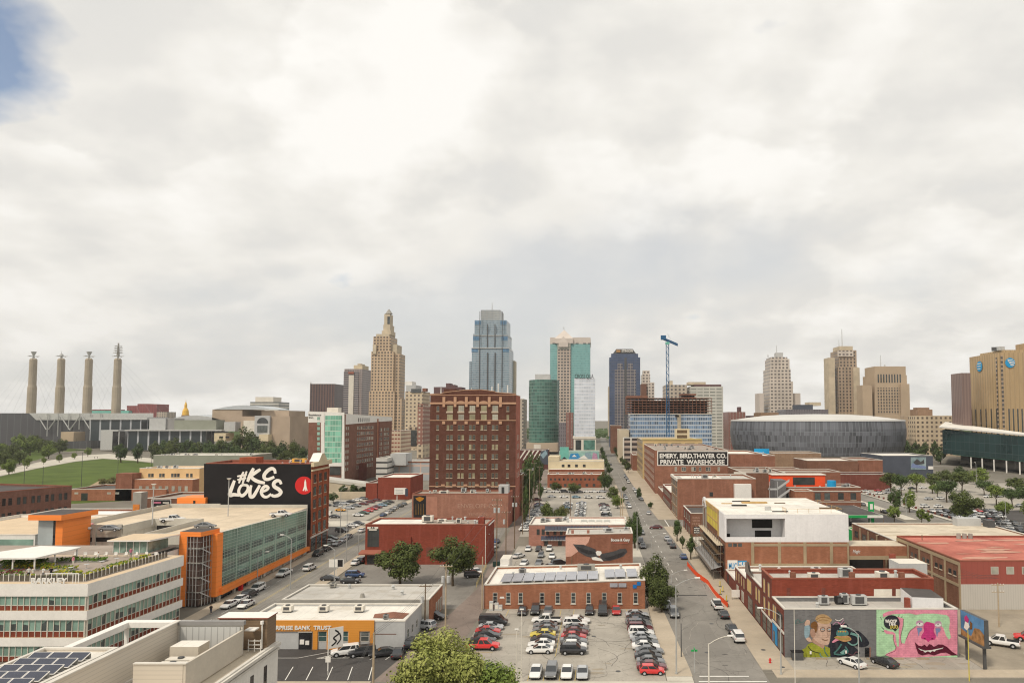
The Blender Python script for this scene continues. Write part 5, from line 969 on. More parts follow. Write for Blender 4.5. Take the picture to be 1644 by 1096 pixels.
b=M();b.box(-171,-164,440,446,43,47,'offwhite');put(R,b,'roof_house');b=M();b.box(-158,-152.5,455,462,0,11,'br_deep');put(R,b,'brick_annexe')
R=bl('yellow rendered apartment building beside the black painted wall',-230,-200,352,18,15.3,'cream2' if mat('cream2',(.72,.48,.25),.85,.06,.2) else 0,'roof_white');f=faces(rect(-230,-200,352,370));windows(R,f[0],[5,6.5,10.5,12,16.5,18,19.5,24,26],[10.9],1.2,1.8,'plain')
b=M();b.box(-230.3,-199.9,346,351.9,0,10.2,'br_orange','roof_white');b.box(-237,-229,345,352,0,13.2,'br_mid');put(R,b,'brick_wing');clutter(R,-228,-203,354,368,14.7,8,31)
for i in range(8):b=M();b.box(-226+i*3.2,-224.5+i*3.2,345.9,346,4.5,7,'g_blind');put(R,b,'window')
R=bl('long windowless grey green building behind the yellow apartments',-304,-237,480,30,15.2,'gg' if mat('gg',(.30,.31,.25),.85,.06,.1) else 0,'roof_white');clutter(R,-300,-240,482,505,14.6,24,32)
R=bl('low brick building with a dark roof at the foot of the lawn',-260,-212,345,26,5.6,'br_orange','roof_dark');f=faces(rect(-260,-212,345,371));windows(R,f[0],[8],[.1],3.2,3.6,'dark','door');windows(R,f[0],[4,20,24],[3.2],1.8,.9,'white')
pb=[(-204.5,239.5),(-196.6,262),(-250,275),(-262,245)];R=bld('brick_building','three-storey brown brick building with narrow dark windows at the left edge',pb,15.1,'br_br' if brick('br_br',(.25,.12,.085)) else 0,'roof_dark','cop_red');f=faces(pb)
windows(R,f[0],[1.5+4.6*i for i in range(5)]+[3.4+4.6*i for i in range(5)],[10.2,5.2,.6],1.1,2.5,'dark');
R=bl('low building with a bright white flat roof behind the garage deck',-172,-143,210,15,11.3,'br_mid','rw' if mat('rw',(.80,.79,.77),.7,.03,.2) else 0);R=bl('white flat roofed building left of the orange lift tower',-160,-128.6,160,34,13.6,'white','tanroof');f=faces(rect(-160,-128.6,160,194));b=M();b.box(-142,-129,159.9,160,9,12.6,'g_off');put(R,b,'window')
R=thing('chimney_tower','square grey concrete chimney tower with an orange panel behind the garage deck','tower',(-135,214,0));b=M();b.box(-142.2,-139.6,214,217,0,17.6,'conc_dk','coping');put(R,b,'shaft');b=M();b.box(-142.0,-140.0,213.9,214,9.5,14,'m_org');put(R,b,'orange_panel')
R=bl('brick workshop with a dark advert board behind the garage',-152,-134.5,236,20,13.4,'br_brown','roof_gravel');decal(R,'signboard',[(243,817),(275,817),(275,801),(243,801)],236,'white',.1);decal(R,'signboard_face',[(244,816),(274,816),(274,802),(244,802)],236,'black',.15);decal(R,'sign_detail',[(247,807.5),(259,807.5),(259,805),(247,805)],236,'m_pk2',.2);decal(R,'sign_detail',[(262,807.5),(272,807.5),(272,805.5),(262,805.5)],236,'offwhite',.2);decal(R,'sign_detail',[(252,815),(269,815),(269,811),(252,811)],236,'offwhite',.2)
R=bl('long open fronted shed with a striped roof in the yard on the left',-205,-160,262,8,4.5,'br_tan','roof_gravel');R=bl('plain brick shed at the back of the yard',-185,-150,285,12,5,'br_mid','roof_grey');
R=bl('long two-storey red brick building at the far end of the middle car park',-30.2,1.5,411,14,7.7,'br_mid3' if brick('br_mid3',(.34,.115,.06)) else 0,'roof_white');f=faces(rect(-30.2,1.5,411,425));windows(R,f[0],[2+2.5*i for i in range(12)],[4.2],1.1,1.2,'dark');windows(R,f[0],[2+4.2*i for i in range(7)],[.6],1.5,1.6,'dark');clutter(R,-28,0,413,423,7,8,41)
R=bl('long cream building with four small dark windows behind the red brick one',-33,3.2,455,18,12.8,'cream','roof_white');f=faces(rect(-33,3.2,455,473));windows(R,f[0],[PX(p,455,9) - -33 for p in (904,913.5,925.5,938)],[8.8],1.8,1.8,'dark');b=M();b.box(-33.05,-26,454.9,473,12.8,15.6,'cream');put(R,b,'raised_end');b=M();b.box(-32,3.3,449,454.9,0,7.8,'br_mid3','roof_white');put(R,b,'brick_front')
R=bl('building with a large teal and blue abstract mural behind the cream one',-29.5,0,520,20,PZ(724.5,520),'m_teal3' if mat('m_teal3',(.32,.52,.45),.85,.3,.12,dark=(.10,.22,.28)) else 0,'roof_grey')
decal(R,'mural',[(899,738),(913,738),(913,717.5),(899,717.5)],520,'teal',.1);b=M();b.box(PX(899,520,18),PX(913,520,18),520.05,522,15,PZ(717.5,520),'teal');put(R,b,'raised_wall')
for i,(pp,m) in enumerate([([(913,738),(934,738),(928,727),(916,728)],'gr_blue'),([(936,738),(950,738),(948,727),(940,726)],'m_ltblue'),([(918,733),(926,733),(922,729)],'white'),([(950,738),(960,738),(958,728),(952,726)],'m_lilac'),([(900,738),(912,738),(906,733)],'m_ink'),([(928,736),(938,730),(944,736)],'white')]):decal(R,'mural',pp,520,m,.15+.02*i)
R=bl('building with a maroon wall crossed by slanting white stripes',-64.5,-41,560,20,PZ(722,560),'m_mar' if mat('m_mar',(.14,.05,.045),.85,.05,.2) else 0,'roof_grey')
for i in range(5):decal(R,'white_stripe',[(832+7*i,738),(834+7*i,738),(845+7*i,722.5),(842+7*i,722.5)],560,'offwhite',.1+.01*i)
decal(R,'mural',[(866,745),(880,745),(880,721),(868,724)],560,'navyw',.2);decal(R,'mural',[(868,730),(876,722),(879,728),(872,736)],560,'m_ltblue',.25)
def sil(a,c,Y,d):
 k=(Y+d)/Y;w=c - a
 if a > CX and (a - CX)*(k - 1) < .6*w:a=CX+(a - CX)*k
 if c < CX and (CX - c)*(k - 1) < .6*w:c=CX+(c - CX)*k
 return a,c
def tower(name,label,px0,px1,py,Y,d,mt,roof='roof_grey',cat='tower',base=0):
 z=PZ(py,Y);px0,px1=sil(px0,px1,Y,d);x0,x1=PX(px0,Y,z*.6),PX(px1,Y,z*.6)
 R=thing(name,label,cat,((x0+x1)/2,Y,0));b=M();b.walls(rect(x0,x1,Y,Y+d),base,z,mt);b.flat(rect(x0,x1,Y,Y+d),z,roof);put(R,b,'wall');return R,x0,x1,z
def blk(R,px0,px1,py0,py1,Y,d,m,name='block',roof=None):
 if d > 5:px0,px1=sil(px0,px1,Y,d)
 z0,z1=PZ(py0,Y),PZ(py1,Y);b=M();x0,x1=PX(px0,Y,z1),PX(px1,Y,z1);b.box(x0,x1,Y,Y+d,z0,z1,m,roof or m);return put(R,b,name)
def mast(R,px,py0,py1,Y,r=.35,m='metal',name='mast'):
 b=M();p,q=P(px,py0,Y),P(px,py1,Y);b.cyl(p.x,Y,p.z,q.z,r,r*.5,m,6);return put(R,b,name)
facade('f_brown',(.15,.085,.07),(.045,.035,.04),4.2,3.5,.5,.9,0,0,.3);facade('f_marr',(.30,.26,.25),(.085,.085,.10),40,3.4,1,.5,0,0,.2);facade('f_marr2',(.34,.28,.26),(.12,.11,.12),2.6,3.4,.55,.55)
facade('f_pl',(.54,.40,.265),(.085,.065,.055),4.4,4.4,.5,.55,0,0,.3);facade('f_pls',(.47,.34,.225),(.20,.14,.09),4.4,40,.35,1.1,0,0,.1)
facade('f_kc',(.34,.385,.415),(.17,.24,.295),2.4,3.9,.84,.70,0,0,.25);facade('f_kcb',(.20,.33,.46),(.045,.14,.27),2.4,3.9,.86,.8,0,0,.2)
facade('f_teal',(.22,.41,.40),(.16,.36,.355),2.2,3.9,.8,.7,0,0,.12);facade('f_grid',(.50,.41,.34),(.08,.08,.08),5.0,5.0,.6,.55,0,0,.3)
facade('f_gg',(.12,.20,.17),(.05,.125,.10),3.0,3.7,.9,.75,0,0,.5,grough=.08);facade('f_white',(.66,.68,.72),(.56,.60,.66),2.4,3.5,.9,.66,0,0,.12)
facade('f_stin',(.07,.088,.135),(.045,.066,.125),3.0,3.9,.92,.8,0,0,.25);facade('f_sting',(.30,.26,.24),(.075,.075,.095),4.0,4.2,.84,.84,0,0,.3)
facade('f_tanw',(.48,.41,.33),(.10,.09,.085),4.6,4.2,.5,.55,0,0,.3);facade('f_whitew',(.54,.52,.46),(.25,.25,.22),7.2,3.6,.84,.52,0,0,.3);facade('f_oak',(.58,.51,.44),(.13,.11,.10),5.2,4.8,.55,.5,0,0,.35)
facade('f_city',(.37,.28,.20),(.075,.06,.05),4.6,4.4,.45,.62,0,0,.3);facade('f_court',(.47,.365,.26),(.15,.125,.10),3.6,12,.42,.75,0,0,.2);facade('f_att',(.45,.315,.165),(.36,.25,.13),4.2,60,.3,1.1,0,0,.05)
facade('f_bric',(.23,.10,.08),(.30,.23,.20),4,3.5,.3,.8,0,0,.2);facade('f_beige',(.58,.47,.33),(.13,.10,.08),5,4.8,.45,.5,0,0,.3);facade('f_grey',(.18,.16,.17),(.11,.10,.11),2,4,.5,.7)
facade('f_orn',(.28,.135,.10),(.48,.42,.34),3.6,3.8,.42,.42,0,0,.3);facade('f_redb',(.26,.06,.055),(.12,.04,.045),5,4,.4,.5,0,0,.4);facade('f_blueg',(.46,.50,.54),(.10,.16,.25),1.6,3.8,.82,.68,0,0,.7,grough=.1)
R,*_=tower('office_tower','dark brown tower with fine vertical lines left of the striped hotel tower',497,551,616,1100,40,'f_brown');mast(R,499,616,613,1100,1.2)
R,x0,x1,z=tower('hotel_tower','grey banded hotel tower with a pale central stripe',552,596,592,1080,45,'f_marr2');blk(R,552,576,705,596,1079,1,'f_marr','banded_front');blk(R,560,568,705,602,1078,1,'offwhite','pale_stripe');blk(R,559,568,600,596.5,1077,1,'cop_red','sign');blk(R,568,592,592,586,1090,30,'tan','roof_block');blk(R,574,586,586,583.5,1090,20,'stone','roof_block')
R,x0,x1,z=tower('art_deco_tower','tall stepped cream stone tower with a narrow lantern top',595,642,564,1000,34,'f_pl')
blk(R,599.5,638,566,540,1000.5,33,'f_pl','shaft');blk(R,604,634.5,541,536,1001.5,30,'stone','shaft')
blk(R,592.5,645,710,628,999,36,'f_pl','lower_block');blk(R,630,642.5,710,568,1003.5,26,'f_pl','side_wing');blk(R,628,637,570,553,1004,26,'stone','side_wing');blk(R,634,645,710,640,1002.5,28,'f_pl','side_wing');blk(R,598.5,604,568,553,998,12,'stone','corner_block')
blk(R,613,635,537,530.5,1005,24,'stone','crown_step');blk(R,615.5,633,531,521,1007,20,'stone','crown_step');blk(R,617,631,521,504,1009,16,'stone','lantern');blk(R,622,626,520,508,1008.5,1,'g_dark','lantern_window')
b=M();p,q=P(624.3,504,1015),P(624.3,496.5,1015);b.cyl(p.x,1015,p.z,q.z,5.6,.8,'conc_dk',8);put(R,b,'lantern_roof')
R,*_=tower('office_building','pale stone block with a glass top just right of the cream stepped tower',650,690,628,900,40,'f_beige',cat='building');blk(R,652,677,628,618,905,30,'ltgrey','roof_block');blk(R,650,668,618,612,908,20,'white','roof_block');blk(R,660,676,630,624,899,2,'g_dark','roof_glass');blk(R,678,687,628,623,905,10,'br_mid','roof_block')
R,*_=tower('apartment_tower','ornate pinkish brick tower with a cream base left of the tall dark brick block',670,692,651,620,30,'f_orn');blk(R,669.5,692,735,714,619.5,30,'f_beige','cream_base');blk(R,671,679,652,648,620,20,'f_orn','gable');blk(R,655,670,720,685,640,20,'f_beige','low_wing');blk(R,657,669,716,690,639.8,.2,'g_dark','dark_glass')
R,*_=tower('office_building','dark plum office block peeping over the tall brick roof',696,747,621,1000,30,'br_plum' if mat('br_plum',(.14,.075,.075),.8,.1,.1) else 0,cat='building');blk(R,716,727,621,615,1001,20,'br_plum','roof_block');blk(R,716,735,621,617.5,1002,20,'br_plum','roof_block');mast(R,708,632,622,990,1,'white','mast')
R,x0,x1,z=tower('glass_tower','tall blue grey glass tower with stepped top and blue corner bands',757,824,560,1200,60,'f_kc');blk(R,759.5,821.5,562,536,1202,56,'f_kc','shaft');blk(R,762,819.5,538,514,1204,52,'f_kc','shaft');blk(R,772,809,516,497.5,1207,44,'f_whk' if facade('f_whk',(.40,.40,.38),(.28,.31,.33),2.4,3,.8,.7,0,0,.1) else 0,'crown');mast(R,790,497,486,1220,.8)
for y0,y1,dd,a,c in ((565,559.5,1199.5,757,817.2),(546,539,1201.5,759.6,815),(521,515,1203.5,762.1,813.4)):blk(R,a,a+10,y0,y1,dd,2,'f_kcb','blue_band');blk(R,c - 10,c,y0,y1,dd,2,'f_kcb','blue_band')
blk(R,757,824,559.4,558,1198.8,61,'metal','ledge');blk(R,760,822,539,537.8,1200.8,57,'metal','ledge');blk(R,753.5,757,640,580,1210,4,'f_kc','side_wing')
for p in (782,794):blk(R,p,p+1.6,640,566,1198.5,1,'metal_dk','dark_stripe');blk(R,p,p+1.2,558,520,1200.4,1.5,'metal_dk','dark_stripe')
for p in (770,806):blk(R,p,p+.9,640,500,1198.4,1,'metal_dk','dark_stripe')
R,*_=tower('office_building','narrow tan office block between the dark brick block and the green glass tower',824,846,640,830,40,'f_tanw',cat='building');
R,*_=tower('office_building','thin brown block right behind the tall blue glass tower',822,829,579,1260,30,'stone',cat='building')
R,x0,x1,z=tower('teal_tower','tall teal glass tower with a pale stone strip and pitched lantern roof',883,948,552,1150,60,'f_teal');blk(R,895,916,720,550,1148,2,'f_grid','stone_strip');blk(R,883,948.5,552.5,541.5,1150.5,50,'stone2' if mat('stone2',(.62,.55,.49),.8,.05,.05) else 0,'stone_crown');blk(R,895,916,561,551,1147.6,2,'g_blind','top_windows')
for p in (887,898,908,924,936,944):blk(R,p,p+5,551.8,550.4,1149.6,1,'metal_dk','slot')
b=M()
for (a,c,py,pt,yy) in ((890.5,920,543,527.5,1147),(897,912,549,539.5,1145)):
 p0,p1,pm=P(a,py,yy),P(c,py,yy),P((a+c)/2,pt,yy);b.prism(rect(p0.x,p1.x,yy,yy+30),p0.z - 8,p0.z,'stone2');b.face([(p0.x,yy,p0.z),(p1.x,yy,p1.z),(pm.x,yy+(15 if a < 895 else 1),pm.z)],'stone2');b.face([(p1.x,yy,p0.z),(p1.x,yy+30,p0.z),(pm.x,yy+15,pm.z)],'stone2');b.face([(p0.x,yy+30,p0.z),(p0.x,yy,p0.z),(pm.x,yy+15,pm.z)],'stone2');b.face([(p1.x,yy+30,p0.z),(p0.x,yy+30,p0.z),(pm.x,yy+15,pm.z)],'stone2')
put(R,b,'lantern_roof');mast(R,905.2,528,524,1160,.8)
R=thing('green_glass_tower','rounded dark green glass tower on a tan podium','tower',(-70,820,0));n=40;x0,x1=PX(846,800,50),PX(896,800,50);xc,rx=(x0+x1)/2,(x1 - x0)/2
el=[(xc+rx*cos(2*pi*i/n),822+22*sin(2*pi*i/n)) for i in range(n)];z=PZ(609,800);b=M();b.walls(el,12,z,'f_gg');b.flat(el,z,'roof_grey');put(R,b,'glass_wall')
blk(R,845,900,725,710.5,798,60,'offw2' if mat('offw2',(.50,.40,.30),.85,.05,.05) else 0,'podium');blk(R,857,868,723,713,797.9,.1,'offwhite','podium_panel');blk(R,859,884,610,600.5,812,14,'ltgrey','roof_block')
R,*_=tower('glass_tower','slim pale glass tower with lettering on its roof edge beside the street',922,955.5,607,720,26,'f_white');blk(R,919.5,957,704,700.5,718.5,30,'offwhite','ledge')
facade('f_pod',(.50,.46,.40),(.08,.16,.12),19,30,.8,1.2,0,0,.1);blk(R,921,957,724,704,719,28,'offwhite','podium');blk(R,924,933,722,706,718.8,.2,'g_dark','podium_glass');blk(R,937,955,722,706,718.8,.2,'g_green','podium_glass')
q=lettering('CROSS QUA',6,'black',R,Matrix.Translation((0,719.5,PZ(607,720))),.2,.05);fit(q,PX(923,720,80),PX(953,720,80))
R,*_=tower('office_building','low grey blocks and brick flats between the green and pale glass towers',897,921,678,760,40,'f_grey',cat='building');blk(R,909,921,720,662,758,20,'f_bric','brick_flats')
R,*_=tower('dark_tower','dark blue glass tower with a stepped lit sign crown right of the street',977.5,1028,573.5,1000,50,'f_stin');blk(R,980.5,1024.5,574.5,567.5,1001,46,'f_stin','crown_step');blk(R,976,978.5,700,620,1006,40,'stone','side_strip')
b=M();p0,p1,q0,q1=P(984,567.5,1002),P(1021,567.5,1002),P(989.5,560,1002),P(1016,560,1002)
b.prism([(p0.x,1002),(p1.x,1002),(p1.x,1040),(p0.x,1040)],p0.z - .5,p0.z,'f_stin');b.face([(p0.x,1001.9,p0.z),(p1.x,1001.9,p1.z),(q1.x,1003,q1.z),(q0.x,1003,q0.z)],'metal_dk');b.face([(q0.x,1003,q0.z),(q1.x,1003,q1.z),(q1.x,1038,q1.z),(q0.x,1038,q0.z)],'metal_dk');b.face([(p1.x,1002,p1.z),(p1.x,1040,p1.z),(q1.x,1038,q1.z),(q1.x,1003,q1.z)],'metal_dk');b.face([(p0.x,1040,p1.z),(p0.x,1002,p1.z),(q0.x,1003,q1.z),(q0.x,1038,q1.z)],'metal_dk');put(R,b,'crown')
q=lettering('STINSON',4.6,'white',R,Matrix.Translation((0,1000.5,PZ(565,1002))),.3,.12);fit(q,PX(998,1002,130),PX(1016,1002,130));blk(R,989.5,996,565.2,561.5,1000.5,1,'m_bun','logo')
blk(R,1002.5,1006,700,574,999.6,.3,'metal_dk','dark_stripe');blk(R,991.5,999.5,700,583,999.5,.4,'f_sting','grid_panel');blk(R,1008,1016,700,583,999.5,.4,'f_sting','grid_panel');blk(R,987,1021,700,593,999.7,.3,'f_sting','grid_panel')
R,*_=tower('office_tower','slim pale tower stepping down behind the dark sign tower',1029,1044,601,1100,30,'f_oak');blk(R,1031,1043,602,594.5,1104,20,'f_oak','upper_block');blk(R,1038,1050.5,700,613.5,1095,30,'f_oak','lower_block');blk(R,1028,1038,700,616,1094,30,'br_brown','lower_block')
R,x0,x1,z=tower('building_under_construction','building under construction with blue glass below and bare rusty floors above',1009,1143,664,640,40,'f_blueg',cat='building')
facade('f_open',(.25,.11,.08),(.035,.03,.03),3.4,3.4,.84,.62,0,0,.3)
b=M()
for i in range(8):
 zz=PZ(664 - 4.1*i,640);
 if i < 7:b.box(PX(1006,640,60),PX(1143,640,60),640,680,zz,zz+.45,'rust')
 for k in range(23):
  x=PX(1006.5+k*6.2,640,60)
  if i < 6:b.box(x - .25,x+.25,640.5,641.1,zz+.45,zz+2.33,'rust');b.box(x - .25,x+.25,670.5,671.1,zz+.45,zz+2.33,'rust')
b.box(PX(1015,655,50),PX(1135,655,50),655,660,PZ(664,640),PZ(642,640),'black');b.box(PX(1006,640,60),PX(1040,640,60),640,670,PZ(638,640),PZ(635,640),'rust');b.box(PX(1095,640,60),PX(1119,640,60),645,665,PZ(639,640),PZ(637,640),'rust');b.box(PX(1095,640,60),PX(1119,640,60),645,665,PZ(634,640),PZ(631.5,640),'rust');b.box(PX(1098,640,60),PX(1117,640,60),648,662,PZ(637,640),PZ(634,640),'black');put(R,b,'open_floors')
blk(R,1087.5,1093,700,664,639.5,.5,'stone','lift_shaft');blk(R,1084,1090,669,666,639.3,.5,'black','gap');blk(R,1008.5,1143.5,665,663.6,639.3,.6,'concrete','floor_edge')
R,*_=tower('office_building','long pale office block with strip windows and a brown roof band behind the construction',1102,1161,620,800,40,'f_whitew',cat='building');blk(R,1109,1158,620.5,617,802,30,'br_plum','roof_band');blk(R,1102,1133,617.5,613,805,20,'stone','roof_block')
R,*_=tower('office_building','grey tan office building left of the pale strip windowed one',1064,1103,617.5,810,40,'f_tanw',cat='building');blk(R,1072,1080,618,611,812,20,'stone','roof_block')
R,*_=tower('parking_deck','open concrete parking deck by the street under the construction',1000,1027,703,600,30,'f_slot2' if facade('f_slot2',(.42,.33,.27),(.05,.04,.04),50,4.4,1.1,.55,0,1.5,.05) else 0,cat='building');
for p in (1000,1012,1025):blk(R,p,p+2,748,702,599.6,.5,'offwhite','pier')
R=bl('tan office building with tall windows and an arched roof feature by the street',29,69,470,70,PZ(706,470),['f_tanb','cream','cream','f_tanc'] if facade('f_tanb',(.58,.42,.20),(.16,.13,.10),9,5,.72,.5,0,0,.3) and facade('f_tanc',(.36,.25,.12),(.10,.09,.08),5,4.4,.6,.6,0,0,.3) else 0,'roof_grey',name='office_building')
blk(R,1083,1107,704,688,476,8,'cream','arched_roof_house','cream');blk(R,1087,1103,695,690,475.9,.1,'wood','arch');blk(R,1087,1103,703,698,475.9,.1,'wood','arch');blk(R,1030,1127,706,704,469.5,2,'yellowpaint','cornice')
bl('beige corner building at the street past the tan office building',18,27,640,60,30,'stone',name='building');bl('brown brick building far down the street on its right side',14,26,820,80,32,'br_brown',name='building')
R,*_=tower('brick_block','brick office block left of the round arena',1161,1197,661,900,40,'f_bric',cat='building');blk(R,1183,1190,661,653,905,10,'br_plum','roof_block');blk(R,1197,1212,700,667,905,30,'br_plum','wing')
R,*_=tower('white_tower','pale stepped tower with antennas on its roof',1226,1270,592,1000,40,'f_oak');blk(R,1228,1267.5,593,576,1003,34,'f_oak','shaft');blk(R,1230,1264,577,573,1005,30,'f_oak','shaft');blk(R,1243,1257,573,566,1012,10,'ltgrey','roof_frame');blk(R,1224.5,1273,700,612,998,44,'f_oak','lower_block');blk(R,1212,1226,700,631,1002,30,'stone2','side_wing');blk(R,1272,1285,700,631,1004,30,'stone2','side_wing');mast(R,1247,566,554,1015,.5);mast(R,1233,573,569,1010,.9)
R,*_=tower('office_building','long low grey block in front of the pale stepped tower',1248,1330,657,850,40,'f_grey',cat='building');blk(R,1272,1305,657,649.5,855,20,'navyw','roof_block');blk(R,1210,1250,700,662,845,40,'br_tan','stone_wing');blk(R,1292,1318,651,645.5,870,20,'stone','roof_block')
R,*_=tower('stone_tower','tall brown stone tower with a mast on its stepped top',1331,1378,589,950,40,'f_city');blk(R,1333,1375,590,562,952,36,'f_city','shaft');blk(R,1337,1369,562.5,555.5,956,28,'stone','crown');blk(R,1330,1340,700,574,948,20,'stone','side_pier');blk(R,1370,1380,700,590,948,20,'stone','side_pier');mast(R,1352,556,528,970,.7);mast(R,1347,556,545,970,.5);blk(R,1345,1370,572,562.6,950.5,1.4,'f_oak','crown_windows');blk(R,1331,1388,700,664,945,20,'stone','base')
R,*_=tower('stone_tower','broad cream stone courthouse tower with a flat rounded top',1386,1457,602,900,40,'stonec' if mat('stonec',(.48,.37,.26),.85,.06,.05) else 0);blk(R,1388,1454,602.5,588,902,34,'stonec','crown');blk(R,1384.5,1400,700,618,897,20,'stonec','side_pier');blk(R,1446,1460,700,616,897,20,'stonec','side_pier')
for i in range(9):blk(R,1409+4.4*i,1411+4.4*i,614,600.5,899.7,.3,'g_dark','window_strip');blk(R,1409+4.4*i,1411+4.4*i,664,622,899.7,.3,'f_cw' if facade('f_cw',(.40,.30,.21),(.09,.08,.07),50,3.9,1.1,.6,0,0,.2) else 0,'window_strip')
mast(R,1414,588,570,910,.5);mast(R,1420.5,588,585,910,1.2)
R,*_=tower('beige_building','long beige building with rows of small windows behind the arena',1445,1541,667,760,40,'f_beige',cat='building');blk(R,1461,1497,668,657,790,20,'br_tan','rear_block');blk(R,1466,1492,657,654,800,10,'br_tan','rear_block');blk(R,1445,1458,705,667.5,755,10,'stonec','end_wall')
R,*_=tower('brown_tower','windowless tan brick tower with round blue globe emblems',1558,1760,566,640,49,'f_att');blk(R,1573,1760,567,561.5,645,40,'f_att','upper_step');blk(R,1592,1613,562,556,648,12,'metal','cooling_unit');blk(R,1592,1600,563,557,647.8,.4,'metal_dk','grille');blk(R,1630,1690,562,550,650,20,'f_att','upper_step');blk(R,1543.5,1558,690,598.5,660,20,'stripe' if facade('stripe',(.21,.14,.12),(.17,.115,.10),3,40,.5,1.1,0,0,.1) else 0,'dark_wing')
for p in (1606.5,):blk(R,p,p+3.2,700,570,639.6,.4,'f_cw','window_strip')
for p in (1619,1626,1633,1640):blk(R,p,p+2,700,656,639.7,.3,'g_dark','window_strip')
xw_=PX(1603.3,640,60)
for y_ in (643,652,661,670,679,687):b=M();b.box(xw_ - .2,xw_ - .05,y_,y_+1.6,0,PZ(656,650),'g_dark');put(R,b,'window_strip')
b=M();b.box(xw_ - .3,xw_ - .05,640.8,642.6,0,96,'f_cw');put(R,b,'window_strip');b=M();n=28;b.face([(xw_ - .5,670+5*cos(2*pi*i/n),PZ(588,670)+5*sin(2*pi*i/n)) for i in range(n)][::-1],'skyblue');put(R,b,'globe_emblem')
for k in range(3):b=M();b.box(xw_ - .6,xw_ - .52,667+k*.6,673.5,PZ(588,670)+2.2 - 2.4*k,PZ(588,670)+3 - 2.4*k,'white');put(R,b,'globe_stripes')
for pc,rx_,py in ((1622,8,582),):
 b=M();n=28;c=P(pc,py,639);ry=8/F*640;rx2=rx_/F*640;b.poly([(c.x+rx2*cos(2*pi*i/n),639.2,c.z+ry*sin(2*pi*i/n)) for i in range(n)],'skyblue');put(R,b,'globe_emblem');b=M()
 for k,(dz,w0,w1) in enumerate(((.55,-.55,.5),(.2,-.5,.85),(-.15,-.2,.9),(-.5,.0,.75))):stroke(b,spline([(c.x+rx2*w0,c.z+ry*(dz+.12)),(c.x+rx2*(w0+w1)/2,c.z+ry*(dz - .05)),(c.x+rx2*w1,c.z+ry*(dz+.1))],4),.75,'white',lambda X,Z,o:(X,639.0,Z),0)
 put(R,b,'globe_stripes')
facade('f_arena',(.205,.22,.24),(.10,.105,.12),3.2,9.5,.86,.96,0,0,.55,grough=.45)
R=thing('arena','huge round arena with a dark glass skin and a shallow white domed roof','arena',(204,700,0));n=96;xa,xb=PX(1175,690,20),PX(1447,690,20);xc,rx=(xa+xb)/2,(xb - xa)/2;ry=76
zt=PZ(676,625);zb=7
def ring(k,z):return [(xc+rx*k*cos(2*pi*i/n),692+ry*k*sin(2*pi*i/n),z) for i in range(n)]
b=M();RG=[ring(.955,zb),ring(.985,zb+8),ring(1.0,zb+18),ring(1.0,zt - 7),ring(.988,zt)]
for a,c in zip(RG,RG[1:]):
 u=0
 for i in range(n):
  j=(i+1) % n;w=(V(a[j]) - V(a[i])).length;b.face([a[i],a[j],c[j],c[i]],'f_arena',[(u,a[i][2]),(u+w,a[i][2]),(u+w,c[i][2]),(u,c[i][2])]);u+=w
put(R,b,'glass_skin')
mat('arena_white',(.62,.605,.57),.6,.05,.03);b=M();b.sm=True;RG=[ring(.995,zt),ring(.99,zt+1.2),ring(.94,zt+1.4),ring(.8,zt+3.2),ring(.6,zt+5.2),ring(.35,zt+6.4),ring(.05,zt+6.8)]
for a,c in zip(RG,RG[1:]):
 for i in range(n):j=(i+1) % n;b.face([a[i],a[j],c[j],c[i]],'arena_white')
b.face(RG[-1],'arena_white');put(R,b,'domed_roof');b=M();b.walls([q[:2] for q in ring(.93,0)],0,8,'conc_dk');put(R,b,'base')
R=thing('glass_pavilion','dark green glass building with a sloping white roof on thin white columns','building',(330,560,0))
L0,R0=(PX(1513,612,25),612.0),(PX(1690,470,25),470.0)
facade('f_dg',(.03,.06,.06),(.014,.04,.04),7,7,.94,.94,0,0,.3,grough=.25)
gp_=[L0,R0,(R0[0]+40,640),(L0[0]+46,700)];b=M();b.walls(gp_,10,[PZ(690,612),PZ(704,470),27,30],'f_dg');put(R,b,'glass_wall')
b=M();e=[(L0[0] - 4,609),(R0[0]+4,465),(R0[0]+50,660),(L0[0]+56,720)];zt_=[PZ(684,609),PZ(702.5,465),33,37];b.walls(e,[q - 1.2 for q in zt_],zt_,'white');b.flat(e,zt_,'roof_white');b.flat(e[::-1],[q - 1.2 for q in zt_[::-1]],'white');put(R,b,'sloping_roof')
b=M();b.prism([(L0[0]+6,607),(R0[0]+4,460),(R0[0]+40,640),(L0[0]+46,690)],9,10,'teal','offwhite',True);put(R,b,'canopy_slab');b=M();b.walls([(L0[0]+22,625),(R0[0]+10,505),(R0[0]+40,640),(L0[0]+46,680)],0,9,'g_black');put(R,b,'lower_wall')
for k in range(7):t=.3+k*.11;b=M();b.cyl(L0[0]+(R0[0] - L0[0])*t,612+(470 - 612)*t - 1,0,9,.5,.5,'white',8);put(R,b,'column')
facade('f_cc',(.095,.095,.10),(.07,.07,.075),9,40,.9,1.1,0,0,.1);facade('f_cols',(.42,.43,.45),(.035,.045,.05),13,60,.84,1.1,0,0,.2)
R=thing('convention_hall','long dark exhibition hall with a pale truss edge and a columned glass front','building',(-600,1000,0))
b=M();zt=PZ(663,950);b.prism([(-1150,950),(PX(148,950,40),950),(PX(148,950,40),1060),(-1150,1060)],0,zt,'f_cc','conc_dk');put(R,b,'dark_wall');b=M();z0=PZ(674,948)
b.face([(PX(46,948,40),948,zt),(PX(58,948,40),948,z0),(PX(246,948,40),948,z0),(PX(246,948,40),948,zt)],'metal');put(R,b,'truss_edge')
b=M()
for i in range(6):
 x=PX(76+17*i,946,30);b.tube([(x,946,zt),(x,946,PZ(689 if i > 1 else 700,946))],.7,'metal',4)
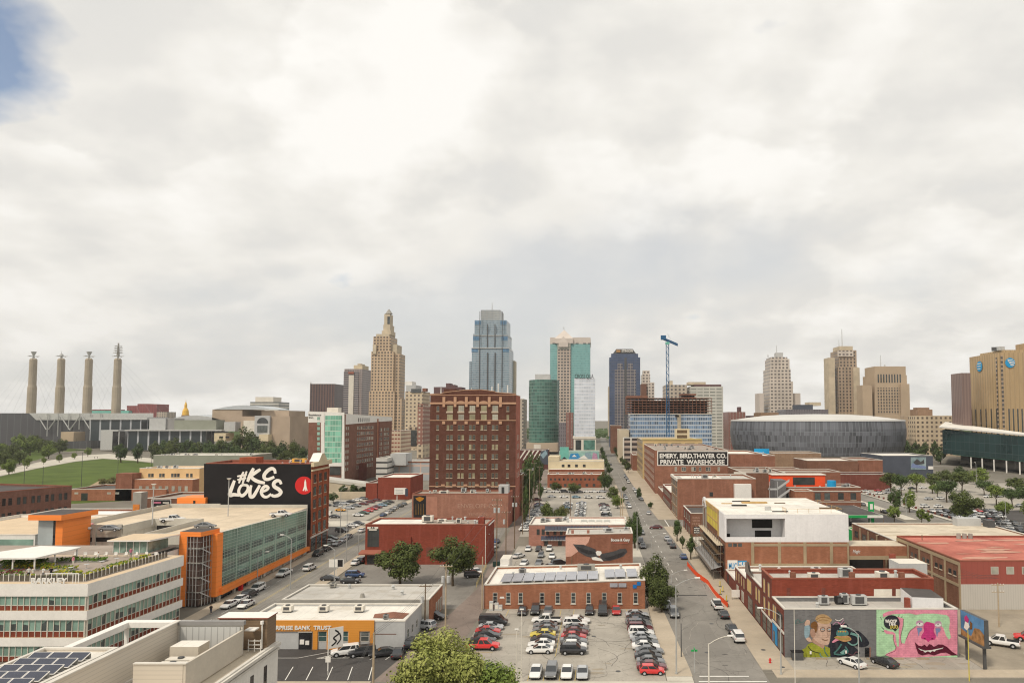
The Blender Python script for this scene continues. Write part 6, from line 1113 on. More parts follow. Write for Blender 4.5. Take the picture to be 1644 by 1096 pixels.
for a,c in (((60,666),(74,689)),((90,672),(78,689)),((96,666),(112,690)),((128,668),(112,690)),((130,666),(144,688))):b.tube([P(*a,946),P(*c,946)],.8,'metal',4)
put(R,b,'truss')
blk(R,145,258,707,672,900,40,'f_cols','column_front');blk(R,144,270,673.5,669.5,898,44,'metal','roof_edge');blk(R,162,207,722,690,870,20,'metal','portal');blk(R,181,201,722,692,869.8,.2,'g_black','portal_glass');blk(R,190.5,192,722,692,869.5,.3,'metal','portal_column')
blk(R,205,345,722,691,872,20,'f_cols','column_front');blk(R,200,376,691.5,689.5,868,30,'metal','roof_edge');blk(R,240,266,690,671,874,20,'ltgrey','grey_block');blk(R,266,281,690,672,876,20,'grey','grey_block');blk(R,280,361,690,674,875,20,'gg','green_panel');blk(R,344,376,708,695,866,20,'cream','cream_block');blk(R,98,137,708,693,890,20,'stonec','base_wall');blk(R,360,391,692,677,874,20,'ltgrey','grey_block')
for a in (352,362):blk(R,a,a+6,703,700,865.8,.2,'g_black','window')
b=M();b.sm=True;cx_,w_=PX(332,930,30),PX(386,930,30) - PX(332,930,30);prev=None
for k in range(17):
 t=-1+2*k/16;z=PZ(676,930)+(PZ(664.5,930) - PZ(676,930))*(1 - t*t);cur=((cx_+w_*t,900,z - 2),(cx_+w_*t*.9,980,z+1))
 if prev:b.face([prev[0],cur[0],cur[1],prev[1]],'domew' if mat('domew',(.50,.53,.55),.5,.05,.03) else 0);b.face([(prev[0][0],900,20),(cur[0][0],900,20),cur[0],prev[0]],'ltgrey')
 prev=cur
put(R,b,'vaulted_roof')
for i,px in enumerate((50,95,139.5,186)):
 R=thing('pylon',['leftmost of four concrete pylons with a funnel shaped top, nearest the left edge','second concrete pylon from the left with a small pointed top','third concrete pylon from the left with a funnel shaped top','rightmost concrete pylon topped by a stack of horizontal rods'][i],'pylon',(0,0,0),0,'concrete pylons of the exhibition hall')
 Y=960;zt=PZ(575,Y);x=PX(px+1,Y,70);R.location=(x,Y,0);b=M();b.sm=False
 for z0,z1,r0,r1 in ((0,PZ(622,Y),5.8,5.4),(PZ(622,Y),PZ(618,Y),5.4,4.7),(PZ(618,Y),zt - 2,4.7,4.5),(zt - 2,zt,4.5,3.0)):b.cyl(x,Y,z0,z1,r0,r1,'pyl' if mat('pyl',(.42,.36,.28),.85,.08,.08) else 0,14)
 put(R,b,'shaft');b=M();b.cyl(x,Y,zt,zt+3,1.3,1.3,'metal',8);b.box(x - 8,x+8,Y - .4,Y+.4,zt+2.4,zt+3.1,'metal');b.box(x - .4,x+.4,Y - 8,Y+8,zt+2.4,zt+3.1,'metal')
 if i in (0,2):b.cyl(x,Y,zt+3,zt+9,.8,3.4,'metal',12)
 elif i==1:b.cyl(x,Y,zt+3,zt+6,2.8,1.6,'metal',10);b.cyl(x,Y,zt+6,zt+10,.4,.2,'metal',6)
 else:
  b.cyl(x,Y,zt+3,zt+21,2.0,.9,'conc_dk',8)
  for k in range(5):b.box(x - 6.5+k*.3,x+6.5 - k*.3,Y - .4,Y+.4,zt+7+2.3*k,zt+7.7+2.3*k,'metal');b.box(x - .4,x+.4,Y - 6.5,Y+6.5,zt+7+2.3*k,zt+7.7+2.3*k,'metal')
 put(R,b,'spire');b=M()
 for k in range(4):
  for s in (-1,1):b.tube([(x+s*5,Y,zt - 4 - 7*k),(x+s*(62 - 12*k)*(1.3 if (i==3 and s > 0) else 1),Y,PZ(665,Y))],.09,'ltgrey',3)
 put(R,b,'cables')
R,*_=tower('auditorium','broad tan stone auditorium with an arched window and a shallow curved roof',386,498,668,850,60,'stonea' if mat('stonea',(.46,.36,.27),.85,.08,.05) else 0,cat='building');blk(R,341,425,690,657,900,60,'stonea','upper_block');blk(R,420,490,690,659,905,50,'stonea','upper_block')
b=M();prev=None
for k in range(13):t=k/12;x=PX(345+90*t,902,45);z=PZ(657,902)+5.0*sin(pi*t);cur=(x,z);
pts=[(PX(345+92*k/12,902,45),PZ(657,902)+5.2*sin(pi*k/12)) for k in range(13)]
b.poly([(x,899,z) for x,z in pts],'domew');
for a,c in zip(pts,pts[1:]):b.face([(a[0],899,a[1]),(c[0],899,c[1]),(c[0],955,c[1]),(a[0],955,a[1])],'domew')
put(R,b,'curved_roof');blk(R,391,409,702,675,848,2,'offwhite','cream_wall');blk(R,409,433,700,667,847,3,'ltgrey','portal')
b=M();c=P(421,679,846);r=9/F*850;b.poly([(c.x+r*cos(pi*i/14),846.5,c.z+r*sin(pi*i/14)) for i in range(15)],'g_dark');put(R,b,'arched_window');blk(R,413,429,694,683,846.5,.3,'g_mid','window');blk(R,416,437,708,697,840,10,'cream','cream_block')
R,*_=tower('hotel_block','low white banded building on the ridge behind the auditorium',401,464,645,1150,40,'f_band' if facade('f_band',(.62,.60,.54),(.10,.11,.11),60,5,1.1,.4,0,1,.1) else 0,cat='building');blk(R,410,452,645,637,1155,30,'offwhite','upper_block')
for i,(a,c,t,l) in enumerate(((147,200,657,'long low red brick flats with green trim behind the exhibition hall'),(203,220,651,'red brick tower block beside the right pylon'),(220,238,648,'tallest red brick tower block behind the columned hall'),(238,251,648.5,'narrow red brick tower block right of the tallest one'))):
 R,*_=tower('brick_flats',l,a,c,t,1400,40,'f_redb',cat='building')
 if i==0:blk(R,145,212,664,659,1390,10,'teal','green_roof')
R,*_=tower('office_building','small pale office building between the red flats and the golden dome',251,282,661,1380,30,'f_tanw',cat='building')
R=thing('gold_dome','golden church dome with a small lantern on the ridge','dome',(PX(298,1250,60),1250,0));x=PX(298,1250,55);b=M();b.cyl(x,1250,0,PZ(666,1250),6.3,6.3,'br_tan',12);put(R,b,'drum')
b=M();
for py0,py1,r0,r1 in ((666,659,5.6,4.9),(659,655,4.9,3),(655,650,2.3,2.3),(650,645.5,2.3,.9),(645.5,641,.5,.2)):b.cyl(x,1250,PZ(py0,1250),PZ(py1,1250),r0,r1,'gold',12)
put(R,b,'dome')
R=thing('tower_crane','blue tower crane with a short raised jib beside the construction','crane',(PX(1072,620,60),620,0));x=PX(1072,620,60);zt=PZ(553,620);b=M();s=1.15
for dx in (-s,s):
 for dy in (-s,s):b.box(x+dx - .2,x+dx+.2,620+dy - .2,620+dy+.2,0,zt,'bluesteel')
k=0;z=0
while z < zt - 3:
 for dy in (-s,s):b.tube([(x - s*(1 if k % 2 else -1),620+dy,z),(x+s*(1 if k % 2 else -1),620+dy,z+3)],.13,'bluesteel',4)
 for dx in (-s,s):b.tube([(x+dx,620 - s,z),(x+dx,620+s,z+3)],.1,'bluesteel',4)
 b.box(x - s,x+s,620 - s - .08,620 - s+.08,z,z+.16,'bluesteel');z+=3;k+=1
put(R,b,'mast');b=M();b.box(x - 1.7,x+1.7,618.3,621.7,zt,zt+2.2,'teal');put(R,b,'cab')
b=M();p0,p1=P(1061,543.5,620),P(1088,555,620)
for o in ((0,0),(0,1.6),(1.4,.8)):b.tube([(p0.x,620+o[0] - .7,p0.z+o[1]),(p1.x,620+o[0] - .7,p1.z+o[1])],.45,'bluesteel',4)
for k in range(9):t=k/9;a=p0.lerp(p1,t);c=p0.lerp(p1,t+.11);b.tube([(a.x,619.3,a.z),(c.x,620.7,c.z+.8),(c.x,619.3,c.z+1.6)],.16,'bluesteel',4)
b.box(p0.x,p0.x+4.5,618.6,621.4,p0.z - 1,p0.z+2.8,'bluesteel');b.tube([(p0.x+7,620,p0.z+1),(p0.x+6,620,p0.z+4.6),(p1.x - 4,620,p1.z+2)],.1,'metal',3);put(R,b,'jib')
PAINT={'white':(.74,.73,.70),'silver':(.42,.43,.44),'grey':(.16,.165,.17),'black':(.022,.022,.025),'red':(.45,.03,.03),'maroon':(.12,.02,.025),'blue':(.03,.07,.18),'tan':(.40,.34,.25),'yellow':(.62,.50,.08),'green':(.05,.08,.06),'light blue':(.20,.32,.40),'bright red':(.62,.03,.03),'orange':(.70,.33,.03)}
for n,c in PAINT.items():
 m=bpy.data.materials.new('paint_'+n);m.use_nodes=True;B=m.node_tree.nodes['Principled BSDF'];B.inputs['Base Color'].default_value=(*c,1);B.inputs['Roughness'].default_value=.32;B.inputs['Coat Weight'].default_value=.6;B.inputs['Coat Roughness'].default_value=.08;MATS['paint_'+n]=m
mat('tyre',(.025,.025,.025),.9,0);mat('rim',(.45,.45,.46),.35,0);mat('tail',(.35,.02,.02),.3,0);mat('lamp',(.75,.75,.72),.2,0);mat('carglass',(.028,.032,.036),.06,0,spec=.9)
KIND={
 'sedan':([(-2.38,.70,.42,.70),(-2.3,.84,.34,.92),(-1.7,.91,.26,.99),(-.9,.92,.24,.96),(.5,.92,.24,.95),(1.05,.92,.24,.93),(1.9,.89,.26,.80),(2.28,.80,.34,.68),(2.36,.66,.42,.58)],(-1.85,1.2,-.95,.25,1.44,.66),(-1.42,1.42),.33),
 'hatchback':([(-2.02,.72,.42,.80),(-1.96,.84,.34,1.0),(-1.4,.88,.26,1.02),(.3,.88,.24,.97),(.9,.88,.24,.95),(1.6,.85,.26,.84),(1.95,.76,.34,.70),(2.02,.62,.42,.6)],(-1.93,1.1,-1.5,.2,1.5,.66),(-1.25,1.28),.32),
 'suv':([(-2.36,.78,.5,.9),(-2.3,.90,.42,1.12),(-1.6,.95,.34,1.15),(.4,.95,.32,1.10),(1.05,.95,.32,1.08),(1.95,.92,.34,.98),(2.28,.84,.44,.84),(2.34,.70,.5,.72)],(-2.26,1.3,-1.95,.45,1.75,.74),(-1.42,1.45),.38),
 'pickup':([(-2.85,.86,.55,1.05),(-2.8,.95,.48,1.12),(-.75,.97,.42,1.13),(1.2,.97,.42,1.14),(1.4,.97,.42,1.14),(2.4,.95,.44,1.06),(2.75,.88,.5,.92),(2.82,.76,.55,.8)],(-.75,1.55,-.55,.75,1.85,.76),(-1.75,1.75),.41),
 'van':([(-2.7,.88,.45,1.2),(-2.66,.97,.36,1.25),(-1.0,.98,.34,1.25),(1.2,.98,.34,1.2),(1.8,.97,.34,1.15),(2.4,.92,.38,1.0),(2.66,.80,.48,.85)],(-2.62,1.95,-2.5,1.15,2.05,.82),(-1.7,1.7),.37)}
_car={};RIM=[]
def car_meshes(kind,col):
 key=(kind,col)
 if key in _car:return _car[key]
 st_,cab,wx,wr=KIND[kind];pm='paint_'+col
 def sect(x,w,z0,z1):return [(x,-w*.86,z0),(x,-w,z0+.14),(x,-w,z0+(z1 - z0)*.6),(x,-w*.93,z1 - .04),(x,-w*.8,z1),(x,w*.8,z1),(x,w*.93,z1 - .04),(x,w,z0+(z1 - z0)*.6),(x,w,z0+.14),(x,w*.86,z0)]
 b=M();R_=[sect(*s) for s in st_]
 for a,c in zip(R_,R_[1:]):
  for i in range(9):b.face([a[i],a[i+1],c[i+1],c[i]][::-1],pm)
  b.face([a[9],a[0],c[0],c[9]][::-1],'tyre')
 b.face(R_[0][::1],pm);b.face(R_[-1][::-1],pm)
 xr,xf,tr,tf,zt,hw=cab
 zb=lambda x:itp2(st_,x)
 def itp2(s,x):
  for p,q in zip(s,s[1:]):
   if p[0] <=x <=q[0]:return p[3]+(q[3] - p[3])*(x - p[0])/(q[0] - p[0])
  return s[-1][3]
 wb=st_[3][1]*.84
 B4=[(xr,-wb,zb(xr) - .02),(xf,-wb,zb(xf) - .02),(xf,wb,zb(xf) - .02),(xr,wb,zb(xr) - .02)];T4=[(tr,-hw,zt - .05),(tf,-hw,zt - .05),(tf,hw,zt - .05),(tr,hw,zt - .05)]
 e=.05;b.face([(tr - e,-hw - .02,zt - .07),(tf+e,-hw - .02,zt - .07),(tf - .1,-hw*.85,zt),(tr+.1,-hw*.85,zt)],pm);b.face([(tf+e,hw+.02,zt - .07),(tr - e,hw+.02,zt - .07),(tr+.1,hw*.85,zt),(tf - .1,hw*.85,zt)],pm)
 b.face([(tf+e,-hw - .02,zt - .07),(tf+e,hw+.02,zt - .07),(tf - .1,hw*.85,zt),(tf - .1,-hw*.85,zt)],pm);b.face([(tr - e,hw+.02,zt - .07),(tr - e,-hw - .02,zt - .07),(tr+.1,-hw*.85,zt),(tr+.1,hw*.85,zt)],pm)
 b.face([(tr+.1,-hw*.85,zt),(tf - .1,-hw*.85,zt),(tf - .1,hw*.85,zt),(tr+.1,hw*.85,zt)],pm)
 def pillar(t0,w0=.07):
  for s in (-1,1):
   lo=V((xr+(xf - xr)*t0[0],s*wb,0));lo.z=zb(lo.x) - .02;hi=V((tr+(tf - tr)*t0[1],s*hw,zt - .06));o=V((0,s*.015,.0));b.face([lo+o - V((w0,0,0)),lo+o+V((w0,0,0)),hi+o+V((w0*.7,0,0)),hi+o - V((w0*.7,0,0))][::s],pm)
 pillar((0.0,0.0),.1);pillar((.48,.45));pillar((1.0,1.0),.06)
 if kind in ('suv','van'):pillar((.2,.18),.08)
 if kind=='van':
  for s in (-1,1):b.face([(xr - .0,s*(wb+.02),1.2),(.5,s*(wb+.02),1.2),(.3,s*(hw+.03),zt - .07),(tr,s*(hw+.03),zt - .07)][::s],pm)
 if kind=='pickup':b.box(-2.7,-.85,-.78,.78,1.13,1.145,'tyre',bottom=False)
 for x in wx:
  for s in (-1,1):
   y=s*(st_[3][1]+.004);a=[(x+(wr+.07)*cos(pi*i/8),y,wr+(wr+.07)*sin(pi*i/8)) for i in range(9)]+[(x - wr - .07,y,.26),(x+wr+.07,y,.26)]
   b.face(a[::-s],'tyre')
 body=b.mesh('body')
 b=M();order=[(0,1),(1,2),(2,3),(3,0)]
 for i,j in order:b.face([B4[i],B4[j],T4[j],T4[i]],'carglass')
 wins=b.mesh('windows')
 b=M();n=12
 for y0,y1,r,m in ((-.11,.11,wr,'tyre'),):
  for i in range(n):a,c=2*pi*i/n,2*pi*(i+1)/n;b.face([(r*cos(a),y0,r*sin(a)),(r*cos(c),y0,r*sin(c)),(r*cos(c),y1,r*sin(c)),(r*cos(a),y1,r*sin(a))],m)
  for y,s in ((y0,1),(y1,-1)):b.face([(r*cos(2*pi*i/n),y,r*sin(2*pi*i/n)) for i in range(n)][::s],m)
 wheel=b.mesh('wheel')
 if not RIM:q=M();[q.face([(.2*cos(2*pi*i/n),y,.2*sin(2*pi*i/n)) for i in range(n)][::s_],'rim') for y,s_ in ((-.122,1),(.122,-1))];RIM.append(q.mesh('rim'))
 xf_,w_,z_=st_[-2][0],st_[-2][1],st_[-2][3];b=M();b.box(-.06,.08,-.16,.16,-.07,.07,'lamp');hl=b.mesh('headlight');b=M();b.box(-.05,.06,-.15,.15,-.09,.09,'tail');tl=b.mesh('tail_light')
 full=None
 parts=[('body',body,(0,0,0)),('windows',wins,(0,0,0))]+[('wheel',wheel,(x,s*(st_[3][1] - .1),wr)) for x in wx for s in (-1,1)]+[('headlight',hl,(xf_ - .02,s*w_*.78,z_ - .13)) for s in (-1,1)]+[('tail_light',tl,(st_[0][0]+.06,s*st_[0][1]*.92,st_[0][3] - .02)) for s in (-1,1)]
 _car[key]=parts;return parts
CARN=[0]
def car(kind,col,x,y,hd,label,z=.012,group=None,far=False,cat=None):
 t=thing({'suv':'parked_suv','pickup':'pickup_truck','van':'parked_van'}.get(kind,'parked_car'),label,cat or ('pickup truck' if kind=='pickup' else 'van' if kind=='van' else 'car'),(x,y,z),radians(hd+rnd.uniform(-1.5,1.5)),group)
 s=rnd.uniform(.97,1.04);t.scale=(s,1,s)
 for n,me,lo in car_meshes(kind,col):
  if far and n not in ('body','windows','wheel'):continue
  o=link(n,me,t,lo)
  if n=='wheel' and not far:link('rim',RIM[0],o)
 CARN[0]+=1;return t
ORD=['first','second','third','fourth','fifth','sixth','seventh','eighth','ninth','tenth','eleventh','twelfth','thirteenth','fourteenth','fifteenth','sixteenth','seventeenth','eighteenth','nineteenth','twentieth','twenty-first','twenty-second']
KW={'sedan':'saloon','hatchback':'hatchback','suv':'suv','pickup':'pickup truck','van':'van'}
CK={'w':'white','s':'silver','g':'grey','k':'black','r':'red','m':'maroon','b':'blue','t':'tan','y':'yellow','n':'green','l':'light blue','R':'bright red','o':'orange'}
TK={'a':'sedan','h':'hatchback','u':'suv','p':'pickup','v':'van'}
def row(spec,x0,y0,dx,dy,hd,place,group,far=False,jit=.12,z=.012):
 sp_=spec.split();n=0
 for i,s in enumerate(sp_):
  if s=='--':continue
  n+=1;k,c=TK[s[1]],CK[s[0]]
  car(k,c,x0+dx*i+rnd.uniform(-jit,jit)*(abs(dy) > abs(dx))*2,y0+dy*i+rnd.uniform(-jit,jit)*(abs(dx) > abs(dy))*2,hd,f'{c} {KW[k]}, {ORD[n - 1]} {place}',z,group,far)
row('kv sa ra ka ka',-20.6,137.0,.0,-2.75,0,'from the back in its left column','cars in the left column of the front car park')
car('pickup','bright red',-20.2,122.6,0,'bright red pickup truck half hidden by the big near tree',group='cars in the left column of the front car park')
row('wp ga ga ya ka wa wa',-10.2,138.0,.0,-2.85,180,'from the back in the left middle column','cars in the left middle column of the front car park')
row('wa wu ga ma ra ga wh ku',-4.4,138.6,.0,-2.6,0,'from the back in the right middle column','cars in the right middle column of the front car park')
row('sa ka ga gu mu wu sa ga wa ga ka ga ma',7.5,142.6,.09,-2.5,0,'from the back in the column by the pavement','cars in the column beside the pavement')
car('hatchback','bright red',8.3,110.9,0,'bright red hatchback at the near corner of the front car park by the pavement',group='cars in the column beside the pavement')
row('wa gu wa sa',-9.9,110.2,2.42,0,-90,'from the left in the nearest row facing us','cars in the nearest row of the front car park')
row('ka ku ga',-15.8,145.3,2.65,0,-90,'from the left against the arched window wall','cars against the solar roofed brick wall')
row('kh kv ra',-2.0,145.3,2.75,0,-90,'from the left in the right group at the brick wall','cars against the solar roofed brick wall')
car('suv','black',-16.8,108.0,-80,'dark suv showing just right of the big near tree crown')
car('suv','silver',-33.5,134.5,160,'silver grey suv beside the alley wall behind the bank');car('sedan','black',-33.0,141.6,-20,'black saloon car on the brick paved alley edge under the utility pole')
car('suv','white',-43.0,119.6,-160,'white suv parked at the orange wood bank front',group='cars at the bank');car('suv','black',-40.2,119.4,-160,'black suv right beside the white one at the bank front',group='cars at the bank');car('sedan','black',-36.6,119.2,-160,'black saloon by the plain grey wall of the bank',group='cars at the bank')
car('sedan','black',-34.0,119.2,100,'dark car partly hidden by the near tree at the bank corner',group='cars at the bank');car('suv','black',-32.6,124.0,80,'dark suv at the side wall of the bank behind the near tree',group='cars at the bank')
row('wa ka wh',-21.6,214.6,3.2,0,-90,'from the left in the row under the pink building','cars under the pink building')
for i,(k,c,x,y,h) in enumerate([('sedan','white',-23.2,203.5,60),('sedan','white',-20.6,193.4,-95),('hatchback','grey',-16.9,204.5,-90),('sedan','grey',-16.6,193.6,-92),('sedan','white',-13.6,203.2,-88),('sedan','grey',-12.7,188.5,20),('suv','black',-10.9,192.8,25),('sedan','maroon',-16.1,178.2,-90),('sedan','silver',-10.4,177.6,-90)]):
 car(k,c,x,y,h,f'{c} {KW[k]} '+['angled behind the white box truck','just right of the white box truck','behind another grey car in the small mural lot','in front of the smaller grey hatchback in the mural lot','beside the left edge of the eagle wall','parked askew next to a black suv at the eagle wall','at the lower left of the painted eagle wall','just behind the solar roof parapet','half hidden at the foot of the eagle wall'][i],group='cars in the small lot beside the eagle mural')
T_=thing('box_truck','white box truck parked by the alley behind the solar roofed building','truck',(-24.6,186.6,.012));
def boxtruck(T_,L=6.2,col='paint_white',name='cargo_box'):
 b=M();b.box(-1.2,1.2,-L/2,L/2,.95,3.5,'white','offwhite');b.build(name,T_);b=M();b.box(-1.05,1.05,-L/2 - 1.9,-L/2 - .1,.5,2.2,col);b.face([(-.95,-L/2 - 1.92,1.35),(.95,-L/2 - 1.92,1.35),(.9,-L/2 - 1.905,2.1),(-.9,-L/2 - 1.905,2.1)],'carglass');b.build('cab',T_)
 b=M();b.box(-1.0,1.0,-L/2 - .1,L/2 - .1,.6,.94,'metal_dk');b.build('chassis',T_)
 wm=car_meshes('pickup','white')[2][1]
 for x in (-1,1):
  for y in (-L/2 - 1,L/2 - 1.2):link('wheel',wm,T_,(x,y,.42),pi/2)
boxtruck(T_);
T_=thing('dark_bin','dark green rubbish skip beside the box truck','skip',(-27.7,191.5,.012));b=M();b.box(-1.1,1.1,-.8,.8,.1,1.4,'deepg' if mat('deepg',(.03,.06,.05),.7,.1,1) else 0);b.box(-1.0,1.0,-.7,.7,1.4,1.5,'metal_dk');b.build('bin_body',T_)
row('ma ba sa gh ga wa wa ga wa wa sa ka wa wh wa sa wa ga wa wa',-27.6,326,.07,-3.9,0,'from the back in the left column of the middle car park','cars in the left column of the middle car park',True)
row('ba wa wa sa wu wa ka wa ga wa sa ga ka ga ma ga wa sa wa ga',-8.2,330,.02,-3.9,180,'from the back in the centre column of the middle car park','cars in the centre column of the middle car park',True)
row('ka ma ga wa sa -- wa -- ga ku ka ga kh ka wa',2.2,325,.1,-4.2,0,'from the back in the right column of the middle car park','cars in the right column of the middle car park',True)
row('wa wa ku sa ga wa wa sa',-27,383,4.1,0,0,'from the left in the farthest row of the middle car park','cars in the farthest row of the middle car park',True)
row('sa wa la wu wa',-24,358,6.2,-.8,10,'from the left in the middle car park\'s second farthest row', 'cars in the second farthest row of the middle car park', True)
car('hatchback','white',-31,402,90,'small white car alone at the far left corner by the red brick wall',far=True);row('wa ga wa la',-14.6,330,.0,-5.5,0,'from the back in the middle car park\'s short extra column', 'cars in the short column of the middle car park', True); car('sedan', 'maroon', -30.4, 345, 0, 'maroon car next to the row of blue and silver cars', far=True)
for k,c,x,y,h,l in [('sedan','silver',14.4,149.6,-90,'silver car parked by the kerb beside the round street tree'),('suv','white',13.6,155.0,-90,'white car mostly hidden behind the round street tree'),('suv','grey',15.2,143.4,-90,'grey suv parked on the left kerb below the round street tree'),
 ('pickup','white',25.0,149.6,90,'white pickup truck parked on the right kerb'),('sedan','black',25.2,142.8,92,'black saloon parked behind the white pickup on the right kerb'),('sedan','black',25.0,133.0,90,'black car in front of the white suv on the right kerb'),('suv','white',25.1,127.8,90,'white suv nearest to us on the right kerb'),
 ('sedan','blue',24.2,202.5,90,'blue hatchback standing alone past the orange barrier'),('sedan','black',22.9,219.5,88,'black saloon nearest in the short row under the street trees'),('sedan','grey',22.7,226.5,88,'dark grey saloon in the middle of the short row under the trees'),('sedan','silver',22.4,233,88,'silver saloon farthest in the short row under the trees'),
 ('sedan','maroon',20.6,257,178,'dark red car turning into the side street'),('sedan','grey',14.8,245,-90,'grey car driving towards us in the left lane'),('sedan','silver',20.8,296,88,'silver car driving away past the wide pavement'),
 ('sedan','black',13.6,219,-90,'black car parked left, nearer of two beside the lamp post'),('suv','black',13.4,227,-90,'black suv parked left, farther of two beside the lamp post'),('hatchback','grey',13.3,243,-90,'grey car at the left kerb beyond the two black ones')]:car(k,c,x,y,h,l)
row('ga wa ka sa ka wu ga wa',20.6,346,-.13,7.5,88,'from the near end along the right kerb beyond the crossing','cars along the right kerb beyond the crossing',True)
row('wu wa ku -- sa ka wa ka',18.6,440,-.1,8,88,'from the near end in the far line on the right kerb','cars in the far line along the right kerb',True)
row('wa ga -- sa ka',13.6,318,-.1,11,-90,'from the near end along the left kerb by the tree islands','cars along the left kerb by the tree islands',True)
row('ka wa sa',10,610,-.3,40,90,'going away far down the street','distant traffic in the street',True)
for k,c,px,py,l in [('sedan','white',368,969.5,'white saloon parked nearest to us at the kerb under the glass garage'),('sedan','white',385,961,'white saloon just behind the nearest one at the garage kerb'),('suv','black',401,953,'black suv between white cars at the garage kerb'),('suv','white',413,944.5,'white suv farthest in the row at the garage kerb'),
 ('sedan','white',395,969,'white saloon driving beside the parked ones on the tram street'),('pickup','white',456,920,'white pickup truck driving on the tram street'),('suv','white',497,911,'white suv driving on the tram street in the middle lane'),('sedan','white',581,851,'white car at the corner of the red building'),('sedan','white',572,902,'white car waiting by the kerb of the red building'),('suv','black',582,899,'black suv beside the white car at the red building kerb')]:
 p=G(px,py,.6);car(k,c,p.x,p.y,-92.5 if c=='white' and px < 470 else 87.5,l,.02)
for i,(k,c,px,py) in enumerate([('suv','black',510,888),('suv','black',524,880),('sedan','grey',541,872),('sedan','silver',550,867),('sedan','grey',559,861)]):
 p=G(px,py,.6);car(k,c,p.x,p.y,-92.5,f'{c} {KW[k]}, {ORD[i]} from the near end of the kerb row under the loft building',.02,'cars at the kerb under the loft building')
for i,(k,c,px,py,h,l) in enumerate([('sedan','white',566,843,-15,'white saloon in the dark lot behind the loft building'),('sedan','black',575,840,-15,'black saloon right behind the white one in the dark lot'),('suv','black',549,852,-10,'black suv in the middle of the dark lot'),('sedan','black',532,864,-10,'dark car at the foot of the loft building corner'),('sedan','silver',530,869,-10,'silver car peeping out from the loft building foot'),('sedan','black',538,829,0,'black saloon parked under the white lorry box')]):
 p=G(px,py,.5);car(k,c,p.x,p.y,h,l,.012,'cars in the dark lot')
row('wa na ra ra ma la na ka',-98.8,290,-.15,6.6,-12,'from the near end of the left lot\'s diagonal column', 'cars in the diagonal column of the left lot', True); row('oa sa ga ma ma ma', -112, 306, .8, 7.4, -10, 'from the near end of the left lot\'s second column','cars in the second diagonal column of the left lot',True)
row('ba wa ga sa ka ga',-89.0,290,-.35,7.5,88,'from the near end at the kerb beside the left lot','cars at the kerb beside the left lot',True);row('wa ka ka',-129,318,3.5,6,0,'from the left behind the white lorry','cars behind the white lorry',True)
T_=thing('lorry','white lorry with a long box and blue writing in the left lot','lorry',(-116.5,288,.012),radians(90));boxtruck(T_,10.5);T_.scale=(1,1,1.1)
q=lettering('Paramount',1.1,'gr_blue',None,None,.01,.0);q.parent=T_;q.location=(-1.23,0,2.1);q.rotation_euler=(0,0,-pi/2)
car('suv','blue',*G(570,923,.5)[:2],5,'blue suv behind the small white sign beside the grey roof');car('sedan','black',*G(563,932,.5)[:2],5,'black saloon in front of the blue suv behind the grey roof');car('sedan','black',*G(530,928,.5)[:2],10,'black car half hidden by the small white sign');car('sedan','white',*G(765,917,.5)[:2],-60,'white car under the right oak tree by the yellow kerb');car('suv','black',*G(760,923,.5)[:2],10,'black suv under the right oak tree');car('sedan','white',*G(748,914,.5)[:2],10,'white car behind the trunk of the right oak tree')
row('ka sa ba',-32.2,210,-.4,9,88,'from the near end beside the alley wall of the red building','cars in the alley',True)
for k,c,px,py,z,h,l in [('pickup','white',451,825.5,13.6,8,'white pickup truck on the garage roof by the glass edge'),('pickup','white',277,834,13.6,8,'white pickup truck at the far side of the garage roof by the ramp'),('suv','red',131,843,13.6,15,'red suv at the orange lift tower on the garage roof'),('sedan','white',130,847,13.6,15,'white car in front of the red suv on the garage roof'),('sedan','grey',177,848,13.6,5,'grey car behind the long white parapet of the garage roof'),('sedan','grey',330,843.5,13.6,8,'grey saloon above the orange stair tower of the garage'),('suv','green',276,862,10.45,5,'dark green suv on the sunken garage deck'),('sedan','silver',254,872,10.45,5,'silver car at the low wall of the sunken garage deck'),('sedan','grey',281,870.5,10.45,5,'grey car at the right end of the sunken garage deck')]:
 p=G(px,py,z+.6);car(k,c,p.x,p.y,h,l,z+.01,'cars on the garage roof')
car('sedan','white',PX(1376,112,1) ,114.4,-58+180,'white saloon with a dark rear window in front of the grey mural');car('sedan','black',PX(1431,112,1),114.8,-62+180,'black saloon in front of the pink and green mural')
car('pickup','white',71.0,124.5,150,'white pickup truck behind the tall sided billboard');car('van','white',73.9,117.4,142,'white panel van at the right edge');car('pickup','bright red',77.8,127.0,155,'red pickup truck beyond the white one in the gravel lot');car('suv','blue',83.5,125.5,170,'dark blue suv at the right edge of the gravel lot');car('suv','white',66.8,138,120,'white suv by the grey and red warehouse wall')
PKR=[('wa',232),('ka su',238),('wa ga ka',250),('wp ka wa gu',256),('ka ga wa ka sa ka',268),('wa ka ga ra ka wa',274),('ga wa ka sa wu ka ga wa',286),('sa ka ma wa ka ga wa ka sa',292),('wa sa ka ga wu ka wa ra ka sa',303)]
for i,(sp_,y) in enumerate(PKR):row(sp_,143,y,2.9,0,90 if i % 2 else -90,f'from the left in row {["one", "two", "three", "four", "five", "six", "seven", "eight", "nine"][i]} of the packed right car park',f'cars in row {i + 1} of the packed right car park',True)
row('wu wa -- wa ka -- sa wa -- ba wa',147,318,6.5,.6,20,'from the left along the near edge of the tree lot','cars along the edge of the tree lot',True);row('wa -- sa wa ka wa -- wa sa ga',149,345,7,2,20,'from the left in the middle of the tree lot','cars in the middle of the tree lot',True);row('wa ra sa wa ka wa ga',146,385,8,4,10,'from the left at the back of the tree lot','cars at the back of the tree lot',True);row('wa wa sa',143,372,6,3,0,'from the left by the maroon shop strip','cars by the maroon shop strip',True)
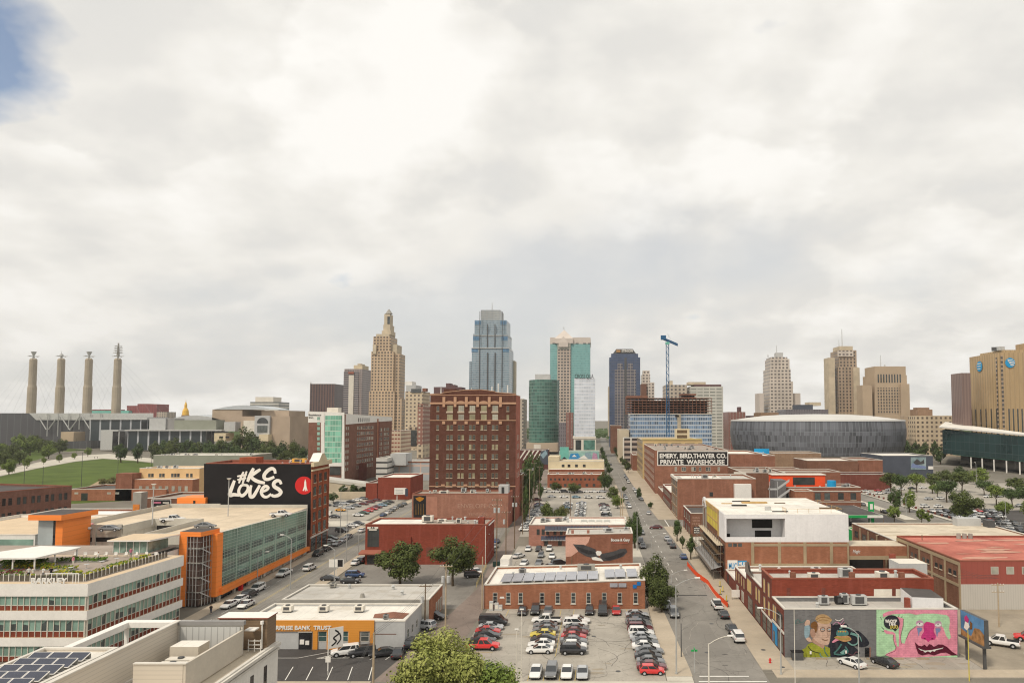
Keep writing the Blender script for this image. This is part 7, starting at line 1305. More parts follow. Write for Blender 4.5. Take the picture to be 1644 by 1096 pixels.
T_=thing('box_truck','white box trailer between the trees of the right car park','truck',(169,326,.012),radians(80));boxtruck(T_,8)
car('sedan','white',103,285,0,'white car at the green petrol station');row('ka ga wa',121.5,300,.2,26,90,'going away in the far right street','traffic in the far right street',True)
def lamp(x,y,h,arm,label,m='steel_pole',group='street lamps',n=1,z=.0):
 R=thing('street_lamp',label,'street lamp',(x,y,z),0,group);b=M();b.cyl(0,0,0,.35,.22,.2,m,8);b.cyl(0,0,.35,h,.13,.075,m,8);b.build('pole',R)
 b=M();ax,ay=arm;L_=sqrt(ax*ax+ay*ay);pts=[(ax*t,ay*t,h - .1+1.1*(1 - (1 - t)**2)) for t in (0,.25,.5,.75,1)];b.tube(pts,.055,m,5);b.build('arm',R)
 b=M();b.T=Matrix.Translation((ax,ay,h+1.0)) @ Matrix.Rotation(atan2(ay,ax),4,'Z');b.box(-.35,.5,-.17,.17,-.08,.1,'white');b.box(-.2,.4,-.12,.12,-.14,-.08,'g_blind');b.build('lamp_head',R);return R
def lpx(px,pb,pt,arm,label,m='steel_pole',**k):
 g=G(px,pb);return lamp(g.x,g.y,PZ(pt,g.y) - 1.0,arm,label,m,**k)
lpx(1336,1094,1031,(2.4,0),'x') if 0 else None
lamp(16.2,104,6.8,(3.2,.4),'pale street lamp in the near crossing, arm pointing right over the road','offwhite')
lamp(12.1,110.5,13.8,(3.4,.6),'tall grey street lamp at the near pavement corner of the front car park')
lpx(1254,1083,976,(-3.0,.3),'grey street lamp at the corner of the grey mural building');lamp(38.6,104.6,8.0,(-1.9,.5),'grey street lamp rising in front of the painted man')
lpx(1023,883,824,(3.4,0),'street lamp on the left kerb beside the pair of parked black cars');lpx(1046,905,856,(3.6,.2),'street lamp with a long arm near the eagle wall');lpx(1078,935,915,(3.4,.2),'short looking street lamp behind the round street tree')
for px,pb,pt,a,l in [(536,962,875,(-2,0),'street lamp in the tram street before the grey roof'),(466,945,858,(-2.2,0),'street lamp on the tram street left of the grey roof'),(413,935,885,(2.2,0),'street lamp in front of the lower glass wall'),(556,900,812,(-2,0),'street lamp between the loft building and the red one'),(546,858,782,(1.5,0),'street lamp beside the dark lot behind the loft building'),(323,960,890,(-1.5,0),'slim street lamp before the orange stair tower'),(124,1000,915,(2,0),'street lamp before the office building corner'),(575,892,846,(-1.5,0),'street lamp by the awning of the red building')]:lpx(px,pb,pt,a,l)
for px,pb,pt,a,l in [(1446,812,778,(-3,0),'street lamp with hanging banners in the tree lot'),(1455,827,793,(2.5,0),'street lamp by the low posts of the tree lot'),(1547,830,783,(-3,0),'street lamp before the large tree of the right lot'),(1615,840,800,(-3,0),'street lamp in the packed right car park'),(1568,782,742,(0,1),'thin street lamp near the dark glass pavilion')]:lpx(px,pb,pt,a,l)
for px,pb,pt,z,l in [(366,828,769,13.6,'white lamp mast on the garage roof before the black painted wall'),(244.5,842,778,13.6,'white lamp mast on the garage roof before the advert board')]:
 g=G(px,pb,z);R=thing('lamp_mast',l,'lamp mast',(g.x,g.y,z));h=PZ(pt,g.y) - z;b=M();b.cyl(0,0,0,h,.14,.09,'ltgrey',8);b.build('pole',R);b=M();b.cyl(0,0,h - .1,h+.25,.25,.6,'white',10);b.build('lamp_head',R)
def pole(px,pb,pt,label,m='pole_wood',arms=1,trans=0,r=.16,base=None,name='utility_pole',cat='utility pole'):
 g=base or G(px,pb)[:2];h=PZ(pt,g[1]);R=thing(name,label,cat,(g[0],g[1],0),0,'wooden utility poles' if cat=='utility pole' else None);b=M();b.cyl(0,0,0,h,r,r*.65,m,8);b.build('pole',R)
 for i in range(arms):b=M();z=h - .5 - 1.3*i;b.box(-1.2,1.2,-.06,.06,z,z+.13,m);[b.cyl(x,0,z+.13,z+.35,.05,.05,'white',6) for x in (-1.1,-.5,.5,1.1)];b.build('crossarm',R)
 for i in range(trans):b=M();x=(-.5,.5,0)[i];b.cyl(x,-.35,h - 3.4,h - 2.2,.3,.3,'ltgrey',10);b.build('transformer',R)
 return R,V((g[0],g[1],h))
PT=[]
for a in [(715,1012,905,'tall utility pole with two transformers behind the near tree','pole_light',1,2),(682,1010,937,'utility pole at the corner of the bank side wall','pole_wood',1,1),(774,978,893,'utility pole at the left end of the solar roofed building','pole_light',0,0),(797,935,800,'tall utility pole beside the red building corner in the alley','pole_wood',2,2),(812,910,820,'dark utility pole in the alley past the red building','pole_wood',1,1),(826,880,795,'utility pole in the alley at the envelope warehouse','pole_wood',1,2),(839,857,760,'utility pole right of the alley before the salmon edge','pole_wood',1,0),(850,838,752,'first of the thin utility poles by the middle car park','pole_light',1,0),(857,822,742,'utility pole beyond the thin one by the middle car park','pole_light',1,1),(866,815,748,'far utility pole at the back left of the middle car park','pole_wood',1,0),(996,832,789,'left pole of the pair behind the pink building','pole_light',0,0),(999.5,834,791,'right pole of the pair behind the pink building','pole_light',0,0),(916,828,793,'lone pole standing in the middle car park','pole_wood',0,0),(918,925,893,'pole before the left edge of the eagle wall','pole_wood',0,0),(1604,1006,935,'leaning looking utility pole in the gravel lot before the warehouse','pole_light',2,0),(1482,930,858,'thin dark pole standing before the warehouse side wall','pole_wood',0,0),(1419,862,833,'thin pole behind the white topped building','pole_wood',0,0)]:
 r,p=pole(a[0],a[1],a[2],a[3],a[4],a[5],a[6]);PT.append(p)
pole(600,1094,1015,'plain brown timber pole in front of the bank','pole_light',0,0,.2,base=(PX(600,104,6),104.0))
pole(1555,1092,1010,'yellow painted pole standing before the tall billboard','yellow',0,0,.09,base=(PX(1555,107.8,4),107.8),name='painted_pole',cat='pole');pole(1089,1090,1000,'dark signal pole on the near left pavement','metal_dk',0,0,.1,base=(13.8,118.5),name='signal_pole',cat='pole')
for px in (829,837):g=G(px,1090 if px==829 else 1094);r,_=pole(px,0,978 if px > 830 else 1010,['taller','shorter'][px < 830]+' pale thin lamp pole at the near edge of the front car park','offwhite',0,0,.09,base=(g.x,g.y),name='lamp_pole',cat='lamp pole');b=M();b.box(-.3,.3,-.15,.15,_.z,_.z+.12,'white');b.build('lamp_head',r)
pole(1275,1090,978,'very thin pale pole in front of the grey mural','offwhite',0,0,.07,base=(PX(1276,106.2,4),106.2),name='lamp_pole',cat='lamp pole')
for p in ((124,1000),):pass
for px,pb,pt,l in [(38,786,735,'park lamp post by the lawn path'),(68,790,748,'tall dark lamp post on the near lawn edge'),(189,760,722,'dark lamp post on the lawn under a round tree'),(243,750,712,'lamp post beside the lawn corner'),(122,732,703,'lamp post at the top of the lawn path'),(130,790,726,'thin lamp post in front of the lawn')]:pole(px,pb,pt,l,'metal_dk',0,0,.14,name='park_lamp',cat='lamp post')
wires=[(0,3),(3,4),(4,5),(5,7),(7,8),(2,4),(1,0)]
for i,j in wires:
 a,c=PT[i],PT[j]
 b=M()
 for o in (-1.0,1.0):b.tube([(V((a.x+o,a.y,a.z - .2)).lerp(V((c.x+o,c.y,c.z - .2)),t) - V((0,0,4*.7*t*(1 - t)))) for t in (0,.2,.4,.6,.8,1)],.02,'metal_dk',3)
 tag(b.build('overhead_wire'),f'pair of black overhead wires strung from pole {i + 1} towards the next along the alley' if 0 else ['thin wires from the twin transformer pole to the red building corner','thin wires over the alley beside the red building','thin wires over the alley before the envelope warehouse','thin wires over the alley beside the salmon edge','thin wires at the left edge of the middle car park','thin wires from the solar roof corner to the alley','thin wires above the bank side wall'][wires.index((i,j))],'wire')
for a,c,l in (((PX(715,128,10),128,12.2),(PX(600,104,6),104,8),'thin wires dropping from the twin transformer pole over the bank car park'),((PX(600,104,6),104,8),(-28,70,9),'thin wires leaving the timber pole at the bottom of the bank car park'),((PX(1604,137,8),137,9),(61,150,8),'wires from the gravel lot pole to the warehouse wall'),((PX(1604,137,8),137,9),(76.2,149,8),'wires from the gravel lot pole to the near warehouse corner')):
 b=M()
 for o in (0,.5,1.0):b.tube([V(a).lerp(V(c),t)+V((0,0,o*.6 - 3*t*(1 - t))) for t in (0,.25,.5,.75,1)],.018,'metal_dk',3)
 tag(b.build('overhead_wire'),l,'wire')
row('ka wa -- ga sa ka wa ga',-121,300,.6,7.2,-10,'from the near end of the left lot\'s third column', 'cars in the third column of the left lot', True); row('wa ka sa -- ma ka', -100, 240, -.9, 5.2, -12, 'from the near end of the dark lot behind the loft building', 'cars in the dark lot', True)
R=thing('street_sign','green street name sign on a post at the near left pavement corner','sign',(15.0,111.0,.1));b=M();b.cyl(0,0,0,3.6,.05,.05,'metal',6);b.build('post',R);b=M();b.box(-.5,.5,-.03,.03,3.3,3.6,'green');b.box(-.03,.03,-.5,.5,3.62,3.9,'green');b.build('name_plate',R)
R=thing('fire_hydrant','red fire hydrant on the right pavement','hydrant',(28.0,115.5,.13));b=M();b.cyl(0,0,0,.12,.2,.2,'red',8);b.cyl(0,0,.12,.62,.13,.13,'red',8);b.cyl(0,0,.62,.8,.17,.05,'red',8);b.box(-.24,.24,-.06,.06,.4,.52,'red');b.build('body',R)
R=thing('barrier_netting','orange plastic safety netting curving along the pavement works','barrier',(25,180,.02));b=M();pts=[(24.0,192),(24.3,186),(24.6,181),(25.4,175),(26.2,170),(26.2,164),(26.4,158),(26.9,152.5),(27.2,149.5)];pts=spline(pts,4)
for a,c in zip(pts,pts[1:]):b.face([(*a,.05),(*c,.05),(*c,1.15),(*a,1.15)],'redorange');b.face([(a[0]+.5,a[1],.3),(c[0]+.5,c[1],.3),(*c,1.15),(*a,1.15)],'redorange');b.face([(a[0]+.04,a[1],1.15),(c[0]+.04,c[1],1.15),(c[0]+.04,c[1],.05),(a[0]+.04,a[1],.05)],'redorange')
put(R,b,'netting')
for i in range(0,len(pts),4):b=M();b.cyl(pts[i][0],pts[i][1],0,1.3,.05,.05,'redorange',6);put(R,b,'stake')
for i,(x,y) in enumerate(((27.6,160.5),(28.6,163),(27.9,154.5),(28.8,168))):R=thing('construction_post',['yellow bollard at the corner of the site entrance','yellow bollard inside the site entrance','yellow bollard nearest the road at the site','yellow bollard deepest under the scaffold'][i],'bollard',(x,y,.13));b=M();b.cyl(0,0,0,1.3,.12,.12,'yellow',8);b.build('post',R);b=M();b.box(-.3,.3,-.3,.3,0,.12,'metal_dk');b.build('base',R)
R=thing('site_board','white notice board at the scaffold entrance','sign',(30.2,156,.13));b=M();b.box(-.9,.9,-.05,.05,.5,2.1,'white');b.build('board',R);[(lambda b,x:(b.box(x,x+.08,.05,.12,0,2.0,'metal_dk'),b.build('leg',R)))(M(),x) for x in (-.8,.7)]
for i,(px,py) in enumerate(((1215,1046),(1233,1061),(1224,1055))):pass
def sign_on_post(px,pb,w,h,z,label,m='white',m2=None):
 g=G(px,pb);R=thing('street_sign',label,'sign',(g.x,g.y,0));b=M();b.cyl(0,0,0,z+h,.06,.06,'white',6);b.build('post',R);b=M();b.box(-w/2,w/2,-.12,-.06,z,z+h,m);b.build('panel',R)
 if m2:b=M();b.box(w*.1,w*.45,-.14,-.125,z+.1,z+h - .1,m2);b.build('picture',R)
sign_on_post(539.5,932,3.6,1.9,3.4,'white advert sign with a dark picture behind the grey roof','white','black')
sign_on_post(541,1072,.2,4.6,.0,'x') if 0 else None
R=thing('banner_sign','tall white banner sign with black brush marks in the bank car park','sign',(-43.2,112.2,0));b=M();b.cyl(0,0,0,6.6,.09,.09,'white',6);b.build('pole',R);b=M();b.T=Matrix.Rotation(radians(35),4,'Z');b.box(.1,2.3,-.03,.03,3.4,6.6,'white');b.build('banner',R);b=M();b.T=Matrix.Rotation(radians(35),4,'Z');stroke(b,spline([(.5,3.8),(1.2,4.4),(.8,5),(1.6,5.6),(1.0,6.2)],4),.25,'black',lambda X,Z,o:(X,-.04,Z),0);stroke(b,spline([(1.3,3.9),(1.9,4.7),(1.7,5.6)],4),.2,'black',lambda X,Z,o:(X,-.045,Z),0);b.build('brush_marks',R)
sign_on_post(526.5,1083,.8,.9,2.0,'small white sign at the front edge of the bank car park')
R=thing('traffic_signal','traffic signals and a blue name plate hanging on an arm at the near left','traffic light',(-66.5,92.5,0));b=M();xa_=-66.5;b.tube([(0,0,0),(0,0,6.2),(-6,0,6.9),(-9.5,0,6.6)],[.13,.12,.08,.06],'metal_dk',6) ;b.build('arm',R)
for x in (-8.9,-5.2):b=M();b.box(x - .22,x+.22,-.35,-.05,5.9,7.2,'black');b.build('signal_head',R)
b=M();b.box(-4.7,-2.6,-.1,-.04,6.5,7.1,'skyblue');b.build('name_plate',R)
for i in range(17):x=141.0+.1*i;y=284+6.2*i;b=M();b.box(-.35,.35,-.35,.35,0,1.0,'br_deep','coping');o=b.build('bollard',None,(x,y,0));tag(o,f'square brick post, {ORD[i]} from the near end of the tree lot edge','bollard','square brick posts along the tree lot')
def fence(pts,h,label,m='metal',step=2.5):
 R=thing('fence',label,'fence',(pts[0][0],pts[0][1],0));b=M()
 for a,c in zip(pts,pts[1:]):
  n=max(1,int((V(c) - V(a)).length/step))
  for k in range(n+1):p=V(a).lerp(V(c),k/n);b.box(p.x - .05,p.x+.05,p.y - .05,p.y+.05,0,h,m)
 put(R,b,'posts');b=M()
 for a,c in zip(pts,pts[1:]):
  for z in (h*.35,h*.65,h - .05):b.tube([(*a,z),(*c,z)],.03,m,3)
 put(R,b,'rails')
fence([(-29.2,168),(-30.5,190)],1.2,'yellow painted rail along the alley beside the oak trees','yellowpaint');fence([(104,221),(120,222),(122,258)],1.5,'low metal fence around the petrol station corner');fence([(129,262),(200,263)],1.6,'grey metal fence between the packed right car park and the road')
for i,(x,y) in enumerate(((-22.6,147.6),(-21.5,147.8),(-20.7,147.7))):R=thing('electric_cabinet',['tallest white electric cabinet on the alley corner of the solar roofed wall','middle white electric box on the brick wall corner','small white electric box on the brick wall corner'][i],'cabinet',(x,y,0));b=M();b.box(-.4,.4,-.3,.3,0,1.9 - .4*i,'ltgrey');b.build('box',R);b=M();b.box(-.3,.3,-.33,-.3,.3,1.5 - .4*i,'offwhite');b.build('door',R)
for i in range(6):x=33+4.2*i;b=M();b.box(-1.0,1.0,-.1,.1,0,.18,'br_conc');o=b.build('wheel_stop',None,(x,117.6,.01));tag(o,f'concrete wheel stop under the murals, {ORD[i]} from the left','wheel stop','wheel stops under the murals')
b=M();b.box(-.9,.9,-.5,.5,0,1.3,'metal_dk');b.box(-1.0,1.0,-.55,.55,1.3,1.4,'black');tag(b.build('rubbish_bin',None,(33.0,117.5,.0)),'dark rubbish container at the left foot of the grey mural','bin')
for i,(x,y,w) in enumerate(((-59,88.5,1.8),(-57,91,1.6))):pass
def person(x,y,z,top,leg,label,rz=0,pose=0):
 R=thing('person',label,'person',(x,y,z),rz);s=1.0
 vs=[(0,0,.92),(0,.02,1.15),(0,0,1.42),(0,0,1.52),(0,-.02,1.64),(.10,0,.88),(.11,-.02 - .12*pose,.48),(.12,.02,.06),(.12,-.13,.04),(-.10,0,.88),(-.11,.02+.08*pose,.48),(-.12,.06,.06),(-.12,-.09,.04),(.20,0,1.38),(.25,0,1.12),(.24,-.12,.88),(-.20,0,1.38),(-.26,.02,1.12),(-.22,-.16,.98)]
 es=[(0,1),(1,2),(2,3),(3,4),(0,5),(5,6),(6,7),(7,8),(0,9),(9,10),(10,11),(11,12),(2,13),(13,14),(14,15),(2,16),(16,17),(17,18)]
 rr=[.15,.14,.15,.06,.105,.09,.065,.045,.04,.09,.065,.045,.04,.065,.05,.035,.065,.05,.035]
 me=bpy.data.meshes.new('body');me.from_pydata(vs,es,[]);me.materials.append(MATS['skin']);o=link('body',me,R);md_=o.modifiers.new('skin','SKIN')
 for i,v in enumerate(me.skin_vertices[0].data):v.radius=(rr[i],rr[i]);v.use_root=i==0
 o.modifiers.new('sub','SUBSURF').levels=1
 b=M();b.cyl(0,0,.9,1.2,.19,.17,top,10,False);b.cyl(0,0,1.2,1.46,.17,.2,top,10,False);b.cyl(0,0,1.46,1.5,.2,.08,top,10)
 for s_,e in ((1,(.26,0,1.12)),(-1,(-.27,.02,1.12))):b.tube([(s_*.19,0,1.42),e],[.085,.07],top,7)
 b.build('shirt',R);b=M();b.cyl(0,0,.78,.96,.19,.18,leg,10)
 for kx,ky in ((.11,-.12*pose),(-.11,.08*pose)):b.tube([(kx*.9,0,.86),(kx,ky - .01,.48),(kx*1.1,.03,.1)],[.11,.085,.07],leg,7)
 b.build('trousers',R);b=M();b.cyl(0,.015,1.66,1.78,.115,.07,'m_brown',10);b.build('hair',R);return R
TZ=12.77
for x,y,t,l,lab,p in [(-98.2,120.6,'white','black','person in a white shirt and dark trousers standing on the roof terrace',0),(-97.2,120.3,'offwhite','tan','person in a cream top beside the white shirted one on the terrace',.6),(-95.6,120.5,'white','grey','person in a white top in the middle of the terrace group',0),(-94.5,120.8,'black','black','person dressed in black at the right of the terrace group',.5),(-98.0,130.6,'m_pk','offwhite','person in pink by the planting on the roof terrace',0),(-96.2,134.6,'white','grey','person in white walking on the roof terrace near the pavilion',1),(-92.6,138.6,'m_pk2','grey','person in red near the glass pavilion',0)]:person(x,y,TZ if y < 139 else 12.72,t,l,lab,rnd.uniform(-1,1),p)
for x,y,t,l,lab in [(PX(201,131,1),0,'black','navy','person in dark clothes on the pavement')]:pass
g=G(338.5,985);person(g.x,g.y,.13,'black','navy','person in dark clothes walking on the pavement below the orange frame',.5,1);g=G(152,735.5);person(g.x,g.y,.02,'black','black','dark dressed person, left of two on the path above the lawn');g=G(156.5,735.5);person(g.x,g.y,.02,'navy','black','dark dressed person, right of two on the path above the lawn',1,1)
person(79.3,122.6,0,'black','navy','person in dark clothes among the trucks in the gravel lot',1,1);g=G(1414,823);person(g.x,g.y,.0,'black','black','person in black crossing by the green price sign',1,1)
for i in range(9):
 x=-103.6+2.1*i*.95;y=138.6;R=thing('terrace_chair',f'white chair, {ORD[i]} from the left in the row at the back of the terrace','chair',(x,y,12.77),rnd.uniform(-.5,.5),'white chairs along the back of the terrace');b=M();b.box(-.28,.28,-.28,.28,.42,.48,'white');b.build('seat',R);b=M();b.box(-.28,.28,.22,.28,.48,.95,'white');b.build('backrest',R)
 for q in ((-.25,-.25),(.25,-.25),(-.25,.25),(.25,.25)):b=M();b.box(q[0] - .02,q[0]+.02,q[1] - .02,q[1]+.02,0,.42,'metal');b.build('leg',R)
for i in range(5):
 x,y=-93.2+i*.9,122.6+2.7*i;R=thing('terrace_table',f'small pale table, {ORD[i]} from the near end along the terrace planting','table',(x - 2.2,y,12.77),0,'small tables along the terrace planting');b=M();b.cyl(0,0,.72,.76,.45,.45,'ltgrey',12);b.build('table_top',R);b=M();b.cyl(0,0,0,.72,.04,.04,'metal',6);b.cyl(0,0,0,.03,.25,.25,'metal',10);b.build('leg',R)
def leafmat(name,dk,lt,sc=.9):
 m=bpy.data.materials.new(name);nt,N,L,B=_nt(m)
 n1=ramp(nt,noise(nt,geopos(nt),sc,4,.6),.34,.66);n2=ramp(nt,noise(nt,geopos(nt),sc*5,2,.6),.3,.7)
 o=mixc(nt,mth(nt,'ADD',mth(nt,'MULTIPLY',n1,.7),mth(nt,'MULTIPLY',n2,.3)),dk,lt)
 oi=N.new('ShaderNodeObjectInfo');hs=N.new('ShaderNodeHueSaturation');L.new(o,hs.inputs['Color']);L.new(mth(nt,'ADD',.8,mth(nt,'MULTIPLY',oi.outputs['Random'],.4)),hs.inputs['Value'])
 L.new(hs.outputs[0],B.inputs['Base Color']);B.inputs['Roughness'].default_value=.75;B.inputs['Specular IOR Level'].default_value=.25
 MATS[name]=m
leafmat('leaf_mid',(.036,.055,.014),(.125,.148,.04));leafmat('leaf_dark',(.03,.052,.015),(.085,.125,.034));leafmat('leaf_lime',(.15,.18,.035),(.42,.43,.13),.7);leafmat('leaf_fresh',(.07,.11,.02),(.20,.25,.05));leafmat('leaf_olive',(.09,.09,.03),(.20,.19,.07))
def crown(kind,n,s,seed,lm):
 r=random.Random(seed);b=M();cl=[]
 K={'round':26,'upright':24,'wide':26,'loose':22}[kind]
 for i in range(K):
  while True:
   x,y,z=r.uniform(-1,1),r.uniform(-1,1),r.uniform(-1,1)
   q=x*x+y*y+z*z
   if .12 < q < 1:break
  if kind=='upright':w=1 - .55*max(0,z)**1.5 if z > 0 else 1+.1*z;x*=w;y*=w
  if kind=='wide':z=z*.8+.1
  if kind=='round' and z < -.5:z=-.5+(z+.5)*.5
  cl.append((x*.74,y*.74,z*.76,r.uniform(.20,.36)*(1.15 if kind !='loose' else .85)))
 for i in range(n):
  cx_,cy_,cz_,cr=cl[r.randrange(K)]
  while True:
   d=V((r.uniform(-1,1),r.uniform(-1,1),r.uniform(-1,1)))
   if .05 < d.length < 1:break
  d.normalize();rad=cr*r.uniform(.55,1.12);p=V((cx_,cy_,cz_))+d*rad
  nrm=(d+V((r.uniform(-.6,.6),r.uniform(-.6,.6),r.uniform(-.3,.9)))).normalized();t=nrm.orthogonal().normalized();t=Matrix.Rotation(r.uniform(0,2*pi),3,nrm) @ t;u=nrm.cross(t);k=s*r.uniform(.6,1.3)
  b.face([p - t*k,p - u*k*.55,p+t*k,p+u*k*.55],lm)
 return b.mesh('crown')
CR={}
def getcrown(kind,lod,lm,v):
 key=(kind,lod,lm,v)
 if key not in CR:n,s={0:(16000,.035),1:(5200,.058),2:(2000,.085),3:(700,.14)}[lod];CR[key]=crown(kind,n,s,hash((kind,v)) % 1000 if 0 else sum(map(ord,kind))+v*17,lm)
 return CR[key]
TRK={}
def trunkmesh(v,multi=False):
 if v in TRK:return TRK[v]
 r=random.Random(v+3);b=M();b.tube([(0,0,0),(.01,.0,.18),(-.01,.01,.38),(.02,0,.55)],[.035,.028,.024,.016],'bark',8)
 for i in range(7):a=2*pi*i/7+r.uniform(-.3,.3);z0=r.uniform(.28,.45);L_=r.uniform(.18,.3);b.tube([(0,0,z0),(L_*.5*cos(a),L_*.5*sin(a),z0+.15),(L_*cos(a),L_*sin(a),z0+r.uniform(.28,.42))],[.014,.010,.004],'bark',5)
 TRK[v]=b.mesh('trunk');return TRK[v]
_tn=[0]
def tree(x,y,w,h,label,kind='round',lod=2,lm='leaf_mid',clear=.22,group=None,z=0,name=None,cat='tree'):
 _tn[0]+=1;v=_tn[0] % 3
 R=thing(name or {'upright':'street_tree','wide':'spreading_tree','loose':'young_tree'}.get(kind,'broadleaf_tree'),label,cat,(x,y,z),rnd.uniform(0,6.28),group)
 c=link('crown',getcrown(kind,lod,lm,v),R,(0,0,h*(clear+(1 - clear)/2)));c.scale=(w/2*1.14,w/2*rnd.uniform(1.0,1.16),h*(1 - clear)/2*1.06)
 t=link('trunk',trunkmesh(v),R);t.scale=(h*.9,h*.9,h*.95)
 return R
def tpx(px,pb,pt,wpx,label,**k):
 g=G(px,pb);h=PZ(pt,g.y);w=wpx/F*g.y;return tree(g.x,g.y,w,h,label,**k)
tree(PX(718,96,4),96,11.0,12.2,'big lime green tree at the bottom edge in front of the car park','round',0,'leaf_lime',.05)
tree(PX(668,94,3),93,6.6,8.2,'left lower lobe tree beside the big lime green tree','round',1,'leaf_lime',.05);tree(PX(790,96,3),96,7.5,7.2,'smaller green tree at the right of the big lime green tree','round',1,'leaf_fresh',.05)
tpx(642,940,863,80,'large round oak tree, left of two before the red building',lod=1,lm='leaf_mid',clear=.1);tpx(727,940,863,74,'large round oak tree, right of two before the red building',lod=1,lm='leaf_mid',clear=.2)
tpx(1049,970,889,52,'dense rounded street tree at the right end of the solar roofed building',lod=1,lm='leaf_mid',kind='upright',clear=.06);tree(PX(1062,146,4),146,6.0,7.4,'lower front tree merging with the dense street tree','round',1,'leaf_mid',.08)
tpx(1019,880,817,30,'tall dark street tree beside the pink building',kind='upright',lod=1,lm='leaf_dark',clear=.1)
tpx(1109,898,857,17,'narrow dark street tree nearest on the right pavement',kind='upright',lod=2,lm='leaf_dark');tpx(1087,869,832,18,'narrow dark street tree farthest of three on the right pavement',kind='upright',lod=2,lm='leaf_dark');tpx(1095.5,881,858,9,'smallest of the three narrow street trees on the right',kind='upright',lod=2,lm='leaf_dark')
for px,pb,pt,w,l,km in [(880,842,806,28,'bushy tree behind the pink building, left one in the lot','leaf_mid'),(902,840,808,26,'brownish bushy tree behind the pink building','leaf_olive'),(900,842,815,20,'small bush between the two lot trees behind the pink building','leaf_mid'),(893,790,773,18,'small tree left in front of the far red brick wall','leaf_mid'),(922,792,773,24,'small wide tree in the middle of the far red brick wall','leaf_mid'),(971,788,757,25,'big dark tree at the right end of the far red brick wall','leaf_dark'),(984,805,779,20,'tree on the island by the street beyond the big dark one','leaf_mid'),(992,816,792,22,'nearer tree on the island by the street','leaf_fresh'),(1002,790,780,8,'small tree beside the island trees','leaf_mid'),(1026,802,782,9,'small tree at the foot of the tall right street fronts','leaf_dark'),(1044,816,804,9,'street tree with a yellow sign near the far parked cars','leaf_dark')]:tpx(px,pb,pt,w,l,lod=2,lm=km,clear=.1)
for i,(px,pb,pt,w) in enumerate([(850,806,728,26),(846,826,752,18),(858,792,733,22),(864,778,730,18),(843,842,778,12),(868,800,772,10)]):tpx(px,pb,pt,w,['tall dark tree at the right edge of the brick block','dark tree lower along the alley','dark tree by the far utility poles','dark tree farthest up the alley','lowest dark tree along the alley','thin tree between the utility poles'][i],lod=2,lm='leaf_dark',clear=.05)
for i in range(9):y=520+50*i;tree(itp(WR,y)+2.2,y,5.5,8,f'street tree, {ORD[i]} from the near end far down the right kerb','round',3,'leaf_mid',.2,'street trees far down the street');
for i in range(7):y=500+55*i;tree(itp(WL,y) - 2.2,y,5.0,7,f'street tree, {ORD[i]} from the near end far down the left kerb','round',3,'leaf_dark',.2,'street trees far down the street')
PK=[(10,780,715,44,'leaf_mid'),(35,742,700,34,'leaf_dark'),(62,745,690,40,'leaf_mid'),(22,730,684,34,'leaf_dark'),(52,722,672,34,'leaf_dark'),(80,732,694,30,'leaf_mid'),(45,760,705,30,'leaf_fresh'),(5,745,690,30,'leaf_dark'),(75,752,708,22,'leaf_mid'),(95,708,690,22,'leaf_dark'),(122,712,692,16,'leaf_dark'),(-5,770,705,40,'leaf_mid'),(20,770,712,26,'leaf_fresh'),(100,732,712,18,'leaf_mid'),(38,722,680,30,'leaf_mid'),(68,730,690,26,'leaf_fresh')]
rp=random.Random(12);PK=sorted((lambda px:(px,rp.uniform(706,752 - .2*px)+(26 if px < 18 and rp.random() < .4 else 0)))(-8+112*k/27+rp.uniform(-3,3)) for k in range(28))
for i,(px,pb) in enumerate(PK):n=i+1;w=rp.uniform(15,24);tpx(px,pb,pb - rp.uniform(20,34),w,f'leafy park tree, number {n} from the left in the wooded corner beside the lawn',lod=2,lm=rp.choice(['leaf_mid','leaf_dark','leaf_fresh','leaf_mid']),clear=.05,group='trees in the wooded park corner')
for px,pb,pt,w,l,lm in [(194,742,709,20,'round dark tree at the top of the lawn','leaf_dark'),(221,743,711,18,'second round dark tree at the top of the lawn','leaf_dark'),(16,757,742,9,'smallest sapling at the left end of the path','leaf_fresh'),(43,752,730,13,'sapling beside the path above the lawn','leaf_fresh'),(70,745,733,8,'small sapling left of the path lamp','leaf_fresh'),(95,742,728,9,'sapling in the middle of the path edge','leaf_fresh'),(119,737,725,8,'sapling right of the middle of the path','leaf_fresh'),(141,733,718,11,'brightest sapling at the top of the path','leaf_fresh')]:tpx(px,pb,pt,w,l,lod=2,lm=lm,clear=.12)
WB=[(250,740,709,24),(262,735,704,26),(280,735,703,24),(300,735,705,26),(318,735,706,24),(335,735,707,24),(352,735,704,26),(372,735,704,28),(392,738,686,36),(412,738,700,30),(435,740,704,30),(452,742,708,24),(470,742,707,22),(485,744,714,22),(268,742,712,20),(340,742,712,22),(420,744,715,24),(310,742,714,20),(455,748,722,20),(380,742,712,24)]
for i,(px,pb,pt,w) in enumerate(WB):tpx(px,pb,pt,w,f'tree in the belt before the auditorium, {ORD[sorted(range(len(WB)), key=lambda k: WB[k][0]).index(i)]} from the left',lod=2,lm=['leaf_mid','leaf_dark'][i % 2],clear=.02,group='tree belt before the columned hall')
for i,(px,pb,pt,w) in enumerate([(551,795,778,14),(568,795,776,13),(583,795,777,13),(535,806,790,16),(528,800,792,12)]):tpx(px,pb,pt,w,f'small tree before the viaduct, {["third", "fourth", "rightmost", "second", "leftmost"][i]} in its line',lod=2,lm='leaf_dark',clear=.1,group='small trees before the viaduct')
for i,(px,pb,pt,w) in enumerate([(166,778,766,16),(180,780,765,18),(196,780,764,18)]):tpx(px,pb,pt,w,f'dry looking bush at the foot of the lawn, {["left", "middle", "right"][i]} one',lod=2,lm='leaf_olive',clear=0,name='bush',cat='bush')
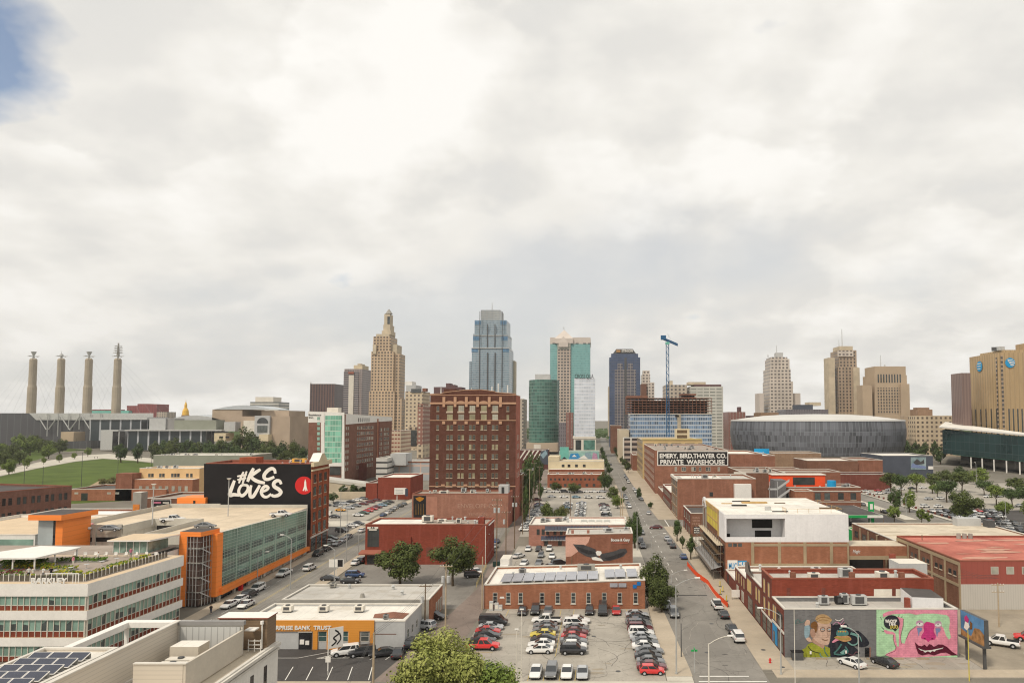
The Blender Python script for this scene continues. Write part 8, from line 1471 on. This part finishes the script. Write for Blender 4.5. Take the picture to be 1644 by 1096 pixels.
RT=[(1430,792,757,34,'wide'),(1447,795,758,30,'wide'),(1472,790,757,32,'wide'),(1497,792,758,32,'wide'),(1520,806,766,38,'wide'),(1505,800,775,26,'wide'),(1545,790,755,40,'wide'),(1580,795,768,30,'wide'),(1600,812,775,36,'wide'),(1635,800,765,40,'wide'),(1437,822,782,24,'round'),(1460,822,785,26,'round'),(1550,838,782,56,'round'),(1625,815,780,30,'wide'),(1612,838,802,30,'wide'),(1400,775,760,16,'round'),(1652,822,775,40,'wide'),(1572,778,750,36,'round'),(1520,775,752,34,'round'),(1542,772,748,26,'round'),(1660,845,800,40,'wide'),(1385,785,770,10,'round')]
for i,(px,pb,pt,w,k) in enumerate(RT):tpx(px,pb,pt,w*.9,f'leafy tree in the right car park, {ORD[sorted(range(len(RT)), key=lambda k: RT[k][0]).index(i)]} counting from the left',lod=2 if w < 50 else 1,lm=['leaf_mid','leaf_dark','leaf_fresh'][i % 3],kind=k,clear=.3 if k=='wide' else .1,group='trees in the right car park')
for px,pb,pt,w,l in [(1436,841,810,22,'young tree on the pavement behind the white topped building'),(1480,842,814,16,'thin young tree by the road past the tan roof'),(1490,842,822,16,'second thin young tree by the road past the tan roof'),(1328,812,790,17,'small light green tree in front of the dark window brick building'),(1347,812,797,12,'small tree right of the light green one'),(1370,814,795,12,'small dark tree near the petrol canopy'),(1305,742,728,20,'round tree rising behind the low brick rooftops')]:tpx(px,pb,pt,w,l,lod=2,lm='leaf_fresh',kind='loose',clear=.25)
AR=[(1455,735,706,16),(1470,735,705,14),(1485,735,708,14),(1500,735,706,14),(1435,738,718,20),(1415,740,722,18),(1462,740,716,18),(1478,742,718,18),(1510,745,715,18),(1395,738,722,16)]
for i,(px,pb,pt,w) in enumerate(AR):tpx(px,pb,pt,w,f'tree between the arena and the beige building, {ORD[sorted(range(len(AR)), key=lambda k: AR[k][0]).index(i)]} from the left',lod=3,lm='leaf_dark',clear=.05,group='trees between the arena and the beige building')
for i,(x,y,h) in enumerate([(-60.8,84.5,5.2),(-59.5,90.0,5.0)]):tree(x,y,3.2,h,['small terrace tree under the white frame, nearer one','small terrace tree under the white frame, farther one'][i],'loose',2,'leaf_mid',.25)
b=M();r_=random.Random(5)
for i in range(2600):
 px,py=r_.uniform(528,590),r_.uniform(789,800);g=G(px,py);s=r_.uniform(.2,.5);a=r_.uniform(0,pi);z=r_.uniform(0,1.4)
 b.face([(g.x - s*cos(a),g.y - s*sin(a),z),(g.x+s*cos(a),g.y+s*sin(a),z+.1),(g.x+s*.6,g.y+s,z+s),(g.x - s*.6,g.y+s*.8,z+s*.8)],'leaf_mid')
tag(b.build('undergrowth'),kind='stuff')
b=M()
for i in range(5000):
 a=r_.uniform(-.85,.75);y=r_.uniform(1300,2300);x=a*y*.95;s=r_.uniform(5,10);z=r_.uniform(0,7);t=r_.uniform(0,pi)
 b.face([(x - s*cos(t),y - s*sin(t),z),(x+s*cos(t),y+s*sin(t),z),(x+s*.7,y+s,z+s*.6),(x - s*.7,y+s,z+s*.5)],'leaf_dark')
tag(b.build('far_woods'),kind='stuff')
haze(.00008)
